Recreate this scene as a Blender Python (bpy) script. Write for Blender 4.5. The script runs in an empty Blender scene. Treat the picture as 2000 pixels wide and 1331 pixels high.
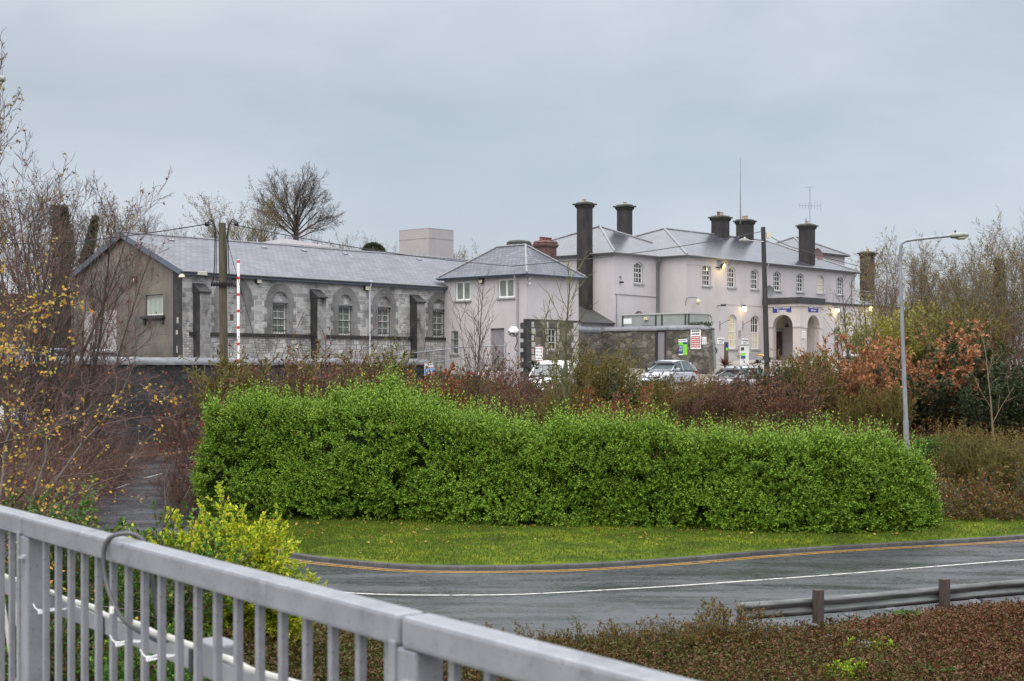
import bpy, math, random
import numpy as np
from mathutils import Vector, Matrix
from mathutils.geometry import tessellate_polygon
C = bpy.context.scene.collection
SC = bpy.context.scene
R = math.radians
# Survey of the place: eye at the origin looking along +Y, 50 mm lens on 36 mm film (2778 px focal length on a 2000 px wide picture)
FL = 2778.0
def at(px, py, d): return Vector(((px-1000)/FL*d, d, (718-py)/FL*d))
# station grid: origin at the front corner of the small house, a along the facades, b towards the back
TH = math.atan2(2778, 2500)
UX, UY = math.cos(TH), math.sin(TH)
OX, OY = 0.8, 80.0
def W(a, b, z=0.0): return Vector((OX+a*UX-b*UY, OY+a*UY+b*UX, z))
def loc_ab(x, y): return ((x-OX)*UX+(y-OY)*UY, -(x-OX)*UY+(y-OY)*UX)
def a_of(px, b):
    r = (px-1000)/FL
    return (r*(OY+b*UX)-(OX-b*UY))/(UX-r*UY)
def b_of(px, a):
    r = (px-1000)/FL
    return (r*(OY+a*UY)-(OX+a*UX))/(-UY-r*UX)
def z_of(py, a, b): return (718-py)/FL*(OY+a*UY+b*UX)
rng = np.random.default_rng(7)
random.seed(7)
# ---------------------------------------------------------------- objects and tags
def tag(o, label=None, cat=None, group=None, kind=None):
    if label: o['label'] = label
    if cat: o['category'] = cat
    if group: o['group'] = group
    if kind: o['kind'] = kind
    return o
def thing(name, label, cat, loc=(0, 0, 0), rz=0.0, group=None):
    o = bpy.data.objects.new(name, None); C.objects.link(o)
    o.location = loc; o.rotation_euler = (0, 0, rz); o.empty_display_size = .3
    return tag(o, label, cat, group)
def dup(root, loc=None, rz=None, label=None, group=None, scale=None):
    r = root.copy(); C.objects.link(r)
    if loc is not None: r.location = loc
    if rz is not None: r.rotation_euler = (0, 0, rz)
    if scale is not None: r.scale = scale if hasattr(scale, '__len__') else (scale,)*3
    if label: r['label'] = label
    if group: r['group'] = group
    for ch in list(root.children):
        c = ch.copy(); C.objects.link(c); c.parent = r
        for g in list(ch.children):
            d = g.copy(); C.objects.link(d); d.parent = c
    return r
def norm(v): return v/np.maximum(np.linalg.norm(v, axis=-1, keepdims=True), 1e-9)
def auto_uv(me):
    n = len(me.polygons); nl = len(me.loops)
    if n == 0: return
    N = np.empty(n*3, np.float32); me.polygons.foreach_get('normal', N); N = N.reshape(-1, 3)
    tot = np.empty(n, np.int32); me.polygons.foreach_get('loop_total', tot)
    vi = np.empty(nl, np.int32); me.loops.foreach_get('vertex_index', vi)
    co = np.empty(len(me.vertices)*3, np.float32); me.vertices.foreach_get('co', co); co = co.reshape(-1, 3)
    T = np.stack([-N[:, 1], N[:, 0], np.zeros(n)], 1)
    flat = np.linalg.norm(T, axis=1) < .05
    T[flat] = (1, 0, 0); T = norm(T); B = np.cross(N, T)
    T = np.repeat(T, tot, 0); B = np.repeat(B, tot, 0); P = co[vi]
    uv = np.stack([(P*T).sum(1), (P*B).sum(1)], 1).astype(np.float32)
    me.uv_layers.new(name='UVMap').data.foreach_set('uv', uv.ravel())
class MB:
    """collects shapes and links them as ONE mesh object"""
    def __init__(s): s.v = []; s.f = []; s.m = []; s.mi = 0; s.sm = []; s.smooth = False
    def add(s, vs, fs):
        o = len(s.v); s.v += [tuple(p) for p in vs]
        for f in fs: s.f.append(tuple(o+i for i in f)); s.m.append(s.mi); s.sm.append(s.smooth)
    def quad(s, *p): s.add(p, [tuple(range(len(p)))])
    def box(s, x0, x1, y0, y1, z0, z1):
        s.add([(x0,y0,z0),(x1,y0,z0),(x1,y1,z0),(x0,y1,z0),(x0,y0,z1),(x1,y0,z1),(x1,y1,z1),(x0,y1,z1)],
              [(0,3,2,1),(4,5,6,7),(0,1,5,4),(1,2,6,5),(2,3,7,6),(3,0,4,7)])
    def obox(s, c, ax, ay, az, hx, hy, hz):
        c = Vector(c); ax = Vector(ax)*hx; ay = Vector(ay)*hy; az = Vector(az)*hz
        p = [c+ax*i+ay*j+az*k for k in (-1,1) for (i,j) in ((-1,-1),(1,-1),(1,1),(-1,1))]
        s.add(p, [(0,3,2,1),(4,5,6,7),(0,1,5,4),(1,2,6,5),(2,3,7,6),(3,0,4,7)])
    def frustum(s, cx, cy, z0, z1, hx0, hy0, hx1, hy1):
        s.add([(cx-hx0,cy-hy0,z0),(cx+hx0,cy-hy0,z0),(cx+hx0,cy+hy0,z0),(cx-hx0,cy+hy0,z0),
               (cx-hx1,cy-hy1,z1),(cx+hx1,cy-hy1,z1),(cx+hx1,cy+hy1,z1),(cx-hx1,cy+hy1,z1)],
              [(0,3,2,1),(4,5,6,7),(0,1,5,4),(1,2,6,5),(2,3,7,6),(3,0,4,7)])
    def tube(s, pts, r, n=8, caps=True):
        pts = [Vector(p) for p in pts]; rs = r if hasattr(r, '__len__') else [r]*len(pts)
        ring = []; up = None
        for i, p in enumerate(pts):
            d = (pts[min(i+1, len(pts)-1)]-pts[max(i-1, 0)]).normalized()
            if up is None: up = Vector((0,0,1)) if abs(d.z) < .9 else Vector((1,0,0))
            e1 = d.cross(up).normalized(); up2 = e1.cross(d)
            ring.append([p+(e1*math.cos(2*math.pi*k/n)+up2*math.sin(2*math.pi*k/n))*rs[i] for k in range(n)])
        vs = [q for g in ring for q in g]; fs = []
        for i in range(len(pts)-1):
            for k in range(n): fs.append((i*n+k, i*n+(k+1)%n, (i+1)*n+(k+1)%n, (i+1)*n+k))
        s.add(vs, fs)
        if caps:
            sm_ = s.smooth; s.smooth = False; s.add(ring[0][::-1], [tuple(range(n))]); s.add(ring[-1], [tuple(range(n))]); s.smooth = sm_
    def lathe(s, c, prof, n=16):
        vs = [(c[0]+r*math.cos(2*math.pi*k/n), c[1]+r*math.sin(2*math.pi*k/n), c[2]+z) for r, z in prof for k in range(n)]
        fs = [(i*n+k, i*n+(k+1)%n, (i+1)*n+(k+1)%n, (i+1)*n+k) for i in range(len(prof)-1) for k in range(n)]
        fs.append(tuple(range(n-1,-1,-1))); fs.append(tuple((len(prof)-1)*n+k for k in range(n)))
        s.add(vs, fs)
    def prism(s, poly, o, ux, uy, n, d):
        """2D polygon in plane (o, ux, uy) pushed along n by d"""
        o = Vector(o); ux = Vector(ux); uy = Vector(uy); n = Vector(n)*d; k = len(poly)
        a = [o+ux*p[0]+uy*p[1] for p in poly]; b = [p+n for p in a]
        s.add(a+b, [tuple(range(k-1,-1,-1)), tuple(range(k, 2*k))]+[(i,(i+1)%k,k+(i+1)%k,k+i) for i in range(k)])
    def wall(s, outer, holes, o, ux, n, depth):
        """flat wall sheet with holes; reveals go in by depth along -n; ux horizontal, z up"""
        o = Vector(o); ux = Vector(ux); n = Vector(n)
        P = lambda q, d=0.0: o+ux*q[0]+Vector((0,0,q[1]))-n*d
        loops = [outer]+holes
        flat = [q for l in loops for q in l]
        tris = tessellate_polygon([[Vector((q[0], q[1], 0)) for q in l] for l in loops])
        fs = []
        for t in tris:
            p = [P(flat[i]) for i in t]
            if (p[1]-p[0]).cross(p[2]-p[0]).dot(n) < 0: t = t[::-1]
            fs.append(tuple(t))
        s.add([P(q) for q in flat], fs)
        for h in holes:
            k = len(h)
            s.add([P(q) for q in h]+[P(q, depth) for q in h], [(i, k+i, k+(i+1)%k, (i+1)%k) for i in range(k)])
    def build(s, name, mats, parent=None, uv=True, bevel=0.0, loc=None, rz=None):
        me = bpy.data.meshes.new(name); me.from_pydata(s.v, [], s.f)
        mats = mats if isinstance(mats, (list, tuple)) else [mats]
        for m in mats: me.materials.append(m)
        me.polygons.foreach_set('material_index', s.m); me.polygons.foreach_set('use_smooth', s.sm)
        me.update()
        if uv: auto_uv(me)
        ob = bpy.data.objects.new(name, me); C.objects.link(ob)
        if parent: ob.parent = parent
        if loc is not None: ob.location = loc
        if rz is not None: ob.rotation_euler = (0, 0, rz)
        if bevel:
            b = ob.modifiers.new('bevel', 'BEVEL'); b.width = bevel; b.segments = 2; b.limit_method = 'ANGLE'; b.angle_limit = R(40)
        return ob
def opening(cu, w, z0, z1, rise=0.0, n=8):
    h = w/2
    if rise <= 0: return [(cu-h,z0),(cu+h,z0),(cu+h,z1),(cu-h,z1)]
    rise = min(rise, h); rad = (h*h+rise*rise)/(2*rise); cz = z1-rad; a0 = math.asin(min(1, h/rad))
    return [(cu-h,z0),(cu+h,z0)]+[(cu+rad*math.sin(a0-2*a0*i/n), cz+rad*math.cos(a0-2*a0*i/n)) for i in range(n+1)]
# ---------------------------------------------------------------- foliage arrays
def quads_object(name, quads, mats, parent=None, midx=None, loc=None, uv=False):
    V = np.concatenate(quads).astype(np.float32); n = len(V)
    me = bpy.data.meshes.new(name)
    me.vertices.add(n*4); me.vertices.foreach_set('co', V.ravel())
    me.loops.add(n*4); me.loops.foreach_set('vertex_index', np.arange(n*4, dtype=np.int32))
    me.polygons.add(n); me.polygons.foreach_set('loop_start', np.arange(0, n*4, 4, dtype=np.int32))
    mats = mats if isinstance(mats, (list, tuple)) else [mats]
    for m in mats: me.materials.append(m)
    if midx is not None: me.polygons.foreach_set('material_index', np.concatenate(midx).astype(np.int32))
    me.update(calc_edges=True)
    if uv: auto_uv(me)
    ob = bpy.data.objects.new(name, me); C.objects.link(ob)
    if parent: ob.parent = parent
    if loc is not None: ob.location = loc
    return ob
def leafq(pos, ax, nr, L, Wd):
    ax = norm(ax); sd = norm(np.cross(ax, nr)); up = np.cross(sd, ax)
    L = np.broadcast_to(np.asarray(L, float), (len(pos),))[:, None]; Wd = np.broadcast_to(np.asarray(Wd, float), (len(pos),))[:, None]
    m = pos+ax*L*.45+up*Wd*.15
    return np.stack([pos, m+sd*Wd/2, pos+ax*L, m-sd*Wd/2], 1)
def tubeq(P0, P1, R0, R1, k=3):
    d = norm(P1-P0); h = np.where(np.abs(d[:, 2:3]) < .9, np.array([[0,0,1.]]), np.array([[1.,0,0]]))
    e1 = norm(np.cross(d, h)); e2 = np.cross(d, e1); out = []
    for i in range(k):
        a, b = 2*math.pi*i/k, 2*math.pi*(i+1)/k
        ca, cb = e1*math.cos(a)+e2*math.sin(a), e1*math.cos(b)+e2*math.sin(b)
        out.append(np.stack([P0+ca*R0[:, None], P0+cb*R0[:, None], P1+cb*R1[:, None], P1+ca*R1[:, None]], 1))
    return np.concatenate(out)
def polyq(pts, rad, k=3):
    P0 = pts[:, :-1].reshape(-1, 3); P1 = pts[:, 1:].reshape(-1, 3)
    return tubeq(P0, P1, rad[:, :-1].ravel(), rad[:, 1:].ravel(), k)
def grow(g, P, D, L, Rd, levels):
    """branching: each level is seg, w(ander), up, tip and for children n, t0, ang, len, tf, rf"""
    out = []; P = np.array(P, float); D = norm(np.array(D, float)); L = np.array(L, float); Rd = np.array(Rd, float)
    for li, lv in enumerate(levels):
        M = len(P); ns = lv['seg']; pts = [P]; d = D
        for s in range(ns):
            d = norm(d+g.normal(0, lv['w'], (M, 3))+np.array([0, 0, lv.get('up', 0)]))
            P = P+d*(L/ns)[:, None]; pts.append(P)
        pts = np.stack(pts, 1); rad = Rd[:, None]*np.linspace(1, lv.get('tip', .35), ns+1)[None]
        out.append((pts, rad))
        if li+1 == len(levels): break
        nx = levels[li+1]; n = nx['n']; idx = np.repeat(np.arange(M), n)
        t = nx['t0']+(1-nx['t0'])*(np.tile(np.arange(n), M)+g.uniform(0, 1, M*n))/n
        f = np.clip(t*ns, 0, ns-1e-4); i = f.astype(int); fr = (f-i)[:, None]
        A = pts[idx, i]; B = pts[idx, i+1]; P = A+(B-A)*fr; T = norm(B-A)
        h = np.where(np.abs(T[:, 2:3]) < .9, np.array([[0,0,1.]]), np.array([[1.,0,0]]))
        e1 = norm(np.cross(T, h)); e2 = np.cross(T, e1)
        az = np.tile(np.arange(n)*2.4, M)+np.repeat(g.uniform(0, 6.28, M), n)+g.uniform(-.5, .5, M*n)
        an = g.uniform(nx['ang'][0], nx['ang'][1], M*n)
        D = T*np.cos(an)[:, None]+(e1*np.cos(az)[:, None]+e2*np.sin(az)[:, None])*np.sin(an)[:, None]
        L = L[idx]*nx['len']*(1-nx.get('tf', .4)*t)*g.uniform(.65, 1.25, M*n)
        rr = rad[idx, i]*(1-fr[:, 0])+rad[idx, i+1]*fr[:, 0]
        Rd = np.maximum(rr*nx.get('rf', .5), nx.get('rmin', .002))
    return out
def along(g, pts, n, t0=.1):
    """n points along each polyline and the direction there"""
    M, k, _ = pts.shape; idx = np.repeat(np.arange(M), n); f = np.clip(g.uniform(t0, 1, M*n)*(k-1), 0, k-1.0001); i = f.astype(int)
    A = pts[idx, i]; B = pts[idx, i+1]
    return A+(B-A)*(f-i)[:, None], norm(B-A)
def rnd(g, n): return norm(g.normal(0, 1, (n, 3)))
def leaves_on(g, pts, n, L, Wd, spread=.8, t0=.1, jit=.0, up=0.0):
    p, d = along(g, pts, n, t0); k = len(p)
    ax = norm(d+rnd(g, k)*spread+np.array([0, 0, up])); p = p+g.normal(0, 1, (k, 3))*jit
    s = g.uniform(.65, 1.25, k)
    return leafq(p, ax, rnd(g, k)+np.array([0, 0, .6]), L*s, Wd*s)
# ---------------------------------------------------------------- materials
def newmat(name):
    m = bpy.data.materials.new(name); m.use_nodes = True; nt = m.node_tree; nt.nodes.clear()
    out = nt.nodes.new('ShaderNodeOutputMaterial'); b = nt.nodes.new('ShaderNodeBsdfPrincipled')
    nt.links.new(b.outputs[0], out.inputs[0])
    return m, nt, b, out
def N(nt, t, **kw):
    n = nt.nodes.new('ShaderNode'+t)
    for k, v in kw.items():
        if k in n.inputs: n.inputs[k].default_value = v
        else: setattr(n, k, v)
    return n
def L(nt, a, b): nt.links.new(a, b)
def c4(c): return (c[0], c[1], c[2], 1.0)
def ramp(nt, fac, stops, interp='LINEAR'):
    r = nt.nodes.new('ShaderNodeValToRGB'); r.color_ramp.interpolation = interp
    e = r.color_ramp.elements
    while len(e) < len(stops): e.new(.5)
    for i, (p, c) in enumerate(stops):
        e[i].position = p; e[i].color = c4(c) if hasattr(c, '__len__') else (c, c, c, 1)
    if fac is not None: L(nt, fac, r.inputs[0])
    return r
def mixc(nt, fac, a, b, mode='MIX'):
    n = nt.nodes.new('ShaderNodeMix'); n.data_type = 'RGBA'; n.blend_type = mode
    for s, v in ((0, fac), (6, a), (7, b)):
        if hasattr(v, 'is_linked') or hasattr(v, 'links'): L(nt, v, n.inputs[s])
        else: n.inputs[s].default_value = v if s == 0 else (c4(v) if hasattr(v, '__len__') else (v, v, v, 1))
    return n.outputs[2]
def noise(nt, vec, scale, detail=4, rough=.55, dist=0.0):
    n = N(nt, 'TexNoise'); n.inputs['Scale'].default_value = scale; n.inputs['Detail'].default_value = detail
    n.inputs['Roughness'].default_value = rough; n.inputs['Distortion'].default_value = dist
    if vec is not None: L(nt, vec, n.inputs['Vector'])
    return n.outputs['Fac']
def coords(nt, kind='Object', scale=None):
    t = N(nt, 'TexCoord'); o = t.outputs[kind]
    if scale:
        m = N(nt, 'Mapping'); m.inputs['Scale'].default_value = scale; L(nt, o, m.inputs['Vector']); o = m.outputs[0]
    return o
def bump(nt, b, h, strength=.3, dist=.02):
    n = N(nt, 'Bump'); n.inputs['Strength'].default_value = strength; n.inputs['Distance'].default_value = dist
    L(nt, h, n.inputs['Height']); L(nt, n.outputs[0], b.inputs['Normal'])
def mat(name, col, col2=None, rough=.6, metal=0.0, scale=3.0, thr=(.35, .65), bmp=None, spec=.5, stretch=None, emit=None, rough2=None):
    m, nt, b, out = newmat(name)
    b.inputs['Roughness'].default_value = rough; b.inputs['Metallic'].default_value = metal; b.inputs['Specular IOR Level'].default_value = spec
    v = coords(nt, 'Object', stretch)
    if col2 is None: b.inputs['Base Color'].default_value = c4(col)
    else:
        f = noise(nt, v, scale, 6, .6); r = ramp(nt, f, [(thr[0], col), (thr[1], col2)]); L(nt, r.outputs[0], b.inputs['Base Color'])
        if rough2 is not None:
            rr = ramp(nt, f, [(thr[0], rough), (thr[1], rough2)]); L(nt, rr.outputs[0], b.inputs['Roughness'])
    if bmp: bump(nt, b, noise(nt, v, bmp[0], 5), bmp[1], bmp[2] if len(bmp) > 2 else .02)
    if emit: b.inputs['Emission Color'].default_value = c4(emit[0]); b.inputs['Emission Strength'].default_value = emit[1]
    return m
def leafmat(name, cols, rough=.5, trans=.25, spec=.2):
    """each leaf takes one colour of the plant's own range"""
    m, nt, b, out = newmat(name)
    g = N(nt, 'NewGeometry'); n = len(cols)
    r = ramp(nt, g.outputs['Random Per Island'], [((i+.5)/n, c) for i, c in enumerate(cols)])
    L(nt, r.outputs[0], b.inputs['Base Color']); b.inputs['Roughness'].default_value = rough; b.inputs['Specular IOR Level'].default_value = spec
    t = N(nt, 'BsdfTranslucent'); L(nt, r.outputs[0], t.inputs[0])
    x = N(nt, 'MixShader'); x.inputs[0].default_value = trans; L(nt, b.outputs[0], x.inputs[1]); L(nt, t.outputs[0], x.inputs[2]); L(nt, x.outputs[0], out.inputs[0])
    return m
def stonemat(name, cols, mortar, bw, bh, ms=.012, stain=(.3, .5), stainc=(.05,.05,.05), wob=.05, seed=0.0, rough=.75):
    """coursed stone: brick courses with wobbling joints, a colour per stone, dark weather stains"""
    m, nt, b, out = newmat(name)
    uv = coords(nt, 'UV'); nn = N(nt, 'TexNoise'); nn.inputs['Scale'].default_value = 1.3; nn.inputs['Detail'].default_value = 2; L(nt, uv, nn.inputs['Vector'])
    off = N(nt, 'VectorMath', operation='SUBTRACT'); L(nt, nn.outputs['Color'], off.inputs[0]); off.inputs[1].default_value = (.5, .5, .5)
    sc = N(nt, 'VectorMath', operation='SCALE'); L(nt, off.outputs[0], sc.inputs[0]); sc.inputs['Scale'].default_value = wob*2
    ad = N(nt, 'VectorMath', operation='ADD'); L(nt, uv, ad.inputs[0]); L(nt, sc.outputs[0], ad.inputs[1])
    bk = N(nt, 'TexBrick'); L(nt, ad.outputs[0], bk.inputs['Vector'])
    bk.offset = .5; bk.squash = 1.6; bk.squash_frequency = 3; bk.offset_frequency = 2
    for k, v in (('Scale', 1.0), ('Brick Width', bw), ('Row Height', bh), ('Mortar Size', ms), ('Mortar Smooth', .3), ('Bias', 0.0)): bk.inputs[k].default_value = v
    bk.inputs['Color1'].default_value = (0,0,0,1); bk.inputs['Color2'].default_value = (1,1,1,1); bk.inputs['Mortar'].default_value = (.5,.5,.5,1)
    # patches of smaller stones at half the course height
    b2 = N(nt, 'TexBrick'); L(nt, ad.outputs[0], b2.inputs['Vector']); b2.offset = .37; b2.squash = .7; b2.squash_frequency = 2
    for k, v in (('Scale', 1.0), ('Brick Width', bw*.52), ('Row Height', bh*.5), ('Mortar Size', ms*.8), ('Mortar Smooth', .3), ('Bias', 0.0)): b2.inputs[k].default_value = v
    b2.inputs['Color1'].default_value = (0,0,0,1); b2.inputs['Color2'].default_value = (1,1,1,1); b2.inputs['Mortar'].default_value = (.5,.5,.5,1)
    msk = ramp(nt, noise(nt, uv, .8, 3), [(.50, 0.0), (.53, 1.0)]); bcol = mixc(nt, msk.outputs[0], bk.outputs['Color'], b2.outputs['Color']); bfac = mixc(nt, msk.outputs[0], bk.outputs['Fac'], b2.outputs['Fac'])
    rp = ramp(nt, bcol, [(i/(len(cols)-1), c) for i, c in enumerate(cols)])
    c = mixc(nt, .32, rp.outputs[0], mixc(nt, noise(nt, uv, 9, 6, .7), cols[0], cols[-1]))
    c = mixc(nt, bfac, c, mortar)
    st = ramp(nt, noise(nt, coords(nt, 'UV', (1, .45, 1)), .9, 6, .65), [(stain[0], stainc), (stain[1], (1,1,1))])
    c = mixc(nt, 1.0, c, st.outputs[0], 'MULTIPLY')
    L(nt, c, b.inputs['Base Color']); b.inputs['Roughness'].default_value = rough
    h = mixc(nt, .4, bfac, noise(nt, uv, 14, 4)); iv = N(nt, 'Invert'); L(nt, h, iv.inputs['Color'])
    bump(nt, b, iv.outputs[0], .6, .02)
    return m
def rubblemat(name, cols, mortar, scale=3.0, rough=.75, jw=.06):
    m, nt, b, out = newmat(name)
    uv0 = coords(nt, 'UV', (1, 1.7, 1)); nz = N(nt, 'TexNoise'); nz.inputs['Scale'].default_value = 2.4; nz.inputs['Detail'].default_value = 3; L(nt, uv0, nz.inputs['Vector'])
    mx = N(nt, 'VectorMath', operation='MULTIPLY_ADD'); L(nt, nz.outputs['Color'], mx.inputs[0]); mx.inputs[1].default_value = (.45, .45, 0); L(nt, uv0, mx.inputs[2]); uv = mx.outputs[0]
    d = N(nt, 'TexVoronoi', feature='DISTANCE_TO_EDGE'); d.inputs['Scale'].default_value = scale; L(nt, uv, d.inputs['Vector'])
    v = N(nt, 'TexVoronoi'); v.inputs['Scale'].default_value = scale; L(nt, uv, v.inputs['Vector'])
    s = N(nt, 'SeparateColor'); L(nt, v.outputs['Color'], s.inputs[0])
    rp = ramp(nt, s.outputs[0], [(i/(len(cols)-1), c) for i, c in enumerate(cols)])
    c = mixc(nt, .4, rp.outputs[0], mixc(nt, noise(nt, uv, 8, 6), cols[0], cols[-1]))
    j = ramp(nt, d.outputs['Distance'], [(0, 0.0), (jw, 1.0)])
    c = mixc(nt, j.outputs[0], mortar, c)
    st = ramp(nt, noise(nt, uv, .5, 5), [(.35, (.35,.35,.34)), (.6, (1,1,1))]); c = mixc(nt, 1.0, c, st.outputs[0], 'MULTIPLY')
    L(nt, c, b.inputs['Base Color']); b.inputs['Roughness'].default_value = rough
    bump(nt, b, j.outputs[0], .7, .03)
    return m
def slatemat(name, c1, c2, joint, bw=.3, bh=.24, dark=(), rough=.24, spec=.5):
    """wet slates; dark = damp patches below chimneys as (x, y, radius) in the roof's own coordinates"""
    m, nt, b, out = newmat(name)
    uv = coords(nt, 'UV')
    bk = N(nt, 'TexBrick'); L(nt, uv, bk.inputs['Vector']); bk.offset = .5
    for k, v in (('Scale', 1.0), ('Brick Width', bw), ('Row Height', bh), ('Mortar Size', .026), ('Mortar Smooth', .5), ('Bias', -.1)): bk.inputs[k].default_value = v
    bk.inputs['Color1'].default_value = c4(c1); bk.inputs['Color2'].default_value = c4(c2); bk.inputs['Mortar'].default_value = c4(joint)
    n1 = ramp(nt, noise(nt, uv, .7, 6, .65), [(.33, (.62,.62,.62)), (.65, (1.15,1.15,1.15))])
    c = mixc(nt, 1.0, bk.outputs['Color'], n1.outputs[0], 'MULTIPLY')
    ob = coords(nt, 'Object'); off_patch = None
    for (x, y, rad) in dark:
        d = N(nt, 'VectorMath', operation='DISTANCE'); mp = N(nt, 'Mapping'); mp.inputs['Scale'].default_value = (1, .5, 0); L(nt, ob, mp.inputs['Vector'])
        L(nt, mp.outputs[0], d.inputs[0]); d.inputs[1].default_value = (x, y*.5, 0)
        a = N(nt, 'Math', operation='ADD'); L(nt, d.outputs['Value'], a.inputs[0])
        k = N(nt, 'Math', operation='MULTIPLY'); L(nt, noise(nt, ob, 2.2, 5, .7), k.inputs[0]); k.inputs[1].default_value = 1.6; L(nt, k.outputs[0], a.inputs[1])
        rr = ramp(nt, None, [(.0, (.22,.21,.22)), (1.0, (1,1,1))]); mr = N(nt, 'MapRange'); L(nt, a.outputs[0], mr.inputs[0]); mr.inputs[1].default_value = rad+.45; mr.inputs[2].default_value = rad+1.3
        L(nt, mr.outputs[0], rr.inputs[0]); c = mixc(nt, 1.0, c, rr.outputs[0], 'MULTIPLY')
        if off_patch is None: off_patch = mr.outputs[0]
        else:
            mn = N(nt, 'Math', operation='MINIMUM'); L(nt, off_patch, mn.inputs[0]); L(nt, mr.outputs[0], mn.inputs[1]); off_patch = mn.outputs[0]
    L(nt, c, b.inputs['Base Color']); b.inputs['Roughness'].default_value = rough; b.inputs['Specular IOR Level'].default_value = spec
    if off_patch is not None:
        # slates inside the painted reflection patches shine less than the rest
        sp = N(nt, 'Math', operation='MULTIPLY'); L(nt, off_patch, sp.inputs[0]); sp.inputs[1].default_value = .42; L(nt, sp.outputs[0], b.inputs['Specular IOR Level'])
        rg = N(nt, 'MapRange'); L(nt, off_patch, rg.inputs[0]); rg.inputs[3].default_value = .85; rg.inputs[4].default_value = rough; L(nt, rg.outputs[0], b.inputs['Roughness'])
    iv = N(nt, 'Invert'); L(nt, bk.outputs['Fac'], iv.inputs['Color']); bump(nt, b, mixc(nt, .5, iv.outputs[0], bk.outputs['Color']), .30, .010)
    return m
def rendermat(name, col, col2, streak=(.82,.82,.82)):
    """painted render with faint rain streaks and patches"""
    m, nt, b, out = newmat(name)
    o = coords(nt, 'Object'); f = noise(nt, o, .6, 6, .6)
    r = ramp(nt, f, [(.35, col), (.65, col2)])
    s = ramp(nt, noise(nt, coords(nt, 'Object', (1.8, 1.8, .3)), .9, 7, .7), [(.34, streak), (.52, (1,1,1))])
    c = mixc(nt, 1.0, r.outputs[0], s.outputs[0], 'MULTIPLY'); L(nt, c, b.inputs['Base Color'])
    b.inputs['Roughness'].default_value = .75; bump(nt, b, noise(nt, o, 40, 3), .15, .01)
    return m
PINK = rendermat('pink_render', (.465,.435,.448), (.525,.492,.506), (.93,.925,.92))
PINK2 = rendermat('plain_render', (.36,.335,.34), (.40,.37,.375), (.93,.93,.93))
ROUGH = rendermat('roughcast', (.105,.095,.08), (.205,.185,.155), (.72,.71,.69))
STONE = stonemat('ashlar', [(.15,.147,.145),(.36,.355,.35),(.60,.59,.575)], (.50,.49,.475), .50, .25, .016, (.30,.50), (.42,.41,.41), .07)
STONEP = stonemat('pale_stone', [(.20,.195,.19),(.44,.43,.415),(.68,.66,.63)], (.17,.165,.155), .40, .25, .016, (.32,.50), (.42,.41,.40), .09)
STONED = stonemat('dressed_stone', [(.18,.178,.178),(.23,.225,.225),(.28,.275,.27)], (.17,.165,.165), .5, .36, .008, (.32,.6), (.5,.5,.5), .02)
STONEB = stonemat('buttress_stone', [(.17,.165,.16),(.25,.245,.24),(.36,.35,.34)], (.22,.215,.21), .5, .3, .014, (.34,.5), (.16,.155,.15), .02)
DSTONE = mat('black_stone', (.018,.018,.02), (.05,.05,.052), rough=.55, scale=2.5, bmp=(9,.5))
QUOIN = mat('quoin_stone', (.30,.295,.27), (.46,.45,.42), rough=.8, scale=4, bmp=(12,.4))
RUBB = rubblemat('old_rubble', [(.028,.027,.024),(.12,.11,.085),(.34,.31,.25)], (.085,.078,.065), 2.2)
RUBD = rubblemat('dark_rubble', [(.010,.010,.012),(.024,.023,.025),(.075,.072,.072)], (.022,.021,.022), 2.7, .6)
COPE = mat('wet_coping', (.10,.105,.12), (.19,.195,.21), rough=.28, scale=3, bmp=(10,.3), rough2=.5)
SLATE = slatemat('slates', (.072,.078,.100), (.125,.132,.160), (.028,.030,.036), spec=.28, rough=.36)
FASC = mat('blue_grey_paint', (.10,.125,.165), (.12,.145,.185), rough=.45, scale=2)
LEAD = mat('grey_gutter', (.16,.165,.18), (.22,.225,.24), rough=.4, scale=3)
WHITE = mat('white_paint', (.78,.78,.77), (.70,.70,.69), rough=.4, scale=3)
UPVC = mat('white_plastic', (.82,.83,.84), rough=.25)
GLASS = mat('window_glass', (.020,.024,.024), (.045,.05,.05), rough=.04, scale=1.2, spec=.8)
GLASSG = mat('green_blind_glass', (.16,.19,.165), (.24,.27,.235), rough=.12, scale=2, spec=.7)
GLASSW = mat('pale_blind_glass', (.40,.41,.38), (.52,.53,.49), rough=.15, scale=2.5, spec=.7, stretch=(9,9,.3))
GLASSY = mat('lit_blind_glass', (.50,.44,.30), (.60,.54,.40), rough=.15, scale=2.5, spec=.7, emit=((1,.82,.5), .05))
SILL = mat('sill_stone', (.27,.265,.275), (.33,.325,.33), rough=.7, scale=5)
CHIM = mat('chimney_render', (.014,.012,.012), (.042,.036,.035), rough=.6, scale=2.2, bmp=(8,.4), stretch=(1,1,.5))
CHCAP = mat('chimney_cap', (.025,.026,.022), (.065,.07,.05), rough=.7, scale=5)
BRICK = stonemat('red_brick', [(.075,.032,.026),(.125,.052,.040),(.17,.075,.058)], (.14,.11,.10), .23, .085, .01)
POT = mat('clay_pot', (.36,.25,.15), (.46,.36,.24), rough=.7, scale=6)
POTR = mat('red_clay_pot', (.16,.06,.04), (.22,.09,.06), rough=.7, scale=6)
STEEL = mat('galvanised_steel', (.36,.37,.39), (.48,.49,.51), rough=.4, metal=.6, scale=6)
DKMET = mat('dark_metal', (.03,.03,.035), rough=.45)
BLKPL = mat('black_rubber', (.012,.012,.013), rough=.5)
GRYDOOR = mat('grey_door', (.22,.21,.235), (.25,.24,.265), rough=.5, scale=2, stretch=(6,6,.5))
MAROON = mat('maroon_door', (.055,.018,.02), (.075,.025,.026), rough=.4, scale=2)
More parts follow.
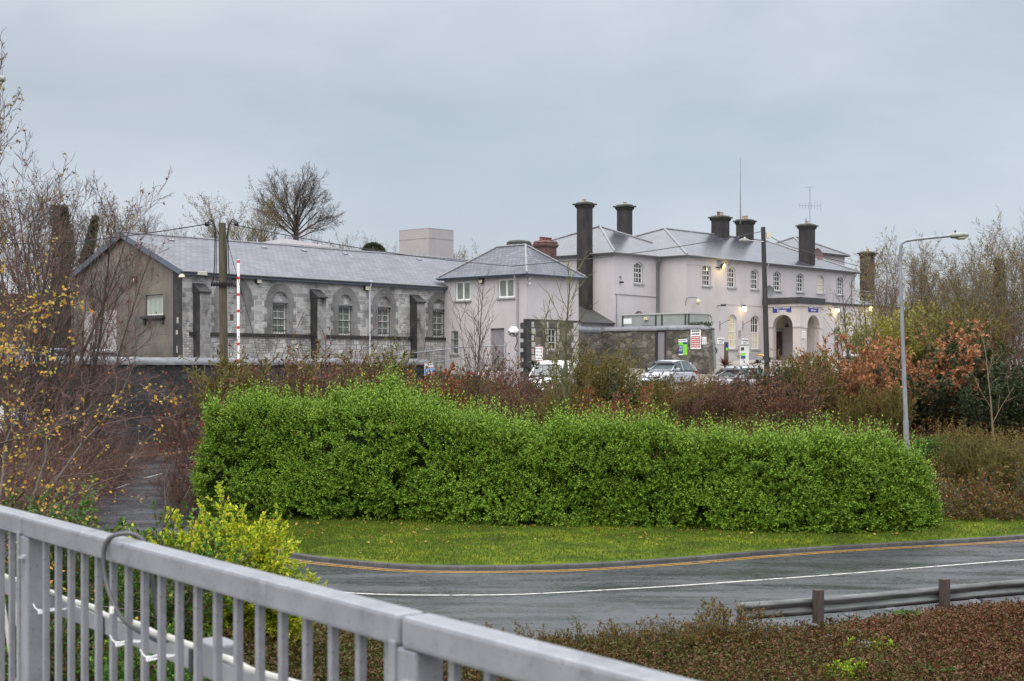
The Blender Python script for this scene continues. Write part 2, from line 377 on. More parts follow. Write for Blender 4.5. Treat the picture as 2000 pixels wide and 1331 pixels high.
CREAMW = mat('cream_wall', (.58,.48,.30), (.64,.54,.35), rough=.7, scale=1)
LAMPON = mat('lit_lamp', (1,.8,.5), emit=((1.0,.74,.36), 6.0))
LAMPON2 = mat('lit_flood_lamp', (1,.75,.25), emit=((1.0,.66,.13), 5.0))
LAMPOFF = mat('lamp_cover', (.62,.58,.42), (.55,.5,.36), rough=.3, scale=8)
POLEW = mat('weathered_pole', (.055,.045,.028), (.115,.10,.062), rough=.8, scale=3, stretch=(6,6,.35), bmp=(5,.4))
POLED = mat('creosote_pole', (.018,.016,.017), (.045,.04,.042), rough=.6, scale=3, stretch=(6,6,.35))
WIRE = mat('cable_sheath', (.03,.03,.034), rough=.5)
LPOST = mat('street_lamp_steel', (.20,.22,.245), (.30,.32,.345), rough=.5, metal=.2, scale=4, stretch=(2,2,.5))
LHEAD = mat('lamp_head_shell', (.19,.21,.175), (.33,.35,.31), rough=.6, scale=9)
SBLUE = mat('blue_sign', (.02,.045,.24), rough=.35)
SBLUE2 = mat('bright_blue_sign', (.06,.36,.78), rough=.35)
SNAVY = mat('navy_sign', (.03,.06,.22), rough=.35)
SGREEN = mat('green_sign', (.22,.60,.06), rough=.35)
SRED = mat('red_sign', (.42,.05,.07), rough=.35)
SRED2 = mat('red_paint', (.60,.04,.03), rough=.4)
SWHITE = mat('white_sign', (.84,.84,.83), rough=.35)
INK = mat('dark_lettering', (.03,.03,.05), rough=.5)
YELLOW = mat('yellow_paint', (.62,.36,.02), rough=.4)
CABIN = mat('cabin_panel', (.27,.29,.285), (.33,.35,.34), rough=.5, scale=2)
LEADR = mat('parapet_lead', (.018,.02,.022), (.05,.052,.055), rough=.6, scale=4)
MIRR = mat('convex_mirror_glass', (.8,.82,.82), rough=.03, metal=1.0)
PORCHC = rendermat('porch_render', (.50,.455,.44), (.545,.50,.48), (.86,.85,.84))
TWB = mat('brown_bark', (.045,.036,.030), (.085,.072,.058), rough=.9, scale=6)
TWG = mat('grey_bark', (.075,.068,.058), (.13,.12,.10), rough=.9, scale=5)
TWR = mat('red_brown_twig', (.085,.045,.036), (.13,.075,.058), rough=.85, scale=5)
TWM = mat('mossy_bark', (.10,.105,.035), (.15,.145,.07), rough=.9, scale=7)
TWC = mat('crimson_twig', (.17,.03,.03), (.22,.05,.045), rough=.8, scale=5)
TWO = mat('olive_twig', (.11,.095,.03), (.16,.14,.045), rough=.85, scale=5)
LF = {
 'hedge': leafmat('hedge_leaf', [(.060,.130,.014),(.118,.218,.020),(.185,.305,.030),(.265,.385,.05),(.138,.245,.022)], .5, .24, .2),
 'hedgein': leafmat('shaded_inner_hedge_leaf', [(.028,.068,.010),(.042,.092,.012),(.056,.118,.014)], .6, .12, .1),  # inner leaves coloured darker to carry the shade inside the hedge
 'gold': leafmat('golden_leaf', [(.27,.40,.02),(.50,.55,.03),(.64,.62,.04),(.37,.47,.02),(.68,.58,.06)], .5, .35, .15),
 'goldgreen': leafmat('golden_green_leaf', [(.10,.22,.015),(.20,.34,.02),(.30,.42,.025),(.14,.27,.02)], .4, .3),
 'birch': leafmat('birch_autumn_leaf', [(.58,.30,.05),(.60,.40,.05),(.56,.22,.06),(.45,.40,.05),(.55,.33,.12),(.35,.36,.05)], .5, .35),
 'olive': leafmat('olive_leaf', [(.085,.080,.014),(.13,.115,.02),(.16,.115,.024),(.075,.088,.018),(.14,.08,.025)], .55, .25),
 'rust': leafmat('rust_leaf', [(.13,.055,.026),(.17,.085,.034),(.10,.065,.026),(.15,.045,.034),(.11,.09,.03),(.20,.135,.06)], .55, .25),
 'orange': leafmat('orange_leaf', [(.24,.085,.03),(.30,.12,.035),(.19,.075,.03),(.26,.065,.035),(.13,.08,.025)], .55, .25),
 'dark': leafmat('dark_evergreen_leaf', [(.024,.038,.013),(.036,.052,.016),(.05,.066,.02),(.034,.052,.026)], .45, .15),
 'green': leafmat('bright_green_leaf', [(.06,.16,.025),(.09,.21,.03),(.05,.12,.02)], .45, .25),
 'copper': leafmat('copper_beech_leaf', [(.31,.130,.055),(.38,.17,.075),(.24,.095,.045),(.42,.215,.10)], .55, .25),
 'willow': leafmat('yellow_green_leaf', [(.22,.23,.035),(.30,.28,.045),(.16,.19,.03),(.34,.26,.04)], .5, .3),
 'crimson': leafmat('crimson_leaf', [(.36,.035,.05),(.28,.04,.04),(.22,.06,.035)], .5, .25),
 'pale': leafmat('pale_dry_leaf', [(.24,.18,.045),(.30,.23,.06),(.15,.14,.04),(.20,.11,.04)], .6, .3),
 'ivy': leafmat('ivy_leaf', [(.030,.040,.022),(.045,.056,.028),(.06,.07,.032)], .5, .15),
 'brown': leafmat('brown_dry_leaf', [(.13,.05,.03),(.18,.075,.045),(.10,.04,.025)], .6, .25),
 'cover': leafmat('cotoneaster_leaf', [(.095,.036,.018),(.13,.046,.024),(.07,.042,.015),(.055,.055,.015),(.19,.07,.045),(.10,.056,.02)], .5, .2),
 'coverg': leafmat('green_cotoneaster_leaf', [(.04,.058,.010),(.07,.082,.014),(.09,.074,.018),(.10,.05,.022)], .5, .2),
 'grass': leafmat('grass_blade', [(.06,.115,.012),(.095,.165,.013),(.135,.195,.013),(.05,.085,.012),(.12,.12,.03)], .6, .3, .1),
 'fallen': leafmat('fallen_leaf', [(.30,.13,.04),(.42,.24,.05),(.20,.08,.03),(.50,.38,.12),(.16,.07,.03)], .6, .1),
}
# ---------------------------------------------------------------- ground, roads
def sm(x, a, b): t = np.clip((x-a)/(b-a), 0, 1); return t*t*(3-2*t)
def resample(pts, n):
    P = np.array(pts, float); s = np.r_[0, np.cumsum(np.linalg.norm(np.diff(P[:, :2], axis=0), axis=1))]
    t = np.linspace(0, s[-1], n); Q = np.stack([np.interp(t, s, P[:, i]) for i in range(P.shape[1])], 1)
    for _ in range(3): Q[1:-1] = (Q[:-2]+2*Q[1:-1]+Q[2:])/4
    return Q
KERB = [(60,66),(40,54.5),(22,46),(15,41.6),(9.95,39.5),(6.85,38.05),(3.93,36.4),(1.27,35.35),(-1,35.1),(-2.54,35.3),(-3.9,36),(-5.3,37),(-6.3,38.2),(-7.7,40.2),(-9.0,43),(-9.7,46.5),(-9.5,50),(-8,54),(-5.5,57.5),(0,62),(6,66)]
OUT = [(66,56),(45,43.5),(24.5,34.2),(16,31.4),(10.6,29.6),(5.8,27.3),(2.75,26.1),(.9,25.6),(-.9,25.5),(-3.5,26),(-6.5,27.5),(-9.5,29.5),(-13,33),(-16.5,38),(-19,44),(-20,50),(-19.6,56),(-17.8,61.5),(-13.2,66.8),(-7.5,73),(-1,79)]
CLINE = [(63,61),(42.5,49),(23,40.4),(13.3,37),(7.36,34.1),(3.5,32.4),(0,31.2),(-2.92,31.2),(-5.6,32.4),(-8.5,35),(-11.5,39),(-14.2,45),(-15,51),(-14.6,56),(-13,60.5),(-9,65.5),(-4,70.5),(2,76)]
NS = 260
def spline(pts, n):
    # the two road edges are surveyed in pairs, so both are sampled station by station
    P = np.array(pts, float); P = np.concatenate([[2*P[0]-P[1]], P, [2*P[-1]-P[-2]]]); t = np.linspace(0, len(pts)-1-1e-6, n); i = t.astype(int); f = (t-i)[:, None]
    a, b, c, d = P[i], P[i+1], P[i+2], P[i+3]
    return .5*(2*b+(c-a)*f+(2*a-5*b+4*c-d)*f*f+(3*b-a-3*c+d)*f**3)
Kp = spline(KERB, NS); Op = spline(OUT, NS); Cp = resample(CLINE, NS)
ROADPOLY = np.concatenate([Kp, Op[::-1]])
def inside(poly, x, y):
    c = np.zeros(x.shape, bool); n = len(poly); j = n-1
    for i in range(n):
        xi, yi = poly[i]; xj, yj = poly[j]
        if yi != yj: c ^= ((yi > y) != (yj > y)) & (x < (xj-xi)*(y-yi)/(yj-yi)+xi)
        j = i
    return c
def dist_poly(poly, x, y, closed=True):
    d = np.full(x.shape, 1e9); n = len(poly)
    for i in range(n if closed else n-1):
        a = poly[i]; b = poly[(i+1) % n]; e = b-a; l2 = (e*e).sum()
        t = np.clip(((x-a[0])*e[0]+(y-a[1])*e[1])/l2, 0, 1)
        d = np.minimum(d, (x-a[0]-t*e[0])**2+(y-a[1]-t*e[1])**2)
    return np.sqrt(d)
def road_z(x, y):
    z = np.full(np.shape(x), -5.0)
    up = np.interp(y, [44, 55, 66, 72, 80], [-5.0, -4.45, -3.7, -2.6, -1.4])
    rt = -5.0+np.clip((np.asarray(x)-20)*.02, 0, 2)
    return np.where(np.asarray(y) > 44, np.where(np.asarray(x) < 8, up, rt), np.maximum(z, rt))
def smooth_noise(x, y, s, seed=0):
    r = np.random.default_rng(seed); v = 0
    for i in range(6):
        a = r.uniform(0, 6.28); f = s*r.uniform(.6, 1.7); v = v+np.sin((x*math.cos(a)+y*math.sin(a))*f+r.uniform(0, 6.28))
    return v/6
def base_z(x, y):
    a = (x-OX)*UX+(y-OY)*UY; b = -(x-OX)*UY+(y-OY)*UX
    cm = Cp[:150][::-1]; yc = np.interp(x, cm[:, 0], cm[:, 1])
    nr = -4.86+.12*sm(-x, -5, -1)-.10*np.clip(26-y, 0, 16)
    nl = np.interp(y, [0, 4, 10, 18, 24, 28, 40], [-2.3, -2.5, -3.0, -3.6, -4.6, -5.05, -5.05])
    w = sm(-x, .3, 3.4); near = nr*(1-w)+nl*w
    bank = np.interp(y, [40, 46, 60, 72, 78, 86, 94, 112, 140, 220], [-5.1, -4.9, -2.0, -1.3, -1.1, -.45, .35, .5, 1.2, 3])
    left = np.interp(y, [44, 55, 66, 72, 80, 95], [-5.05, -4.5, -3.75, -2.65, -1.4, -.4])
    wl = sm(-x, 0, 9)*sm(-y, -80, -60); far = bank*(1-wl)+left*wl
    rise = sm(-x, -6, 10)*np.interp(y, [98, 125, 160, 260], [0, 3.5, 6, 10]); far = far+rise
    up = sm(b, 3.62, 4.5)*sm(-a, 2.6, 3.4); plat = np.where(a < -18, -.65, -.65+.5*sm(a, -19, -16))
    far = np.where(b > 3.6, far*(1-up)+np.maximum(plat, far*sm(y, 90, 110)+plat*(1-sm(y, 90, 110)))*up, far)
    sel = (y < np.minimum(yc, 38)) & (x > -16)
    z = np.where(sel, near, far)
    return z+.07*smooth_noise(x, y, .9, 3)
def ground_z(x, y):
    x = np.asarray(x, float); y = np.asarray(y, float)
    z = base_z(x, y); ins = inside(ROADPOLY, x, y); d = dist_poly(ROADPOLY, x, y)
    nearside = (y < 32) & (x > -12); w = np.where(ins, 0, np.where(nearside, sm(d, .12, .6), sm(d, .35, 3.0))); rz = road_z(x, y)-.07
    return rz*(1-w)+z*w
def gz(x, y): return float(ground_z(np.array([x]), np.array([y]))[0])
def axis(lo, hi, step, far_lo, far_hi):
    m = list(np.arange(lo, hi+.01, step)); k = step; p = hi
    while p < far_hi: k *= 1.35; p += k; m.append(p)
    k = step; p = lo; pre = []
    while p > far_lo: k *= 1.35; p -= k; pre.append(p)
    return np.array(pre[::-1]+m)
gx = axis(-34, 40, .55, -900, 900); gy = axis(-6, 112, .55, -60, 1500)
X, Y = np.meshgrid(gx, gy); Zg = ground_z(X.ravel(), Y.ravel()); Zg = np.minimum(Zg, 12)
nx, ny = len(gx), len(gy); ii = np.arange((nx-1)*(ny-1)); r_ = ii//(nx-1); c_ = ii % (nx-1); o_ = r_*nx+c_
def grid_object(name, co, faces, mats, kind=None):
    me = bpy.data.meshes.new(name); me.vertices.add(len(co)); me.vertices.foreach_set('co', np.asarray(co, np.float32).ravel())
    n = len(faces); me.loops.add(n*4); me.loops.foreach_set('vertex_index', np.asarray(faces, np.int32).ravel())
    me.polygons.add(n); me.polygons.foreach_set('loop_start', np.arange(0, n*4, 4, dtype=np.int32))
    me.polygons.foreach_set('use_smooth', np.ones(n, bool))
    for m in (mats if isinstance(mats, list) else [mats]): me.materials.append(m)
    me.update(calc_edges=True); ob = bpy.data.objects.new(name, me); C.objects.link(ob)
    return tag(ob, kind=kind)
def groundmat():
    m, nt, b, out = newmat('bank_soil'); o = coords(nt, 'Object')
    r = ramp(nt, noise(nt, o, .8, 8, .7), [(.32, (.018,.012,.008)), (.5, (.034,.024,.013)), (.66, (.032,.034,.012))])
    L(nt, r.outputs[0], b.inputs['Base Color']); b.inputs['Roughness'].default_value = .95; b.inputs['Specular IOR Level'].default_value = .1
    bump(nt, b, noise(nt, o, 7, 6), .9, .12); return m
GROUND = groundmat()
grid_object('ground', np.stack([X.ravel(), Y.ravel(), Zg], 1), np.stack([o_, o_+1, o_+nx+1, o_+nx], 1), GROUND, 'structure')
def asphalt():
    m, nt, b, out = newmat('wet_asphalt'); o = coords(nt, 'Object'); st = coords(nt, 'Object', (.35, 1.3, 1))
    f = noise(nt, o, 2.0, 6); r = ramp(nt, f, [(.3, (.027,.029,.036)), (.7, (.048,.051,.061))]); L(nt, r.outputs[0], b.inputs['Base Color'])
    p = mixc(nt, .45, noise(nt, st, .8, 7, .68, .4), noise(nt, coords(nt, 'Object', (.6, 1.6, 1)), 9, 4, .8)); q = ramp(nt, p, [(.38, .46), (.5, .28), (.6, .12)]); L(nt, q.outputs[0], b.inputs['Roughness'])
    b.inputs['Specular IOR Level'].default_value = .75
    hh = mixc(nt, .5, noise(nt, o, 38, 3, .7), noise(nt, o, 9, 4)); bump(nt, b, hh, .28, .02)
    return m
ASPH = asphalt()
def strip(name, A, B, z, m, cols=1, kind=None, parent=None):
    n = len(A); co = []
    for k in range(cols+1):
        P = A+(B-A)*(k/cols); co.append(np.stack([P[:, 0], P[:, 1], road_z(P[:, 0], P[:, 1])+z], 1))
    co = np.concatenate(co); fs = [(k*n+i, k*n+i+1, (k+1)*n+i+1, (k+1)*n+i) for k in range(cols) for i in range(n-1)]
    return grid_object(name, co, fs, m, kind)
strip('road', Kp, Op, 0, ASPH, 10, 'structure')
def offs(P, d):
    T = norm(np.gradient(P, axis=0)); return P+np.stack([-T[:, 1], T[:, 0]], 1)*d
def paintmat(name, c, c2):
    m, nt, b, out = newmat(name); o = coords(nt, 'Object'); r = ramp(nt, noise(nt, o, 5, 6, .7), [(.36, (.07,.07,.07)), (.47, c), (.7, c2)])
    L(nt, r.outputs[0], b.inputs['Base Color']); b.inputs['Roughness'].default_value = .3; return m
WPAINT = paintmat('worn_white_road_paint', (.50,.50,.46), (.66,.65,.60)); YPAINT = paintmat('worn_yellow_road_paint', (.42,.22,.025), (.50,.29,.035))
i0 = 150
strip('road_marking', offs(Cp[:i0], -.06), offs(Cp[:i0], .06), .006, WPAINT, 1, 'structure')
for k in range(i0+2, NS-6, 6): strip('road_marking', offs(Cp, -.05)[k:k+4], offs(Cp, .05)[k:k+4], .006, WPAINT, 1, 'structure')
SGN = 1.0 if inside(ROADPOLY, offs(Kp, .5)[NS//2:NS//2+1, 0], offs(Kp, .5)[NS//2:NS//2+1, 1])[0] else -1.0
for d in (.24, .44): strip('yellow_line', offs(Kp, SGN*d)[30:], offs(Kp, SGN*(d+.085))[30:], .006, YPAINT, 1, 'structure')
for d in (.35, .55): strip('yellow_line', offs(Op, -SGN*d)[182:], offs(Op, -SGN*(d+.09))[182:], .006, YPAINT, 1, 'structure')
# kerb stones in one run, joints in the material; verge sheet behind
def kerbmat():
    m, nt, b, out = newmat('kerb_concrete'); o = coords(nt, 'UV')
    bk = N(nt, 'TexBrick'); L(nt, o, bk.inputs['Vector']); bk.offset = 0
    for k, v in (('Scale', 1.0), ('Brick Width', .92), ('Row Height', 5.0), ('Mortar Size', .02)): bk.inputs[k].default_value = v
    bk.inputs['Color1'].default_value = (.030,.030,.028,1); bk.inputs['Color2'].default_value = (.058,.056,.052,1); bk.inputs['Mortar'].default_value = (.02,.02,.02,1)
    r = ramp(nt, noise(nt, coords(nt, 'Object'), 3.5, 6, .7), [(.3, (.5,.5,.42)), (.55, (1,1,1)), (.72, (1.5,1.5,1.5))])
    L(nt, mixc(nt, 1, bk.outputs['Color'], r.outputs[0], 'MULTIPLY'), b.inputs['Base Color']); b.inputs['Roughness'].default_value = .5; return m
def kerb_run(name, P, sg, m, z0=.0):
    prof = [(0.0, -.06), (0.0, .075), (.025, .10), (.15, .10), (.15, -.06)]; n = len(P); co = []; uvs = []
    s = np.r_[0, np.cumsum(np.linalg.norm(np.diff(P, axis=0), axis=1))]
    for d, h in prof:
        Q = offs(P, -sg*d); co.append(np.stack([Q[:, 0], Q[:, 1], road_z(P[:, 0], P[:, 1])+h+z0], 1))
    fs = [(k*n+i, k*n+i+1, (k+1)*n+i+1, (k+1)*n+i) for k in range(len(prof)-1) for i in range(n-1)]
    ob = grid_object(name, np.concatenate(co), fs, m, 'structure'); me = ob.data
    vi = np.empty(len(me.loops), np.int32); me.loops.foreach_get('vertex_index', vi)
    me.uv_layers.new(name='UVMap').data.foreach_set('uv', np.stack([s[vi % n], (vi//n)*.1], 1).astype(np.float32).ravel())
    return ob
KERBM = kerbmat()
kerb_run('kerb', Kp, SGN, KERBM)
kerb_run('kerb', Op[182:], -SGN, KERBM)
def grassmat():
    m, nt, b, out = newmat('mossy_grass'); o = coords(nt, 'Object')
    r = ramp(nt, noise(nt, o, .9, 9, .75), [(.34, (.035,.045,.012)), (.43, (.06,.095,.012)), (.54, (.11,.155,.013)), (.66, (.20,.215,.016))])
    f = ramp(nt, noise(nt, o, 11, 5, .8), [(.33, (.5,.5,.45)), (.55, (1,1,1))]); L(nt, mixc(nt, 1, r.outputs[0], f.outputs[0], 'MULTIPLY'), b.inputs['Base Color'])
    b.inputs['Roughness'].default_value = .9; b.inputs['Specular IOR Level'].default_value = .1; bump(nt, b, noise(nt, o, 22, 6, .75), .9, .05); return m
GRASSM = grassmat()
A0 = offs(Kp, -SGN*.14); vs = slice(24, 184)
# inner edge of the verge: under the hedge
HEDGE = [(-9.6,47.0),(-8.9,45.9),(-7.0,46.0),(-4.0,45.2),(0,44.0),(4.0,43.2),(8.0,42.4),(11.5,42.6),(12.9,42.7)]
Hc = resample(HEDGE, 120)
hl = np.array([(40,62),(26,52),(14,45.5)]+[tuple(p+np.array([0,.6])) for p in Hc[::-1]]+[(-8.3,48.5),(-7.5,51)])
def verge():
    A = A0[vs]; hx = np.array([(-9,46.6),(-7,46.6),(-4,45.8),(0,44.6),(4,43.8),(8,43.0),(11.5,43.2),(12.9,43.6),(16,46.0),(26,53),(40,62),(60,74)])
    k0 = int(np.argmax(A[:, 0] < -6.3)); B = np.stack([A[:, 0], np.interp(A[:, 0], hx[:, 0], hx[:, 1])], 1)
    e = np.linspace(0, 1, len(A)-k0)[:, None]; B[k0:] = np.array([-6.3, 46.5])*(1-e)+np.array([-8.2, 48.0])*e; co = []; n = len(A); nc = 22
    for k in range(nc+1):
        t = k/nc; P = A+(B-A)*t
        zk = road_z(A[:, 0], A[:, 1])+.088+.22*math.sin(t*1.5)+.035*smooth_noise(P[:, 0], P[:, 1], 2.2, 9)*min(1, t*4)
        co.append(np.stack([P[:, 0], P[:, 1], zk], 1))
    fs = [(k*n+i, k*n+i+1, (k+1)*n+i+1, (k+1)*n+i) for k in range(nc) for i in range(n-1)]
    ob = grid_object('grass_verge', np.concatenate(co), fs, GRASSM, 'structure'); return np.concatenate(co), nc, n
vco, vnc, vn = verge()
VG = vco.reshape(vnc+1, vn, 3)
def verge_points(g, n, t0=0.02, t1=.98, powr=1.0):
    t = (t0+(t1-t0)*g.uniform(0, 1, n)**powr)*vnc; s = g.uniform(0, vn-1.01, n); i = t.astype(int); j = s.astype(int); i = np.minimum(i, vnc-1)
    ft = (t-i)[:, None]; fs = (s-j)[:, None]
    return VG[i, j]*(1-ft)*(1-fs)+VG[i+1, j]*ft*(1-fs)+VG[i, j+1]*(1-ft)*fs+VG[i+1, j+1]*ft*fs
g = np.random.default_rng(21)
p = verge_points(g, 60000); p = p[(p[:, 1] < 48) & (p[:, 0] < 20)]
ax = rnd(g, len(p))*.55+np.array([0,0,1]); s = g.uniform(.6, 1.5, len(p))
tag(quads_object('grass', [leafq(p, ax, rnd(g, len(p)), .06*s, .018*s)], LF['grass']), kind='stuff')
p = np.concatenate([verge_points(g, 1000, .02, .99, .5), verge_points(g, 3000, .82, .99)]); p = p[(p[:, 1] < 48)]; p[:, 2] += .03
ax = rnd(g, len(p)); ax[:, 2] *= .25; s = g.uniform(.6, 1.3, len(p))
tag(quads_object('fallen_leaves', [leafq(p, norm(ax), np.array([0,0,1.])+rnd(g, len(p))*.35, .10*s, .07*s)], LF['fallen']), kind='stuff')
# ---------------------------------------------------------------- bank cover between bridge and road
g = np.random.default_rng(22)
def cover(n, xr, yr, matname, L0, seed, dens=None, h=.42):
    g = np.random.default_rng(seed); x = g.uniform(xr[0], xr[1], n); y = g.uniform(yr[0], yr[1], n)
    ok = ~inside(ROADPOLY, x, y); d = dist_poly(ROADPOLY, x, y); ok &= d > .62
    v = x/np.maximum(y, .1); ok &= (np.abs(v) < .40)
    if dens: ok &= g.uniform(0, 1, n) < dens(x, y)
    x, y = x[ok], y[ok]; z = ground_z(x, y); m = len(x)
    hum = (.5+.5*smooth_noise(x, y, 1.6, 5))*h*np.clip((dist_poly(ROADPOLY, x, y)-.6)/1.5, 0.15, 1)
    P = np.stack([x, y, z+hum*g.uniform(.2, 1, m)+.02], 1)
    ax = rnd(g, m)*.8+np.array([0, -.15, .55]); s = g.uniform(.6, 1.3, m)
    # each sprig: five leaves along a short stem
    out = []
    for k in range(5):
        Q = P+norm(ax)*(.035*k*s)[:, None]; out.append(leafq(Q, norm(ax)*.4+rnd(g, m), rnd(g, m)+np.array([0,0,.7]), L0*s, L0*.5*s))
    return out
red = lambda x, y: np.clip(.40+1.1*smooth_noise(x, y, .55, 31)+.09*(x-2.5), .06, 1)
grn = lambda x, y: np.clip(.60-1.1*smooth_noise(x, y, .55, 31)-.09*(x-2.5), .10, 1)
o1 = quads_object('bank_ground_cover', cover(150000, (-9, 13), (13, 31.5), 'cover', .062, 1, red), LF['cover'])
tag(o1, kind='stuff')
o2 = quads_object('bank_ground_cover', cover(150000, (-9, 13), (11, 31.5), 'coverg', .060, 2, grn), LF['coverg'])
tag(o2, kind='stuff')
# bank behind the hedge: low trailing cover under the shrubs
def cover2(n, seed, L0=.11):
    g = np.random.default_rng(seed); x = g.uniform(-9, 30, n); y = g.uniform(45.5, 72, n); ok = ~inside(ROADPOLY, x, y) & (dist_poly(ROADPOLY, x, y) > .8) & (np.abs(x/y) < .42)
    x, y = x[ok], y[ok]; m = len(x); P = np.stack([x, y, ground_z(x, y)+g.uniform(0, .45, m)*(1+.8*smooth_noise(x, y, 1.1, 8))], 1); out = []
    ax = rnd(g, m)*.7+np.array([0, 0, .6])
    for k in range(4): out.append(leafq(P+norm(ax)*(.06*k), ax*.5+rnd(g, m), rnd(g, m), L0*g.uniform(.6, 1.3, m), L0*.5))
    return out
tag(quads_object('embankment_cover', cover2(26000, 5), LF['rust']), kind='stuff')
tag(quads_object('embankment_cover', cover2(16000, 6), LF['olive']), kind='stuff')
# slates lying on the bank below the guard rail
SLABM = mat('loose_slate', (.10,.105,.12), (.20,.21,.235), rough=.3, scale=6)
k = 0
for (px, py, d) in ((1565,1213,26.4),(1590,1222,26.0),(1625,1208,26.6),(1660,1203,26.9),(1710,1198,27.2),(1742,1195,27.4),(1672,1232,25.6),(1690,1262,24.9),(1683,1275,24.6),(1622,1242,25.3),(1902,1178,28.2),(1925,1172,28.5)):
    q = at(px, py, d); zz = gz(q.x, q.y); mb = MB(); k += 1
    pts = [(math.cos(t)*random.uniform(.10,.19), math.sin(t)*random.uniform(.07,.12)) for t in [i*1.05 for i in range(6)]]
    mb.prism(pts, (0,0,0), (1,0,0), (0,1,0), (0,0,1), .03)
    o = mb.build('slate_slab', SLABM, loc=(q.x, q.y, zz+.17), rz=random.uniform(0, 6)); o.rotation_euler[0] = random.uniform(-.1, .35)
    tag(o, 'loose wet grey slate lying on the red-brown bank below the guard rail', 'slate', 'loose slates on the bank')
# ---------------------------------------------------------------- guard rail
def guard_rail():
    root = thing('guard_rail', 'weathered steel crash barrier on timber posts along the near road edge', 'guard rail', (0, 0, 0))
    P = offs(Op, SGN*.55); P = P[np.argsort(P[:, 0])]; P = P[(P[:, 0] > 3.9) & (P[:, 0] < 26) & (P[:, 1] < 45)]
    n = len(P); T = norm(np.gradient(P, axis=0)); Nn = np.stack([T[:, 1], -T[:, 0]], 1)   # towards the viewer
    prof = [(.0,.71),(.02,.70),(.055,.66),(.055,.62),(.0,.575),(.0,.53),(.055,.485),(.055,.445),(.02,.405),(.0,.395)]
    mm, nt, b, out = newmat('weathered_beam_steel'); o = coords(nt, 'Object', (.25, .25, 2.5))
    r = ramp(nt, noise(nt, o, 3, 6, .7), [(.35, (.045,.05,.045)), (.5, (.11,.118,.114)), (.68, (.22,.23,.23))]); L(nt, r.outputs[0], b.inputs['Base Color'])
    b.inputs['Metallic'].default_value = .35; b.inputs['Roughness'].default_value = .38
    z0 = road_z(P[:, 0], P[:, 1])-.02
    co = np.concatenate([np.stack([P[:, 0]+Nn[:, 0]*d, P[:, 1]+Nn[:, 1]*d, z0+h], 1) for d, h in prof])
    fs = [(k*n+i, k*n+i+1, (k+1)*n+i+1, (k+1)*n+i) for k in range(len(prof)-1) for i in range(n-1)]
    me = grid_object('beam', co, fs, mm); me.parent = root
    sol = me.modifiers.new('thickness', 'SOLIDIFY'); sol.thickness = .006
    wood = mat('rotting_post_wood', (.035,.026,.022), (.085,.06,.048), rough=.85, scale=4, stretch=(8,8,.6), bmp=(6,.6))
    for px in (1598, 1827, 2040):
        rr = (px-1000)/FL; i = int(np.argmin(np.abs(P[:, 0]/P[:, 1]-rr))); q = P[i]+Nn[i]*.14; t = T[i]
        mb = MB(); mb.obox((0,0,.30), (t[0],t[1],0), (-t[1],t[0],0), (0,0,1), .085, .075, .58)
        po = mb.build('post', wood, root, bevel=.012, loc=(q[0], q[1], z0[i])); po.rotation_euler[1] = .0
        mb = MB(); mb.obox((0,0,.55), (t[0],t[1],0), (-t[1],t[0],0), (0,0,1), .04, .035, .07); s_ = mb.build('spacer', DKMET, root, loc=(q[0]-Nn[i][0]*.08, q[1]-Nn[i][1]*.08, z0[i]))
guard_rail()
# ---------------------------------------------------------------- bridge railing
RD = Vector((.597, -.802, 0)); RN = Vector((.802, .597, 0)); RB = Vector((-1.494, 4.53, 0))
def rail_pt(t, off, z): return RB+RD*t+RN*off+Vector((0, 0, z))
def railmat():
    m, nt, b, out = newmat('dull_galvanised_paint'); o = coords(nt, 'Object')
    r = ramp(nt, noise(nt, o, 9, 8, .7), [(.28, (.17,.177,.195)), (.46, (.218,.226,.246)), (.7, (.26,.268,.29))])
    d = ramp(nt, noise(nt, o, 4, 8, .78), [(.34, (.62,.62,.63)), (.46, (1,1,1))])
    sp_ = ramp(nt, noise(nt, o, 70, 4, .8), [(.30, (.35,.33,.30)), (.40, (1,1,1))]); rs = ramp(nt, noise(nt, coords(nt, 'Object', (1, 1, .3)), 14, 6, .8), [(.66, (1,1,1)), (.76, (.62,.55,.48))])
    cc = mixc(nt, 1, mixc(nt, 1, r.outputs[0], d.outputs[0], 'MULTIPLY'), sp_.outputs[0], 'MULTIPLY'); L(nt, mixc(nt, 1, cc, rs.outputs[0], 'MULTIPLY'), b.inputs['Base Color']); b.inputs['Roughness'].default_value = .38; b.inputs['Metallic'].default_value = .2
    bump(nt, b, noise(nt, o, 30, 5), .12, .004); return m
RAILM = railmat()
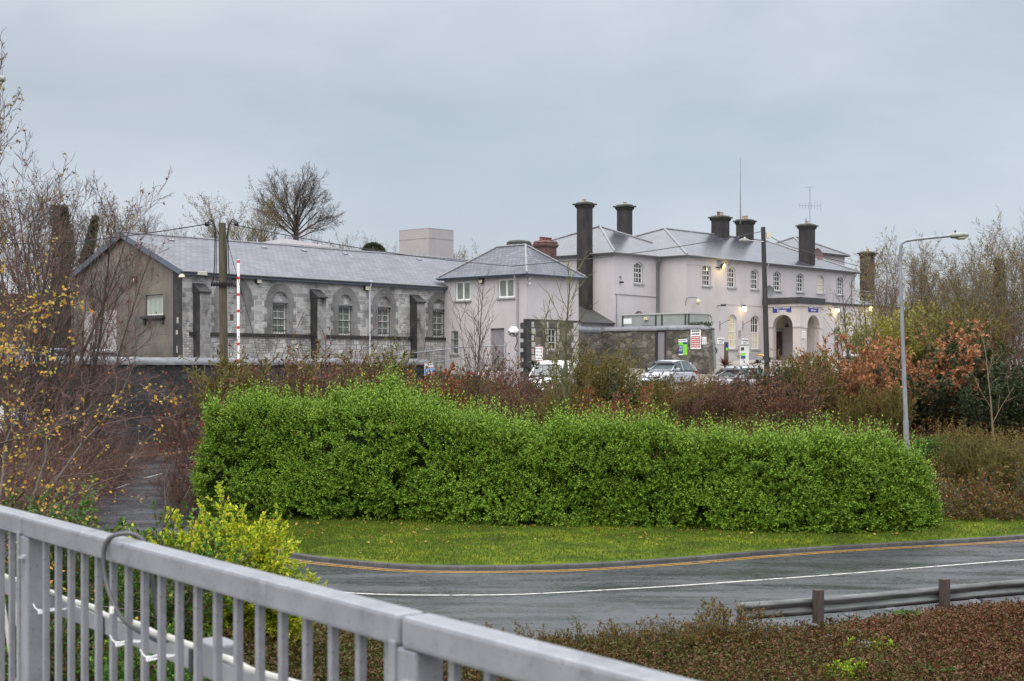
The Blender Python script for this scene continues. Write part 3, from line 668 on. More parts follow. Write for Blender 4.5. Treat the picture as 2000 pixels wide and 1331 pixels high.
def railing():
    root = thing('bridge_railing', 'grey metal bridge railing with thick top rail and upright bars', 'railing')
    t0, t1 = -3.2, 5.4; w = .068
    for ta, tb in ((t0, -.012), (.003, 2.225), (2.24, t1)):
        mb = MB(); c = rail_pt((ta+tb)/2, -w/2, -.47-.031); mb.obox(c, RD, RN, (0,0,1), (tb-ta)/2, w/2, .031); mb.build('top_rail', RAILM, root, bevel=.009)
        mb = MB(); c = rail_pt((ta+tb)/2, -w/2, -1.52); mb.obox(c, RD, RN, (0,0,1), (tb-ta)/2, .025, .025); mb.build('bottom_rail', RAILM, root, bevel=.005)
    for tp in (-2.24, .0, 2.24, 4.48):
        mb = MB(); mb.obox(rail_pt(tp, -w/2, -1.08), RD, RN, (0,0,1), .05, .032, .548); po = mb.build('post', RAILM, root, bevel=.006)
        mb = MB(); mb.obox(rail_pt(tp-.028, -w/2-.034, -1.06), RD, RN, (0,0,1), .012, .004, .54); mb.build('weld_strip', RAILM, po, bevel=.003)
        mb = MB(); q = rail_pt(tp+.018, -w/2, -.60); mb.tube([q-RN*.032, q-RN*.040], .013, 12); mb.tube([q-RN*.040, q-RN*.052], .009, 6); mb.build('bolt', STEEL, po)
    mbp = None; src = None
    for tp in (-2.24, .0, 2.24, 4.48):
        for k in range(1, 20):
            t = tp+.02+k*.112
            if t < t0+.05 or t > t1-.05: continue
            if src is None:
                mb = MB(); mb.obox((0,0,0), RD, RN, (0,0,1), .0095, .0095, .50); src = mb.build('baluster', RAILM, root, bevel=.003); o = src
            else: o = src.copy(); C.objects.link(o); o.parent = root
            o.location = rail_pt(t, -w/2, -1.03)
railing()
# light strip tied to the far side of the railing
bar = thing('light_strip', 'grey light strip with white rope cable tied behind the railing bars', 'light strip')
mb = MB(); mb.obox(rail_pt(.9, .055, -.765), RD, RN, (0,0,1), 3.0, .016, .026); mb.build('channel', STEEL, bar, bevel=.004)
mb = MB(); mb.tube([rail_pt(-2.1+.12*i, .05+.006*math.sin(i*1.7), -.732+.004*math.sin(i*2.3)) for i in range(52)], .009, 8); mb.build('rope_cable', mat('dirty_white_cable', (.5,.49,.44), (.66,.65,.60), rough=.5, scale=12), bar)
for t in (-.35, .42, 1.05, 1.62, 2.3):
    mb = MB(); mb.obox(rail_pt(t, .055, -.765), RD, RN, (0,0,1), .011, .020, .031); mb.build('clamp', DKMET, bar)
jb = MB(); jb.obox((0,0,0), RD, RN, (0,0,1), .062, .04, .045); tag(jb.build('junction_box', mat('grey_plastic_box', (.23,.235,.25), rough=.5), bevel=.006, loc=rail_pt(1.13, .075, -.75)), 'small grey plastic box on the light strip behind the railing', 'junction box')
mb = MB(); pts = []
for i in range(22):
    u = i/21; an = math.pi*(1.02-1.06*u); pts.append(rail_pt(.72+.10*math.cos(an)*-1+.07, -.105+.16*u, -.60+.155*math.sin(math.pi*min(1, u*1.0))))
pts = [rail_pt(.88,.03,-.745), rail_pt(.84,-.06,-.69), rail_pt(.79,-.078,-.63), rail_pt(.745,-.080,-.57), rail_pt(.735,-.080,-.51), rail_pt(.748,-.075,-.468), rail_pt(.775,-.045,-.452), rail_pt(.80,-.01,-.455), rail_pt(.82,.012,-.485), rail_pt(.835,.018,-.56), rail_pt(.84,.03,-.66), rail_pt(.89,.04,-.74)]
def smooth_path(pts, k=2):
    P = [Vector(p) for p in pts]
    for _ in range(k):
        Q = [P[0]]
        for a, b in zip(P[:-1], P[1:]): Q += [a*.75+b*.25, a*.25+b*.75]
        P = Q+[P[-1]]
    return P
mb.smooth = True; mb.tube(smooth_path(pts), .0065, 8)
tag(mb.build('cable_loop', mat('grey_cable', (.07,.07,.075), rough=.5)), 'dark grey cable looped over the top rail', 'cable')
TIEM = mat('white_cable_tie', (.78,.79,.80), rough=.4)
def tie(t, z, label):
    o = thing('cable_tie', label, 'cable tie', rail_pt(t, 0, z), group='white cable ties on the railing')
    mb = MB(); n = 14; mb.tube([RD*(.014*math.cos(2*math.pi*i/n))+RN*(.005+.046*math.sin(2*math.pi*i/n))+Vector((0,0,.003*math.sin(i))) for i in range(n+1)], .0026, 6); mb.build('strap', TIEM, o)
    mb = MB(); mb.obox(RN*-.042, RD, RN, (0,0,1), .006, .005, .006); mb.tube([RN*-.043, RN*-.055+RD*-.008+Vector((0,0,.012)), RN*-.06+RD*-.012+Vector((0,0,.025))], .002, 5); mb.build('tail', TIEM, o)
tie(.10, -.76, 'white cable tie on the first bar right of the left post'); tie(.745, -.76, 'white cable tie below the cable loop on the railing'); tie(1.47, -.77, 'white cable tie right of the grey junction box'); tie(.96, -.765, 'white cable tie left of the grey junction box')
mb = MB(); mb.obox((0,0,0), RD, RN, (0,0,1), .007, .005, .010); tag(mb.build('cable_tag', TIEM, loc=rail_pt(.805, -.082, -.655), bevel=.003), 'small white tag where the looped cable ends', 'cable tag')
mb = MB()
for (ta, za, tb, zb) in ((-.62,-.80,-.30,-1.5),(-.50,-.78,-.12,-1.5)):
    mb.tube(smooth_path([rail_pt(ta,.06,za), rail_pt((ta+tb)/2-.03,.07,(za+zb)/2), rail_pt(tb,.06,zb)]), .007, 6)
tag(mb.build('hanging_cable', mat('pale_cable', (.55,.5,.48), rough=.5)), 'pale cables hanging behind the bars left of the left post', 'cable')
# the deck the viewer stands on, seen from above only
mb = MB(); p = [rail_pt(-9, .25, -1.75), rail_pt(9, .25, -1.75), rail_pt(9, -9, -1.75), rail_pt(-9, -9, -1.75)]
mb.add(p+[q-Vector((0,0,.5)) for q in p], [(3,2,1,0),(4,5,6,7),(0,1,5,4),(1,2,6,5),(2,3,7,6),(3,0,4,7)])
tag(mb.build('bridge_deck', mat('deck_concrete', (.20,.20,.20), (.28,.28,.27), rough=.8)), kind='structure')
# ---------------------------------------------------------------- buildings
Z3 = Vector((0, 0, 1))
FRONT = (Vector((1,0,0)), Vector((0,-1,0)))     # faces b = const: u runs along a
LEFT = (Vector((0,1,0)), Vector((-1,0,0)))      # faces a = const: u runs along b
def frame_pt(kind, plane, u, z, out=0.0):
    return Vector((u, plane-out, z)) if kind == 'F' else Vector((plane-out, u, z))
def sash_window(root, kind, plane, cu, w, z0, z1, rise, pane, cols=2, rows=6, depth=.14, fw=.055, bw=.024, sill=True, frame=WHITE, sash=True, name='window'):
    """frame and glazing bars with the pane and the sill as sub-parts, set back in the reveal"""
    ux, n = FRONT if kind == 'F' else LEFT
    o = frame_pt(kind, plane, 0, 0, -depth); mb = MB()
    outer = opening(cu, w, z0, z1, rise); inner = opening(cu, w-2*fw, z0+fw, z1-fw, max(rise-.01, 0))
    mb.wall(outer, [inner], o+n*.05, ux, n, .05)
    def bar(u0, u1, za, zb, pr=.04):
        a = o+ux*u0+Z3*za; c = o+ux*((u0+u1)/2)+Z3*((za+zb)/2)+n*(pr/2); mb.obox(c, ux, n, Z3, (u1-u0)/2, pr/2, (zb-za)/2)
    l, r_ = cu-w/2+fw, cu+w/2-fw; b0, b1 = z0+fw, z1-fw
    def top_at(u):
        if rise <= 0: return b1
        h = (w-2*fw)/2; rs = min(rise, h); rad = (h*h+rs*rs)/(2*rs); return b1-rad+math.sqrt(max(rad*rad-(u-cu)**2, 0))
    for k in range(1, cols):
        u = l+(r_-l)*k/cols; bar(u-bw/2, u+bw/2, b0, top_at(u), .035)
    for k in range(1, rows):
        zz = b0+(b1-b0)*k/rows; t = bw*1.6 if (sash and k == rows//2) else bw
        bar(l, r_, zz-t/2, zz+t/2, .033+(.012 if t > bw else 0))
    f = mb.build(name, frame, root)
    g_ = MB(); g_.wall(outer, [], o+n*.004, ux, n, 0); g_.build('pane', pane, f)
    if sill:
        s_ = MB(); s_.obox(o+ux*cu+Z3*(z0-.055)+n*(depth/2+.04), ux, n, Z3, w/2+.09, depth/2+.045, .052); s_.build('sill', SILL, f, bevel=.008)
    return f
def hip_roof(root, a0, a1, b0, b1, z, rise, h0, h1, m, axis='a', over=.28, fm=None, ridge=None, name='roof', fh=.15):
    """hipped roof with fascia and soffit; h0/h1 = run of the hips at the two ends of the ridge"""
    sw = (lambda p: p) if axis == 'a' else (lambda p: (p[1], p[0], p[2]))
    if axis == 'b': a0, a1, b0, b1 = b0, b1, a0, a1
    a0 -= over; a1 += over; b0 -= over; b1 += over; mid = (b0+b1)/2; zr = z+rise
    E = [(a0,b0,z),(a1,b0,z),(a1,b1,z),(a0,b1,z)]; r0 = (a0+h0+over, mid, zr); r1 = (a1-h1-over, mid, zr)
    mb = MB(); q = [sw(p) for p in E+[r0, r1]]
    fs = [(0,1,5,4),(2,3,4,5),(3,0,4),(1,2,5)]
    if axis == 'b': fs = [f[::-1] for f in fs]
    mb.add(q, fs); rf = mb.build(name, m, root)
    # fascia board with gutter, and soffit
    fb = MB(); lo = [sw((p[0], p[1], z-fh)) for p in E]; hi = [sw((p[0], p[1], z-.004)) for p in E]
    fb.add(lo+hi, [(0,1,5,4),(1,2,6,5),(2,3,7,6),(3,0,4,7),(0,3,2,1)])
    fb.build('fascia', fm or LEAD, root)
    gb = MB(); gb.smooth = True
    gp = [sw((p[0]+sx*.05, p[1]+sy*.05, z-.045)) for p, sx, sy in zip(E, (-1,1,1,-1), (-1,-1,1,1))]
    for i in range(4): gb.tube([gp[i], gp[(i+1) % 4]], .055, 8)
    gb.build('gutter', fm or LEAD, root)
    if ridge:
        rb = MB(); up = Vector((0,0,.015))
        for A, B in ((r0, r1), (E[0], r0), (E[3], r0), (E[1], r1), (E[2], r1)):
            if (Vector(A)-Vector(B)).length > .1: rb.tube([Vector(sw(A))+up, Vector(sw(B))+up], .075, 6)
        rb.build('ridge_tiles', ridge, rf)
    return rf
RIDGE = mat('ridge_tile', (.15,.155,.17), (.25,.255,.265), rough=.5, scale=6)
def chimney(root, a, b, z0, z1, ha, hb, pots=(), capw=.17, name='chimney', m=CHIM):
    mb = MB(); mb.box(a-ha, a+ha, b-hb, b+hb, z0, z1-.42); c = mb.build(name, m, root, bevel=.012)
    mb = MB(); mb.frustum(a, b, z1-.42, z1-.30, ha+.01, hb+.01, ha+.09, hb+.09); mb.box(a-ha-.09, a+ha+.09, b-hb-.09, b+hb+.09, z1-.298, z1-.20)
    mb.box(a-ha-capw, a+ha+capw, b-hb-capw, b+hb+capw, z1-.198, z1-.10); mb.frustum(a, b, z1-.098, z1, ha+.06, hb+.06, ha-.02, hb-.02); mb.build('cap', CHCAP if m is CHIM else m, c)
    for (da, db, hh, pm) in pots:
        mb = MB(); mb.lathe((a+da, b+db, z1-.01), [(.13,0),(.14,.03),(.115,.05),(.11,hh-.05),(.135,hh-.04),(.135,hh)], 12); mb.build('chimney_pot', pm, c)
    return c
def pipe(root, pts, r=.045, m=LEAD, name='drainpipe'):
    mb = MB(); mb.smooth = True; mb.tube(pts, r, 8); o = mb.build(name, m, root); return o
# ---------------- stone goods building
def stone_building():
    root = thing('stone_building', 'long grey stone building with arched windows and a brown rendered gable end', 'building', W(0, 0), TH)
    BF = 6.47; A0_, A1_ = -18.5, 9.0; ZE = 4.82; ZR = 6.93; BM = 11.6; BB = 16.73; ZS = 1.72
    lower = MB(); lower.wall([(A0_+.02,-.8),(A1_,-.8),(A1_,ZS),(A0_+.02,ZS)], [], (0,BF-.04,0), *FRONT, 0); lower.build('lower_wall', STONEP, root)
    wins = []      # centre px, half width m
    up = MB(); holes = []
    spec = [(545, 590, 652.4), (672.5, 592, 656.5), (748.5, 595, 658), (855, 596, 660)]
    W_ = 1.02
    for px, yt, yb in spec:
        a = a_of(px+2, BF); wins.append(a); holes.append(opening(a, W_, ZS+.02, 4.02, W_/2))
    ab = a_of(455, BF); holes.append(opening(ab, W_+.55, ZS+.02, 4.28, .75))
    up.wall([(A0_+.02,ZS),(A1_,ZS),(A1_,ZE),(A0_+.02,ZE)], holes, (0,BF,0), *FRONT, .26); up.build('upper_wall', STONE, root)
    # arch surrounds of larger dressed stones, 25 mm proud, with toothed jambs
    for a in wins+[ab]:
        blind = a == ab; w = W_+(.55 if blind else 0); zt = 4.28 if blind else 4.02; ri = .75 if blind else w/2
        inn = opening(a, w, ZS+.02, zt, ri, 14); h = w/2; t = .42
        outl = [(a-h-t-.12, ZS+.02),(a+h+t+.12, ZS+.02)]
        zs = zt-ri; k = 0; zz = ZS+.02
        right = []
        while zz < zs-.2:
            e = t+(.12 if k % 2 == 0 else -.06); right += [(a+h+e, zz), (a+h+e, min(zz+.36, zs))]; zz += .36; k += 1
        left = [(2*a-p[0], p[1]) for p in right][::-1]
        rad = h+t; arc = [(a+rad*math.sin(R(90)-R(180)*i/16), zs+(ri+t)*math.cos(R(90)-R(180)*i/16)) for i in range(17)]
        outer = right+arc+left
        mb = MB(); mb.wall(outer, [inn], (0, BF-.025, 0), *FRONT, .02); mb.build('arch_surround', STONED, root)
    mb = MB(); mb.wall(opening(ab, W_+.55, ZS, 4.28, .75), [], (0, BF+.20, 0), *FRONT, 0); mb.build('blind_arch_infill', STONE, root)
    for i, a in enumerate(wins):
        mb = MB(); mb.wall(opening(a, W_, 3.42, 4.02, W_/2), [], (0, BF+.14, 0), *FRONT, 0); mb.build('arch_infill', STONE, root)
        mb = MB(); mb.obox((a, BF+.05, 3.44), (1,0,0), (0,1,0), Z3, W_/2, .09, .035); mb.build('window_head', LEAD, root)
        f = sash_window(root, 'F', BF, a, W_-.06, ZS+.06, 3.40, 0, GLASSG, 2, 4, depth=.2, fw=.085, bw=.04, sill=False)
        br = MB()
        for k in range(6):
            x = a-W_/2+.09+(W_-.18)*k/5; br.tube([(x, BF+.045, ZS+.05), (x, BF+.045, 3.40)], .013, 6)
        for zz in (1.95, 2.55, 3.2): br.obox((a, BF+.045, zz), (1,0,0), (0,1,0), Z3, W_/2-.02, .006, .022)
        br.build('security_bars', DKMET, f)
    # gable end in brown roughcast, bare pale patch and door at its left, dressed quoins
    gab = [(BF+.75,-.8),(BB,-.8),(BB,ZE),(BM,ZR-.02),(BF+.75,ZE+.31)]
    wb = b_of(301, A0_); wz0, wz1 = z_of(617, A0_, wb), z_of(576, A0_, wb)
    db = b_of(195, A0_); dz = z_of(623, A0_, db)
    gm = MB(); gm.wall(gab, [opening(wb, 1.55, wz0, wz1), opening(db, .95, -.75, dz)], (A0_,0,0), *LEFT, .2); gm.build('gable_wall', ROUGH, root)
    qm = MB(); qm.wall([(BF-.02,-.8),(BF+.75,-.8),(BF+.75,ZE+.31),(BF-.02,ZE)], [], (A0_+.005,0,0), *LEFT, 0); qm.build('corner_stones', DSTONE, root)
    qm = MB()
    for (y, z, w, h) in ((.35,2.35,.16,.3),(.42,1.75,.15,.22),(.4,.9,.1,.35),(.2,.55,.16,.12),(.45,.2,.12,.35),(.2,.2,.2,.3),(.3,.0,.12,.16)):
        qm.obox((A0_+.003, BF+y, z), (1,0,0), (0,1,0), Z3, .012, w/2, h/2)
    qm.build('pale_quoin_stones', QUOIN, root)
    pm = MB(); pb0, pb1 = b_of(228, A0_), b_of(165, A0_); pm.wall([(pb0,-.78),(pb1,-.78),(pb1,3.0),(pb0,3.0)], [opening(db, .952, -.76, dz)], (A0_-.012,0,0), *LEFT, .01)
    pm.build('pale_wall_patch', PINK2, root)
    dm = MB(); dm.obox((A0_+.12, db, (dz-.75)/2), (1,0,0), (0,1,0), Z3, .03, .47, (dz+.75)/2); d = dm.build('door', GRYDOOR, root)
    f = sash_window(root, 'L', A0_, wb, 1.5, wz0+.03, wz1-.03, 0, GLASSG, 1, 1, depth=.16, fw=.05, sill=False)
    vb = MB()
    for k in range(13): vb.obox((A0_+.13, wb-.68+1.36*k/12, (wz0+wz1)/2), (1,0,0), (0,1,0), Z3, .012, .035, (wz1-wz0)/2-.08)
    vb.build('vertical_blind', mat('pale_green_blind', (.46,.52,.45), rough=.6), f)
    sb = MB(); sb.obox((A0_-.06, wb, wz0-.09), (1,0,0), (0,1,0), Z3, .14, .98, .075); sb.obox((A0_-.03, wb-.78, wz0-.30), (1,0,0), (0,1,0), Z3, .08, .08, .14); sb.obox((A0_-.03, wb+.78, wz0-.30), (1,0,0), (0,1,0), Z3, .08, .08, .14); sb.build('stone_sill', DSTONE, f, bevel=.01)
    # closing walls
    bw_ = MB(); bw_.quad((A0_,BB,-.8),(A1_,BB,-.8),(A1_,BB,ZE),(A0_,BB,ZE)); bw_.quad((A1_,BF,-.8),(A1_,BB,-.8),(A1_,BB,ZE),(A1_,BM,ZR),(A1_,BF,ZE)); bw_.build('back_wall', STONE, root)
    # roof
    ov = .22; oa = .18; sl = (ZR-ZE)/(BM-BF); rm = MB(); th = .09
    e0 = (BF-ov, ZE-ov*sl+.10); e1 = (BB+ov, ZE-ov*sl+.10); rz = ZR+.10
    a0r, a1r = A0_-oa, A1_
    rm.quad((a0r,e0[0],e0[1]),(a1r,e0[0],e0[1]),(a1r,BM,rz),(a0r,BM,rz)); rm.quad((a1r,e1[0],e1[1]),(a0r,e1[0],e1[1]),(a0r,BM,rz),(a1r,BM,rz))
    rm.quad((a0r,e0[0],e0[1]-th),(a0r,BM,rz-th),(a1r,BM,rz-th),(a1r,e0[0],e0[1]-th)); rm.quad((a0r,e1[0],e1[1]-th),(a1r,e1[0],e1[1]-th),(a1r,BM,rz-th),(a0r,BM,rz-th))
    rf = rm.build('roof', slatemat('pale_wet_slates', (.080,.086,.108), (.135,.142,.170), (.030,.033,.040), .36, .28, rough=.38, spec=.28), root)
    rd = MB(); k = 0; x = a0r
    while x < a1r: rd.tube([(x, BM, rz+.005), (min(x+.44, a1r), BM, rz+.005)], .075, 6); x += .45
    rd.build('ridge_tiles', RIDGE, rf)
    vt = MB()
    for (px, py) in ((336,465),(517,487),(596,492),(675,498),(820,508)):
        a = a_of(px, BM-.8); vt.obox((a, BM-.75, rz-.75*sl+.03), (1,0,0), Vector((0,1,sl)).normalized(), Vector((0,-sl,1)).normalized(), .15, .1, .025)
    vt.build('roof_vent', LEAD, rf)
    bg = MB(); t = .05
    for s_, e in ((1, e0), (-1, e1)):
        dirv = Vector((0, BM-e[0], rz-e[1])); ln = dirv.length; dirv.normalize(); up = Vector((1,0,0)).cross(dirv); up = up if up.z > 0 else -up
        c = Vector((a0r-.02, (BM+e[0])/2, (rz+e[1])/2))-up*.12; bg.obox(c, dirv, (1,0,0), up, ln/2+.03, .022, .14)
    bg.build('bargeboard', FASC, root)
    fb = MB(); fb.obox(((a0r+a1r)/2, e0[0]+.03, e0[1]-.16), (1,0,0), (0,1,0), Z3, (a1r-a0r)/2-.03, .02, .10); fb.obox(((a0r+a1r)/2, (e0[0]+BF)/2, e0[1]-.25), (1,0,0), (0,1,0), Z3, (a1r-a0r)/2-.05, .1, .012); fb.build('fascia', FASC, root)
    gt = MB(); gt.smooth = True; gt.tube([(a0r, e0[0]-.05, e0[1]-.07), (a1r, e0[0]-.05, e0[1]-.07)], .058, 8); gt.build('gutter', LEAD, root)
    # buttresses
    for px0, px1 in ((369,409), (601,633), (796,825)):
        ac = a_of((px0+px1)/2+4, BF-.25); w = .62; zc = 3.72; pr = .58
        mb = MB(); mb.box(ac-w/2, ac+w/2, BF-pr, BF+.04, -.8, zc); bt = mb.build('buttress', STONEB, root, bevel=.01)
        mb = MB(); mb.add([(ac-w/2-.05,BF-pr-.09,zc),(ac+w/2+.05,BF-pr-.09,zc),(ac+w/2+.05,BF+.02,zc),(ac-w/2-.05,BF+.02,zc),(ac-w/2-.05,BF-pr-.09,zc+.08),(ac+w/2+.05,BF-pr-.09,zc+.08),(ac+w/2+.05,BF+.02,zc+.52),(ac-w/2-.05,BF+.02,zc+.52)],
            [(0,3,2,1),(4,5,6,7),(0,1,5,4),(1,2,6,5),(2,3,7,6),(3,0,4,7)]); mb.build('cap_stone', DSTONE, bt, bevel=.012)
        mb = MB(); mb.box(ac-w/2-.012, ac-w/2-.002, BF-pr, BF, -.8, zc); mb.build('dark_side', DSTONE, bt)  # thin black sheet over the left side of the buttress
    # string course, broken by the windows' bays
    sc_ = MB(); xs = [A0_+.9]+[0.55]
    sc_.obox(((A0_+.55)/2, BF-.06, ZS-.03), (1,0,0), (0,1,0), Z3, (.55-A0_)/2-.4, .085, .075); sc_.build('string_course', mat('mossy_string_course', (.016,.015,.014), (.05,.047,.04), rough=.8, scale=5, bmp=(10,.7,.04)), root)
    pa = a_of(724, BF-.2); pipe(root, [(pa-.02, BF-.26, ZE+.02), (pa, BF-.22, ZE-.12), (pa, BF-.12, ZE-.45), (pa, BF-.12, -.5)], .055, mat('pale_grey_pipe', (.60,.62,.66), rough=.4))
    for px, py in ((505,548), (716,562)):
        a = a_of(px, BF-.1); z = z_of(py, a, BF-.1); mb = MB(); mb.box(a-.17, a+.17, BF-.16, BF, z-.15, z+.15); fl = mb.build('flood_light', DKMET, root, bevel=.015)
        mb = MB(); mb.box(a-.14, a+.14, BF-.185, BF-.162, z-.14, z+.06); mb.build('lens', LAMPOFF, fl)
    b = b_of(265, A0_); z = z_of(546, A0_, b); mb = MB(); mb.box(A0_-.16, A0_, b-.15, b+.15, z-.17, z+.17); fl = mb.build('flood_light', DKMET, root, bevel=.015); mb = MB(); mb.box(A0_-.185, A0_-.162, b-.12, b+.13, z-.16, z+.05); mb.build('lens', LAMPOFF, fl)
    mb = MB(); mb.lathe((A0_-.1, BF-.15, ZE-.36), [(.17,0),(.16,.06),(.10,.16),(.04,.2)], 14); mb.build('corner_lamp', LAMPOFF, root)
    mb = MB(); a = a_of(393, BF-.2); mb.obox((a, BF-.25, ZE-.12), Vector((1,.1,0)).normalized(), (0,1,0), Z3, .30, .10, .10); mb.build('camera_housing', mat('cream_housing', (.50,.48,.42), rough=.5), root, bevel=.02)
    mb = MB(); mb.obox((a_of(457,BF), BF+.198, z_of(620,a_of(457,BF),BF)), (1,0,0), (0,1,0), Z3, .11, .012, .16); mb.build('brick_patch', BRICK, root)
stone_building()
# ---------------- small two-storey house
def gate_house():
    root = thing('small_house', 'small square pale pink house with hipped slate roof beside the stone building', 'house', W(0, 0), TH)
    A1_, B1_ = 4.64, 6.47; ZE = 5.28
    LW = []
    def lw(px0, px1, y0, y1):
        b0, b1 = b_of(px1, 0), b_of(px0, 0); z1, z0 = z_of(y0, 0, (b0+b1)/2), z_of(y1, 0, (b0+b1)/2); return ((b0+b1)/2, b1-b0, z0, z1)
    w1, w2 = lw(889.6, 918.7, 549.8, 587.4), lw(972.8, 1004.4, 544.7, 582); dr = lw(958, 985, 641.5, 725); nw = lw(882, 895, 647, 692)
    mb = MB(); mb.wall([(0,-1.6),(B1_,-1.6),(B1_,ZE),(0,ZE)], [opening(*w) for w in (w1, w2, dr, nw)], (0,0,0), *LEFT, .16); mb.build('left_wall', PINK, root)
    zst = z_of(624, 1, 0); zb = -1.6; mb = MB(); mb.wall([(0,zst),(A1_,zst),(A1_,ZE),(0,ZE)], [], (0,0,0), *FRONT, 0); mb.build('front_wall', PINK, root)
    mb = MB(); mb.quad((A1_,0,-1.6),(A1_,B1_,-1.6),(A1_,B1_,ZE),(A1_,0,ZE)); mb.quad((A1_,B1_,-1.6),(0,B1_,-1.6),(0,B1_,ZE),(A1_,B1_,ZE)); mb.build('back_wall', PINK, root)
    fa = a_of(1080, 0); fz0, fz1 = z_of(684, fa, 0), z_of(642, fa, 0)
    mb = MB(); mb.wall([(0,zb),(A1_,zb),(A1_,zst),(0,zst)], [opening(fa, .75, fz0, fz1)], (0,.03,0), *FRONT, .16); mb.build('rubble_base', RUBB, root)
    q = MB(); q.box(-.02, .44, -.012, .2, zb, zst-.01); q.build('corner_pier', DSTONE, root)
    z = zst-.36
    while z > -1.4: q = MB(); q.box(-.03, -.018, .02, .42, z-.17, z+.15); q.build('corner_tooth', DSTONE, root); z -= .55
    q = MB(); z = zst-.3; k = 0
    while z > -1.4:
        q.box(.445, .445+(.34 if k % 2 else .2), -.01, .1, z-.16, z+.15); q.box(A1_-(.62 if k % 2 else .45), A1_-.01, -.01, .1, z-.18, z+.17)
        q.box(fa-.42-(.22 if k % 2 else .12), fa-.40, -.008, .1, z-.16, z+.16) if fz0-.3 < z < fz1+.2 else None
        q.box(fa+.40, fa+.42+(.22 if k % 2 else .12), -.008, .1, z-.16, z+.16) if fz0-.3 < z < fz1+.2 else None
        z -= .38; k += 1
    q.build('quoin_stones', QUOIN, root)
    sash_window(root, 'F', 0, fa, .72, fz0+.02, fz1-.02, 0, GLASS, 2, 3, depth=.16)
    for w in (w1, w2): 
        f = sash_window(root, 'L', 0, w[0], w[1]-.02, w[2]+.01, w[3]-.01, 0, GLASSG, 2, 1, depth=.1, fw=.085, bw=.11, frame=UPVC)
    f = sash_window(root, 'L', 0, nw[0], nw[1]-.02, nw[2]+.01, nw[3]-.01, 0, GLASSG, 1, 3, depth=.12)
    br = MB()
    for k in range(4): br.tube([(-.02, nw[0]-nw[1]/2+.06+(nw[1]-.12)*k/3, nw[2]), (-.02, nw[0]-nw[1]/2+.06+(nw[1]-.12)*k/3, nw[3])], .012, 6)
    for z in (.3, .62): br.obox((-.02, nw[0], nw[2]+(nw[3]-nw[2])*z), (1,0,0), (0,1,0), Z3, .008, nw[1]/2, .02)
    br.build('security_bars', DKMET, f)
    mb = MB(); mb.box(.12, .16, dr[0]-dr[1]/2, dr[0]+dr[1]/2, dr[2], dr[3]); d = mb.build('door', GRYDOOR, root); mb = MB(); mb.tube([(.1, dr[0]-.3, dr[2]+1.05),(.07, dr[0]-.3, dr[2]+1.05)], .03, 8); mb.build('handle', STEEL, d)
    mb = MB(); mb.box(-.006, .0, .34, .40, -1.5, zst); 
    hip_roof(root, 0, A1_, 0, B1_, ZE+.02, 1.86, 2.1, 2.1, SLATE, axis='b', fm=FASC, ridge=RIDGE, over=.3)
    pb = b_of(1012, 0); pipe(root, [(-.33, pb, ZE-.05), (-.30, pb, ZE-.18), (-.07, pb, ZE-.5), (-.07, pb, -1.4)], .05, mat('pink_painted_pipe', (.40,.375,.40), rough=.5))
    b = b_of(942, 0); z = z_of(549, 0, b); mb = MB(); mb.box(-.16, 0, b-.15, b+.15, z-.14, z+.15); fl = mb.build('flood_light', DKMET, root, bevel=.015); mb = MB(); mb.box(-.185, -.162, b-.13, b+.13, z-.13, z+.05); mb.build('lens', LAMPOFF, fl)
    q = MB()
    for y in (544, 554): z = z_of(y, .15, 0); q.lathe((.18, -.09, z-.08), [(.03,0),(.07,.04),(.07,.1),(.03,.14)], 10)
    q.build('camera_dome', UPVC, root)
    # chimneys behind the ridge
    chimney(root, 4.0, 2.0, 5.5, z_of(471, 4.0, 2.0), .52, .42, [(-.38,0,.22,POTR),(-.13,0,.22,POTR),(.13,0,.22,POTR),(.38,0,.22,POTR)], .04, m=BRICK)
    chimney(root, 4.0, 4.1, 5.4, z_of(470.5, 4.0, 4.1), .48, .42, [], .08)
gate_house()
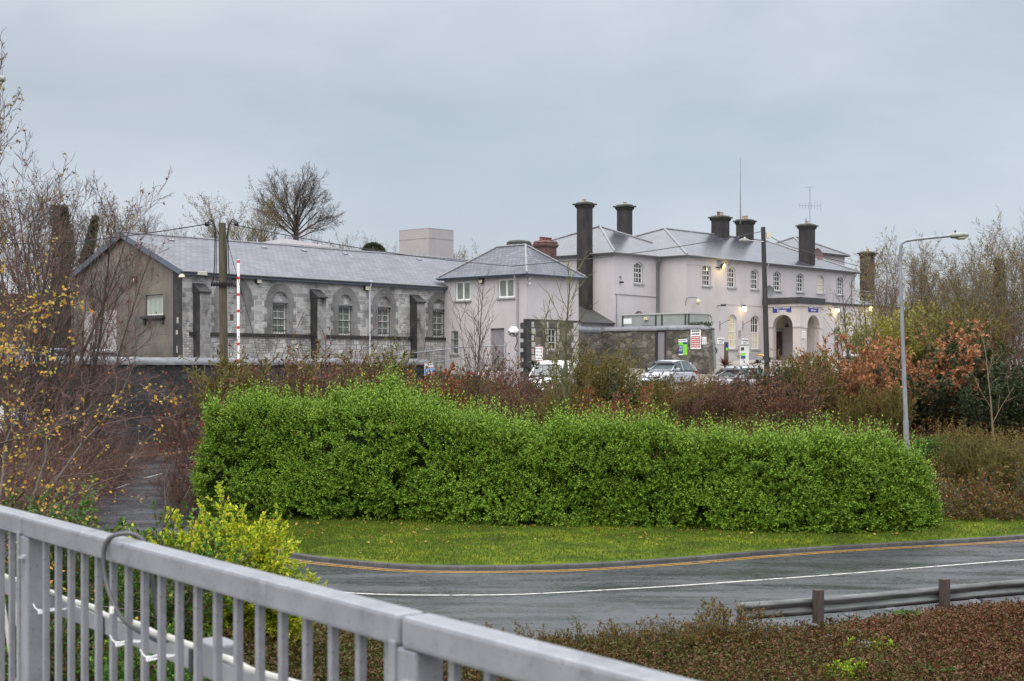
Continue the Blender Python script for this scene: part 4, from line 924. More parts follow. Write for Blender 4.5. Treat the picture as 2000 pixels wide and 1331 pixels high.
# ---------------- main station building
def station():
    root = thing('station_building', 'large pale pink station building with slate hips, tall dark chimneys and arched entrance porch', 'building', W(0, 0), TH)
    bF, aF0, aF1 = 1.42, 17.56, 40.4; bG, aG0 = 3.57, 12.6; ZE = 7.42; ZB = -.6
    def fw(px, y0, y1, w, plane):
        a = a_of(px, plane); return (a, w, z_of(y1, a, plane), z_of(y0, a, plane))
    ups = [fw(px, yt, yb, 1.02, bF) for px, yt, yb in ((1380.5,517,559),(1429,521.8,562),(1474,526.2,565.5),(1518,530.4,568.5),(1563,534.5,571),(1602.5,538,574),(1640.5,541.5,576.5))]
    gnd = [fw(px, yt, yb, 1.12, bF) for px, yt, yb in ((1381.5,611.6,681),(1430.5,614.5,682),(1475,616.5,682.6))]
    H = [opening(*w, .2) for w in ups]+[opening(*w, .3) for w in gnd]
    mb = MB(); mb.wall([(aF0,ZB),(aF1,ZB),(aF1,ZE),(aF0,ZE)], H, (0,bF,0), *FRONT, .2); mb.build('front_wall', PINK, root)
    mb = MB(); mb.wall([(bF,ZB),(14.2,ZB),(14.2,ZE),(bF,ZE)], [], (aF0,0,0), *LEFT, 0); mb.build('return_wall', PINK, root)
    gw = [fw(1247.5,512,554.5,1.0,bG)+(.2,), fw(1247.5,607.5,672,1.08,bG)+(.3,)]
    mb = MB(); mb.wall([(aG0,ZB),(aF0,ZB),(aF0,ZE),(aG0,ZE)], [opening(*w) for w in gw], (0,bG,0), *FRONT, .2); mb.build('recessed_wall', PINK, root)
    mb = MB(); mb.wall([(bG,ZB),(14.8,ZB),(14.8,ZE),(bG,ZE)], [], (aG0,0,0), *LEFT, 0); mb.build('side_wall', PINK, root)
    mb = MB(); mb.quad((aG0,14.8,ZB),(aF1,14.2,ZB),(aF1,14.2,ZE),(aG0,14.8,ZE)); mb.quad((aF1,bF,ZB),(aF1,14.2,ZB),(aF1,14.2,ZE),(aF1,bF,ZE)); mb.build('back_wall', PINK, root)
    mb = MB(); ap = a_of(1421, bF); mb.box(aF0-.002, ap, bF-.03, bF-.001, ZE-.6, ZE-.01); mb.box(ap, aF1, bF-.03, bF-.001, z_of(594, ap, bF)-.03, z_of(594, ap, bF)+.03); mb.build('string_band', PINK, root)
    for i, w in enumerate(ups): sash_window(root, 'F', bF, w[0], w[1]-.02, w[2]+.01, w[3]-.01, .19, GLASSY if i in (5,) else GLASS, 3, 4, depth=.16, fw=.07, bw=.035)
    for i, w in enumerate(gnd): sash_window(root, 'F', bF, w[0], w[1]-.02, w[2]+.01, w[3]-.01, .29, GLASSY if i == 1 else GLASS, 3, 4, depth=.16, fw=.075, bw=.035)
    # half drawn blind behind the third ground-floor window
    w = gnd[2]; mb = MB(); mb.box(w[0]-w[1]/2+.08, w[0]+w[1]/2-.08, bF+.147, bF+.152, w[2]+.08, w[2]+(w[3]-w[2])*.5); mb.build('blind', GLASSY, root)
    for w in gw: sash_window(root, 'F', bG, w[0], w[1]-.02, w[2]+.01, w[3]-.01, w[4]-.01, GLASS, 3, 4, depth=.16, fw=.07, bw=.035)
    ROOFM = slatemat('station_slates', (.046,.050,.064), (.085,.090,.110), (.018,.020,.024), .32, .26, rough=.22, spec=.42)
    hip_roof(root, aG0, aF0+5.5, bG, 14.8, ZE+.02, 2.45, 5.6, 5.0, ROOFM, ridge=RIDGE, name='roof')
    hip_roof(root, aF0, aF1, bF, 14.2, ZE+.025, 2.62, 6.4, 2.6, ROOFM, ridge=RIDGE, name='roof')
    # rear block standing above the roof
    a0, a1, b0, b1 = 43.6, 50.0, 7.6, 13.4; zt = z_of(499, 50.0, 7.6); mb = MB(); mb.wall([(a0,0),(a1,0),(a1,zt),(a0,zt)], [], (0,b0,0), *FRONT, 0); mb.wall([(b0,0),(b1,0),(b1,zt),(b0,zt)], [], (a0,0,0), *LEFT, 0); mb.quad((a1,b0,0),(a1,b1,0),(a1,b1,zt),(a1,b0,zt)); mb.build('rear_block', PINK, root)
    hip_roof(root, a0, a1, b0, b1, zt, 1.5, 2.9, 2.9, ROOFM, ridge=RIDGE, over=.3)
    # chimneys: two on the left wing, two on the ridge, one at the front eaves, one on the low wing beyond
    ct = z_of(396, 12.2, 6.0); chimney(root, 12.2, b_of(1142, 12.2), -.6, ct, .34, .40, [(0,.05,.2,POT)], .2)
    a = a_of(1220, 8.6); chimney(root, a, 8.6, 8.6, z_of(400, a, 8.6), .34, .44, [(0,0,.2,POT)], .2)
    a = a_of(1407, 7.6); chimney(root, a, 7.6, 8.8, z_of(422, a, 7.6), .50, .50, [(-.25,0,.3,POTR),(.2,0,.3,POT)], .18)
    a = a_of(1455, 7.6); chimney(root, a, 7.6, 8.8, z_of(429, a, 7.6), .50, .50, [(-.2,0,.25,POT),(.22,0,.3,POT)], .18)
    a = a_of(1576, 2.3); chimney(root, a, 2.3, 7.3, z_of(438, a, 2.3), .45, .45, [(0,0,.22,POT)], .18)
    # low wing at the far end and its chimney
    mb = MB(); mb.box(aF1+.02, 43.5, 5.5, 12, ZB, 6.2); mb.build('far_wing', PINK, root)
    hip_roof(root, aF1+.4, 43.2, 5.5, 12, 6.2, 1.0, .2, 1.2, ROOFM, over=.2)
    a = a_of(1694, 6.6); chimney(root, a, 6.6, 5.8, z_of(492, a, 6.6), .50, .44, [(.1,0,.28,POT)], .2)
    # porch with an arch in each open side
    aP, bP, aQ = 27.1, -1.53, 30.2; zt = z_of(594, aP, bP); zc = z_of(580.5, aP, bP); fl = .38
    bl, br_ = b_of(1510, aP), b_of(1548.5, aP); cL = (bl+br_)/2; wL = bl-br_; zA = z_of(615, aP, cL)
    mb = MB(); mb.wall([(bP,ZB),(bF,ZB),(bF,zt),(bP,zt)], [opening(cL, wL, fl, zA, wL/2, 20)], (aP,0,0), *LEFT, .42); mb.build('porch_wall', PORCHC, root)
    al, ar = a_of(1576, bP), a_of(1600, bP); cA = (al+ar)/2; wA = ar-al; zA2 = z_of(616, cA, bP)
    mb = MB(); mb.wall([(aP,ZB),(aQ,ZB),(aQ,zt),(aP,zt)], [opening(cA, wA, fl, zA2, wA/2, 20)], (0,bP,0), *FRONT, .42); mb.build('porch_wall', PORCHC, root)
    mb = MB(); mb.box(aP+.42, aQ, bP+.42, bF, fl-.2, fl); mb.build('porch_floor', SILL, root)
    mb = MB(); mb.quad((aQ,bP,ZB),(aQ,bF,ZB),(aQ,bF,zt),(aQ,bP,zt)); mb.quad((aQ-.42,bP+.43,ZB),(aQ-.42,bF,ZB),(aQ-.42,bF,zt),(aQ-.42,bP+.43,zt)); mb.build('porch_inner_wall', PORCHC, root)
    mb = MB(); mb.box(aP-.20, aQ+.10, bP-.20, bF-.03, zt+.05, zc); mb.build('porch_parapet', LEADR, root, bevel=.02)
    mb = MB(); mb.box(aP-.09, aQ+.05, bP-.09, bF-.03, zt-.16, zt+.048); mb.build('porch_cornice', PORCHC, root, bevel=.02)
    # arch mouldings and impost bands
    mb = MB(); zs = zA-wL/2
    def arc2(c, w, zz, t, n=20): return [(c+(w/2+t)*math.cos(math.pi*i/n), zz+(w/2+t)*math.sin(math.pi*i/n)) for i in range(n+1)]
    o_ = arc2(cL, wL, zs, .24); i_ = arc2(cL, wL, zs, .0)[::-1]; mb.wall(o_+i_, [], (aP-.035,0,0), *LEFT, 0); k = len(o_); P_ = [Vector((aP-.035,q[0],q[1])) for q in o_]; mb.add(P_+[p+Vector((.035,0,0)) for p in P_], [(i,i+1,k+i+1,k+i) for i in range(k-1)])
    zs2 = zA2-wA/2; o_ = arc2(cA, wA, zs2, .2); i_ = arc2(cA, wA, zs2, .0)[::-1]; mb.wall(o_+i_, [], (0,bP-.035,0), *FRONT, 0); P_ = [Vector((q[0],bP-.035,q[1])) for q in o_]; mb.add(P_+[p+Vector((0,.035,0)) for p in P_], [(i,i+1,k+i+1,k+i) for i in range(k-1)])
    mb.build('arch_moulding', PORCHC, root)
    mb = MB(); mb.box(aP-.06, aP+.45, bP-.06, br_ , zs-.09, zs+.09); mb.box(aP-.06, aP+.3, bl, bF-.03, zs-.09, zs+.09); mb.box(ar, aQ+.05, bP-.06, bP+.4, zs2-.09, zs2+.09); mb.box(aP+.451, al, bP-.06, bP+.4, zs2-.09, zs2+.09); mb.build('impost_band', PORCHC, root, bevel=.012)
    mb = MB(); mb.box(aP-.05, aP+.4, bP-.05, br_+.03, ZB, fl+.35); mb.box(aP-.05, aP+.4, bl-.03, bF-.03, ZB, fl+.35); mb.build('pier_base', SILL, root, bevel=.01)
    da = 29.0; mb = MB(); mb.box(da-.5, da+.5, bF-.06, bF-.003, fl, fl+2.2); d = mb.build('door', MAROON, root); mb = MB(); mb.box(da+.52, da+.64, bF-.09, bF-.003, fl, fl+2.3); mb.box(da-.64, da-.52, bF-.09, bF-.003, fl, fl+2.3); mb.box(da-.64, da+.64, bF-.09, bF-.003, fl+2.31, fl+2.45); mb.build('door_frame', SILL, d)
    mb = MB(); mb.box(aP+.43, aQ-.43, bF-.006, bF-.002, fl+2.46, zt-.02); mb.build('porch_back_wall', CREAMW, root)
    mb = MB(); mb.box(aP+.42, aQ-.43, bP+.42, bF-.01, zt-.03, zt-.01); mb.build('porch_ceiling', CREAMW, root)
    mb = MB(); mb.tube([(aP+1.3, .3, zt-.04), (aP+1.3, .3, zA-.55)], .015, 6); mb.lathe((aP+1.3, .3, zA-.85), [(.16,0),(.12,.14),(.05,.28)], 12); mb.build('hanging_lantern', DKMET, root)
    # flat-roofed wing right of the porch with a terrace rail
    aE = 43.5; bE = -.95; zE = z_of(596, 33, bE); ew = [(33.4,.9,.9,2.9),(36.2,.9,.9,2.9),(39.2,.9,.9,2.9)]
    mb = MB(); mb.wall([(aQ,ZB),(aE,ZB),(aE,zE),(aQ,zE)], [opening(*w) for w in ew], (0,bE,0), *FRONT, .2); mb.quad((aE,bE,ZB),(aE,bF,ZB),(aE,bF,zE),(aE,bE,zE)); mb.quad((aQ,bE,zE-.02),(aE,bE,zE-.02),(aE,bF,zE-.02),(aQ,bF,zE-.02)); mb.build('low_wing_wall', PINK, root)
    for w in ew: sash_window(root, 'F', bE, w[0], w[1]-.02, w[2]+.01, w[3]-.01, 0, GLASS, 2, 4, depth=.15)
    mb = MB(); mb.box(aQ+.1, aE+.1, bE-.12, bF-.03, zE, zE+.16); mb.build('low_wing_parapet', LEADR, root)
    tr = MB(); r0 = aQ+.4
    for zz in (.45, .75, 1.05): tr.tube([(r0, bE+.15, zE+.16+zz), (aE, bE+.15, zE+.16+zz)], .022, 6)
    x = r0
    while x < aE: tr.tube([(x, bE+.15, zE+.16), (x, bE+.15, zE+1.22)], .022, 6); x += 1.5
    tr.build('terrace_rail', STEEL, root)
    # pipes
    b_ = bG-.06; pipe(root, [(aF0-.45, bG-.33, ZE-.06), (aF0-.4, bG-.3, ZE-.2), (aF0-.35, b_, ZE-.55), (aF0-.35, b_, 0)], .05, LEAD); pipe(root, [(aF0-.15, b_, ZE-.35), (aF0-.15, b_, 0)], .045, LEAD)
    aw = a_of(1497, bF)-.25; pipe(root, [(aw, bF-.34, ZE-.06), (aw, bF-.3, ZE-.2), (aw, bF-.06, ZE-.55), (aw, bF-.06, .2)], .045, PINK)
    aw = aF1-.35; pipe(root, [(aw, bF-.34, ZE-.06), (aw-.05, bF-.3, ZE-.25), (aw-.3, bF-.06, ZE-.8), (aw-.3, bF-.06, zE+.2)], .05, LEAD)
    aw = a_of(1421, bF); pipe(root, [(aw+.3, bF-.34, ZE-.05), (aw+.25, bF-.3, ZE-.15), (aw, bF-.06, ZE-.42), (aw, bF-.06, ZE-.6)], .05, LEAD)
    # iron brackets between the windows, key pad, conduit
    for px, py in ((1406,636), (1451,636)):
        a = a_of(px, bF); z = z_of(py, a, bF); q = MB(); q.tube([(a-.02, bF-.02, z-.35), (a-.02, bF-.02, z+.32)], .018, 6)
        q.tube([(a-.02+.6*math.sin(t)*.5, bF-.03-.62*t/1.6, z+.05+.3*math.sin(t)) for t in [i*.2 for i in range(9)]], .016, 6); q.build('hanging_bracket', DKMET, root)
    a = a_of(1444, bF); z = z_of(652, a, bF); q = MB(); q.box(a-.1, a+.1, bF-.08, bF-.002, z-.25, z+.25); q.build('intercom', STEEL, root, bevel=.01)
    q = MB(); z = z_of(577, 15, bG); q.tube([(aG0+.1, bG-.03, z), (aF0-.4, bG-.03, z-.05)], .02, 6); a = a_of(1204, bG); q.tube([(a, bG-.03, z), (a, bG-.03, 1)], .02, 6); q.build('conduit', LEAD, root)
    a = a_of(1210, bG); z = z_of(547, a, bG); q = MB(); q.tube([(a, bG-.02, z+.2), (a, bG-.12, z+.2), (a, bG-.12, z-.1)], .035, 6); q.obox((a+.05, bG-.14, z-.16), (1,0,0), (0,1,0), Z3, .07, .12, .06); q.build('security_camera', DKMET, root)
    # lean-to at the left side
    a0, a1, b0, b1 = 9.4, 12.55, 3.62, 7.0
    zl = z_of(628, a0, b0); zh = zl+1.7
    mb = MB(); mb.wall([(a0,ZB-.4),(a1,ZB-.4),(a1,zl),(a0,zl)], [opening((a0+a1)/2-.2, 1.6, 1.0, 2.2)], (0,b0,0), *FRONT, .1); mb.wall([(b0,ZB-.4),(b1,ZB-.4),(b1,zh-.1),(b0,zl)], [], (a0,0,0), *LEFT, 0); mb.build('lean_to_wall', PINK, root)
    mb = MB(); mb.box((a0+a1)/2-1.0, (a0+a1)/2+.6, b0+.08, b0+.1, 1.0, 2.2); mb.build('lean_to_window', WHITE, root)
    mb = MB(); mb.quad((a0-.2,b0-.2,zl-.05),(a1+.02,b0-.2,zl-.05),(a1+.02,b1,zh),(a0-.2,b1,zh)); mb.quad((a0-.2,b0-.2,zl-.14),(a0-.2,b1,zh-.09),(a1+.02,b1,zh-.09),(a1+.02,b0-.2,zl-.14)); mb.quad((a0-.2,b0-.2,zl-.14),(a1+.02,b0-.2,zl-.14),(a1+.02,b0-.2,zl-.05),(a0-.2,b0-.2,zl-.05)); mb.quad((a0-.2,b0-.2,zl-.14),(a0-.2,b0-.2,zl-.05),(a0-.2,b1,zh),(a0-.2,b1,zh-.09))
    mb.build('lean_to_roof', slatemat('dark_mossy_slates', (.045,.045,.045), (.08,.078,.07), (.025,.025,.025), .25, .2, rough=.6), root)
station()
# ---------------- blocks behind
def tower():
    c = at(841, 505, 112); root = thing('lift_tower', 'plain square pale pink tower block rising behind the slate roof', 'tower', (c.x, c.y, 0), TH)
    zt = z_of(452, *loc_ab(c.x, c.y)); mb = MB(); mb.box(-1.75, 1.0, -1.55, 1.75, 0, zt); mb.build('wall', PINK2, root, bevel=.01)
    mb = MB(); mb.box(-1.76, 1.01, -1.56, 1.76, zt, zt+.05); mb.build('parapet_cap', PINK2, root)
    mb = MB(); mb.box(-1.765, 1.015, -1.565, 1.765, zt-.75, zt-.70); mb.build('joint_line', SILL, root)
tower()
def rear_roof():
    c = at(560, 480, 104); root = thing('rear_building', 'low pale building whose roof just shows over the stone building ridge', 'building', (c.x, c.y, 0), TH)
    mb = MB(); mb.box(-2.6, 2.6, -2.6, 2.6, 0, 8.7); mb.build('wall', PINK2, root)
    mb = MB(); mb.add([(-2.8,-2.8,8.72),(2.8,-2.8,8.72),(2.8,2.8,8.72),(-2.8,2.8,8.72),(-.4,0,9.4),(.4,0,9.4)], [(0,1,5,4),(2,3,4,5),(3,0,4),(1,2,5)]); mb.build('roof', mat('pale_roof_sheet', (.17,.155,.16), (.21,.195,.20), rough=.7), root)
rear_roof()
# ---------------- walls in the grounds
def retaining_wall():
    root = thing('retaining_wall', 'long dark wet rubble wall with rounded coping above the curved road', 'wall', W(0, 0), TH)
    b0, b1 = 3.3, 3.85; a0, a1 = -44, a_of(840, 3.5); mb = MB(); n = 40; zt = .12
    pts = [(a0+(a1-a0)*i/n) for i in range(n+1)]
    for i in range(n):
        p, q = pts[i], pts[i+1]; wp, wq = .03*math.sin(p*1.3), .03*math.sin(q*1.3)
        mb.quad((p,b0-.25-wp,-6),(q,b0-.25-wq,-6),(q,b0,zt),(p,b0,zt))
    mb.quad((a0,b1,-6),(a0,b1,zt),(a1,b1,zt),(a1,b1,-6)); mb.quad((a1,b0-.25,-6),(a1,b1,-6),(a1,b1,zt),(a1,b0,zt)); mb.build('wall_face', RUBD, root)
    mb = MB(); mb.smooth = True; prof = [(-.10,0),(-.10,.10),(-.04,.24),(.10,.33),(.27,.36),(.44,.33),(.58,.24),(.64,.10),(.64,0)]
    m_ = 60; vs = []; 
    for i in range(m_+1):
        a = a0+(a1-a0)*i/m_; s = 1.0; e = (a1-a); dr = 0
        if e < .5: s = .55+.9*e; 
        for (y, z) in prof: vs.append((a+.05, b0+y, zt+z*s+.012*math.sin(a*2.1)))
    k = len(prof); mb.add(vs, [(i*k+j, (i+1)*k+j, (i+1)*k+j+1, i*k+j+1) for i in range(m_) for j in range(k-1)]+[tuple(m_*k+j for j in range(k))])
    mb.build('coping', COPE, root)
retaining_wall()
def low_bank_wall():
    root = thing('low_rubble_wall', 'low overgrown rubble wall running on from the end of the dark coping', 'wall', W(0, 0), TH)
    a0, a1 = a_of(840, 3.5)+.08, -.15; n = 14; mb = MB()
    for i in range(n):
        p, q = a0+(a1-a0)*i/n, a0+(a1-a0)*(i+1)/n; t0, t1 = -.15-.45*i/n, -.15-.45*(i+1)/n
        mb.quad((p,3.2,-5),(q,3.2,-5),(q,3.4,t1),(p,3.4,t0)); mb.quad((p,3.4,t0),(q,3.4,t1),(q,3.9,t1),(p,3.9,t0))
    mb.build('wall_face', RUBB, root)
low_bank_wall()
def yard_wall():
    root = thing('yard_wall', 'brown rubble yard wall with rounded grey coping, signs and grey door', 'wall', W(0, 0), TH)
    a = 11.0; b0, b1 = b_of(1385, a), b_of(1140, a)+1.5; zt = 2.28; g0, g1 = b_of(1297, a), b_of(1283.5, a)
    mb = MB(); mb.wall([(b0,-1.4),(b1,-1.4),(b1,zt),(b0,zt)], [opening((g0+g1)/2, abs(g1-g0)+.35, -1.38, zt-.06)], (a,0,0), *LEFT, .3); mb.quad((a,b0,-1.4),(a+.55,b0,-1.4),(a+.55,b0,zt),(a,b0,zt)); mb.quad((a+.55,b0,-1.4),(a+.55,b1,-1.4),(a+.55,b1,zt),(a+.55,b0,zt)); mb.build('wall_face', RUBB, root)
    mb = MB(); mb.smooth = True; prof = [(-.06,0),(-.05,.12),(.08,.25),(.27,.29),(.47,.25),(.60,.12),(.61,0)]; m_ = 40; vs = []
    for i in range(m_+1):
        b = b0-.03+(b1-b0)*i/m_; e = b-b0+.03; s = min(1, .35+e*1.6)
        for x, z in prof: vs.append((a+x, b, zt+z*s+.01*math.sin(b*3)))
    k = len(prof); mb.add(vs, [(i*k+j, i*k+j+1, (i+1)*k+j+1, (i+1)*k+j) for i in range(m_) for j in range(k-1)]+[tuple(j for j in range(k))]); mb.build('coping', COPE, root)
    gc = (g0+g1)/2; gw_ = abs(g1-g0); mb = MB(); mb.box(a+.08, a+.12, gc-gw_/2, gc+gw_/2, -1.38, zt-.1); 
    for k in range(7): mb.box(a+.066, a+.08, gc-gw_/2+.05+(gw_-.1)*k/6-.03, gc-gw_/2+.05+(gw_-.1)*k/6+.03, -1.2, zt-.2)
    mb.build('door', GRYDOOR, root)
    mb = MB(); mb.box(a+.02, a+.2, gc-gw_/2-.17, gc-gw_/2-.01, -1.38, zt-.06); mb.box(a+.02, a+.2, gc+gw_/2+.01, gc+gw_/2+.17, -1.38, zt-.06); mb.build('door_post', DKMET, root)
yard_wall()
def yard_wall_return():
    root = thing('yard_wall', 'short return of the rubble yard wall in front of the lean-to', 'wall', W(0, 0), TH); b = 3.30; zt = 2.27; mb = MB(); mb.box(8.4, 10.99, b, b+.5, -1.4, zt); mb.build('wall_face', RUBB, root)
    mb = MB(); mb.smooth = True; mb.tube([(8.35, b+.25, zt+.02), (10.95, b+.25, zt+.02)], .3, 12); mb.build('coping', COPE, root)
yard_wall_return()
def cabin():
    root = thing('site_cabin', 'grey green flat portable cabin showing above the rubble yard wall', 'cabin', W(0, 0), TH)
    a0, a1, b0, b1 = 12.0, 14.2, b_of(1346, 12.0), b_of(1216, 12.0); zt = z_of(615, a0, (b0+b1)/2); bm = b_of(1281, a0)
    mb = MB(); mb.box(a0, a1, b0, b1, -.4, zt); mb.build('panel', CABIN, root)
    mb = MB()
    for b in (b0+.02, b_of(1339,a0), bm, b_of(1293,a0), b1-.02): mb.box(a0-.03, a0-.002, b-.06, b+.06, -.4, zt)
    mb.build('corner_strip', mat('dark_green_strip', (.05,.075,.06), rough=.4), root)
    mb = MB(); mb.box(a0-.06, a1+.05, b0-.05, b1+.05, zt+.002, zt+.09); mb.build('roof', mat('cabin_roof', (.42,.45,.43), rough=.5), root)
    b = b_of(1226, a0); z = z_of(628, a0, b); mb = MB(); mb.box(a0-.02, a0-.004, b-.32, b+.32, z-.17, z+.17); mb.build('window', UPVC, root)
    b = b_of(1263, a0); z = z_of(623, a0, b); mb = MB(); mb.box(a0-.14, a0-.004, b-.14, b+.14, z-.09, z+.09); mb.build('bulkhead_lamp', LAMPOFF, root, bevel=.02)
    b = b_of(1265, a0); z = z_of(634, a0, b); mb = MB(); mb.box(a0-.02, a0-.004, b-.42, b+.42, z-.04, z); mb.build('door_head', SILL, root)
cabin()
# ---------------------------------------------------------------- hedge
def vnoise(P, s, seed):
    r = np.random.default_rng(seed); v = np.zeros(len(P))
    for i in range(7):
        k = norm(r.normal(0, 1, (1, 3)))[0]*s*r.uniform(.6, 1.8); v += np.sin(P@k+r.uniform(0, 6.28))
    return v/7
def hedge():
    root = thing('hedge', 'tall dense bright green hedge on the mossy grass verge beside the road', 'hedge', (0, 0, 0))
    g = np.random.default_rng(50); n = len(Hc); s = np.linspace(0, 1, n)
    T = norm(np.gradient(Hc, axis=0)); Nf = np.stack([T[:, 1], -T[:, 0]], 1)
    if Nf[n//2, 1] > 0: Nf = -Nf
    zb = -4.74
    hk = np.array([0, .03, .10, .18, .26, .31, .38, .5, .62, .72, .82, .93, .97, 1.0]); hv = np.array([2.5, 3.4, 3.6, 3.2, 3.65, 3.6, 3.05, 2.72, 2.66, 2.55, 2.42, 2.15, 1.85, 1.0])
    wk = np.array([0, .05, .15, .9, .97, 1.0]); wv = np.array([.5, 1.25, 1.5, 1.35, 1.1, .45])
    def surf(sv, ph, shrink=0.0):
        i = np.clip(sv*(n-1), 0, n-1.001); j = i.astype(int); f = (i-j)[:, None]
        c = Hc[j]*(1-f)+Hc[j+1]*f; nf = Nf[j]*(1-f)+Nf[j+1]*f; tt = T[j]*(1-f)+T[j+1]*f
        h = np.interp(sv, hk, hv)-shrink; w = np.interp(sv, wk, wv)-shrink
        cp, sp = np.cos(ph), np.sin(ph); ex = .55
        u = np.sign(cp)*np.abs(cp)**ex*w; z = np.abs(sp)**ex*h
        P = np.stack([c[:, 0]+nf[:, 0]*u, c[:, 1]+nf[:, 1]*u, zb+z], 1)
        nrm = norm(np.stack([nf[:, 0]*cp, nf[:, 1]*cp, sp*.8], 1)); 
        endf = np.clip((sv-.94)/.06, 0, 1)-np.clip((.06-sv)/.06, 0, 1)
        nrm = norm(nrm+np.stack([tt[:, 0]*endf, tt[:, 1]*endf, np.zeros(len(sv))], 1)); return P, nrm
    # sprays of shoots: each spray springs from one point of the hedge face, more on the front and the top
    ms = 4300; sv = g.uniform(0, 1, ms); u = g.uniform(0, 1, ms)
    ph = np.where(u < .60, np.arcsin(np.clip(g.uniform(.0, .97, ms), 0, 1)**(1/.55)), np.where(u < .90, g.uniform(.85, 2.2, ms), g.uniform(2.1, 3.1, ms)))
    def lump(P): return .46*vnoise(P*np.array([1, 1, 1.4]), 1.15, 1)+.30*vnoise(P*np.array([1, 1, 1.2]), 3.1, 2)
    P, nr = surf(sv, ph); P = P+nr*(lump(P)*1.3)[:, None]
    D = norm(nr*.8+np.array([0, 0, .62])+rnd(g, ms)*.3); K0 = 7; idx = np.repeat(np.arange(ms), K0); m = len(idx)
    top = (ph > .7) & (ph < 2.4); d = norm(D[idx]+rnd(g, m)*.62); big = g.uniform(.75, 1.3, ms)
    ln = g.uniform(.24, .46, m)*big[idx]; tall = top[idx] & (g.uniform(0, 1, m) < .24); ln[tall] = g.uniform(.5, 1.1, tall.sum()); d[tall] = norm(d[tall]+np.array([0, 0, 1.1]))
    P = P[idx]-D[idx]*.16+rnd(g, m)*.07
    out = []; K = 9; e1 = norm(np.cross(d, rnd(g, m))); e2 = np.cross(d, e1)
    for k in range(K):
        t = (k+.5)/K; az = k*2.4+g.uniform(0, .6, m); side = e1*np.cos(az)[:, None]+e2*np.sin(az)[:, None]
        a = norm(d*(.5+.5*t)+side*.8); q = P+d*(ln*t)[:, None]; sz = (.105-.03*t)*g.uniform(.8, 1.2, m)
        out.append(leafq(q, a, d+rnd(g, m)*.3, sz, sz*.54))
    quads_object('foliage', out, LF['hedge'], root)
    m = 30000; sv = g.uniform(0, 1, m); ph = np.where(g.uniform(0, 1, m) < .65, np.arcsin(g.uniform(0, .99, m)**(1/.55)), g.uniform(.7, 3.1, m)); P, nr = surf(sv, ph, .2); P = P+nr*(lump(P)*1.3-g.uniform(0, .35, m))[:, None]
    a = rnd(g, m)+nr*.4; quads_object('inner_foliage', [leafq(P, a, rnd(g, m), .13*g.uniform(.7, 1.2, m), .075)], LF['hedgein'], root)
    # stems inside
    sv = g.uniform(.02, .98, 90); i = (sv*(n-1)).astype(int); B = np.stack([Hc[i, 0]+g.normal(0, .25, 90), Hc[i, 1]+g.normal(0, .25, 90), np.full(90, zb-.1)], 1)
    lv = grow(g, B, np.tile([0, 0, 1.], (90, 1))+rnd(g, 90)*.25, np.interp(sv, hk, hv)*.8, np.full(90, .035), [dict(seg=4, w=.08, up=.05), dict(n=8, t0=.15, ang=(.5, 1.1), len=.35, tf=.3, rf=.5, seg=3, w=.15)])
    quads_object('stems', [polyq(*lv[0], 4), polyq(*lv[1], 3)], TWB, root)
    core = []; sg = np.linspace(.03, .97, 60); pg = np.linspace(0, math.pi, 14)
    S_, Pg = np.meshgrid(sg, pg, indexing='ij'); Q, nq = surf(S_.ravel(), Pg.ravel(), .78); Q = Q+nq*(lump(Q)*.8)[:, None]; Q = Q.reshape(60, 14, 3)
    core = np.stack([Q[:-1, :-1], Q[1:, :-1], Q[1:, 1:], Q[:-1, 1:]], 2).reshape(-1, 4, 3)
    quads_object('dense_core', [core], mat('hedge_core_shade', (.016,.032,.008), (.028,.045,.012), rough=.9, scale=5), root)  # added inner sheet, coloured dark as the shaded depth between the leaves
hedge()
# ---------------------------------------------------------------- shrubs
def shrub_mesh(root, g, h, spread, nst, tw, leaves, lv2=(7, 5), bark=TWB, r0=.018, up=.06, start=.12, jit=0.0, core=None):
    """many stems from one foot, twigs on them and leaves on the twigs; leaves = list of (material, per twig, length, width)"""
    az = g.uniform(0, 6.28, nst); tilt = spread*np.sqrt(g.uniform(0.02, 1, nst)); D = np.stack([np.cos(az)*np.sin(tilt), np.sin(az)*np.sin(tilt), np.cos(tilt)], 1)
    B = np.stack([np.cos(az)*.12*h*g.uniform(0, 1, nst), np.sin(az)*.12*h*g.uniform(0, 1, nst), np.full(nst, -.15)], 1)
    S = grow(g, B, D, h*g.uniform(.65, 1.1, nst)*(1-.15*tilt), np.full(nst, r0), [dict(seg=5, w=.10, up=up), dict(n=lv2[0], t0=start, ang=(.35, .95), len=.42, tf=.35, rf=.55, rmin=.005, seg=3, w=.15, up=up), dict(n=lv2[1], t0=.1, ang=(.35, 1.0), len=.5, tf=.3, rf=.6, rmin=tw, seg=2, w=.2, up=up, tip=.5)])
    quads_object('stems', [polyq(*S[0], 4), polyq(*S[1], 3), polyq(*S[2], 3)], bark, root)
    for nm, k, l, w in leaves:
        if k >= 1: q = leaves_on(g, S[2][0], int(k), l, w, .9, .05, jit)
        else:
            sel = g.uniform(0, 1, len(S[2][0])) < k; q = leaves_on(g, S[2][0][sel], 1, l, w, .9, .05, jit)
        quads_object('foliage', [q], LF[nm], root)
PROTO = {}; PH = {}
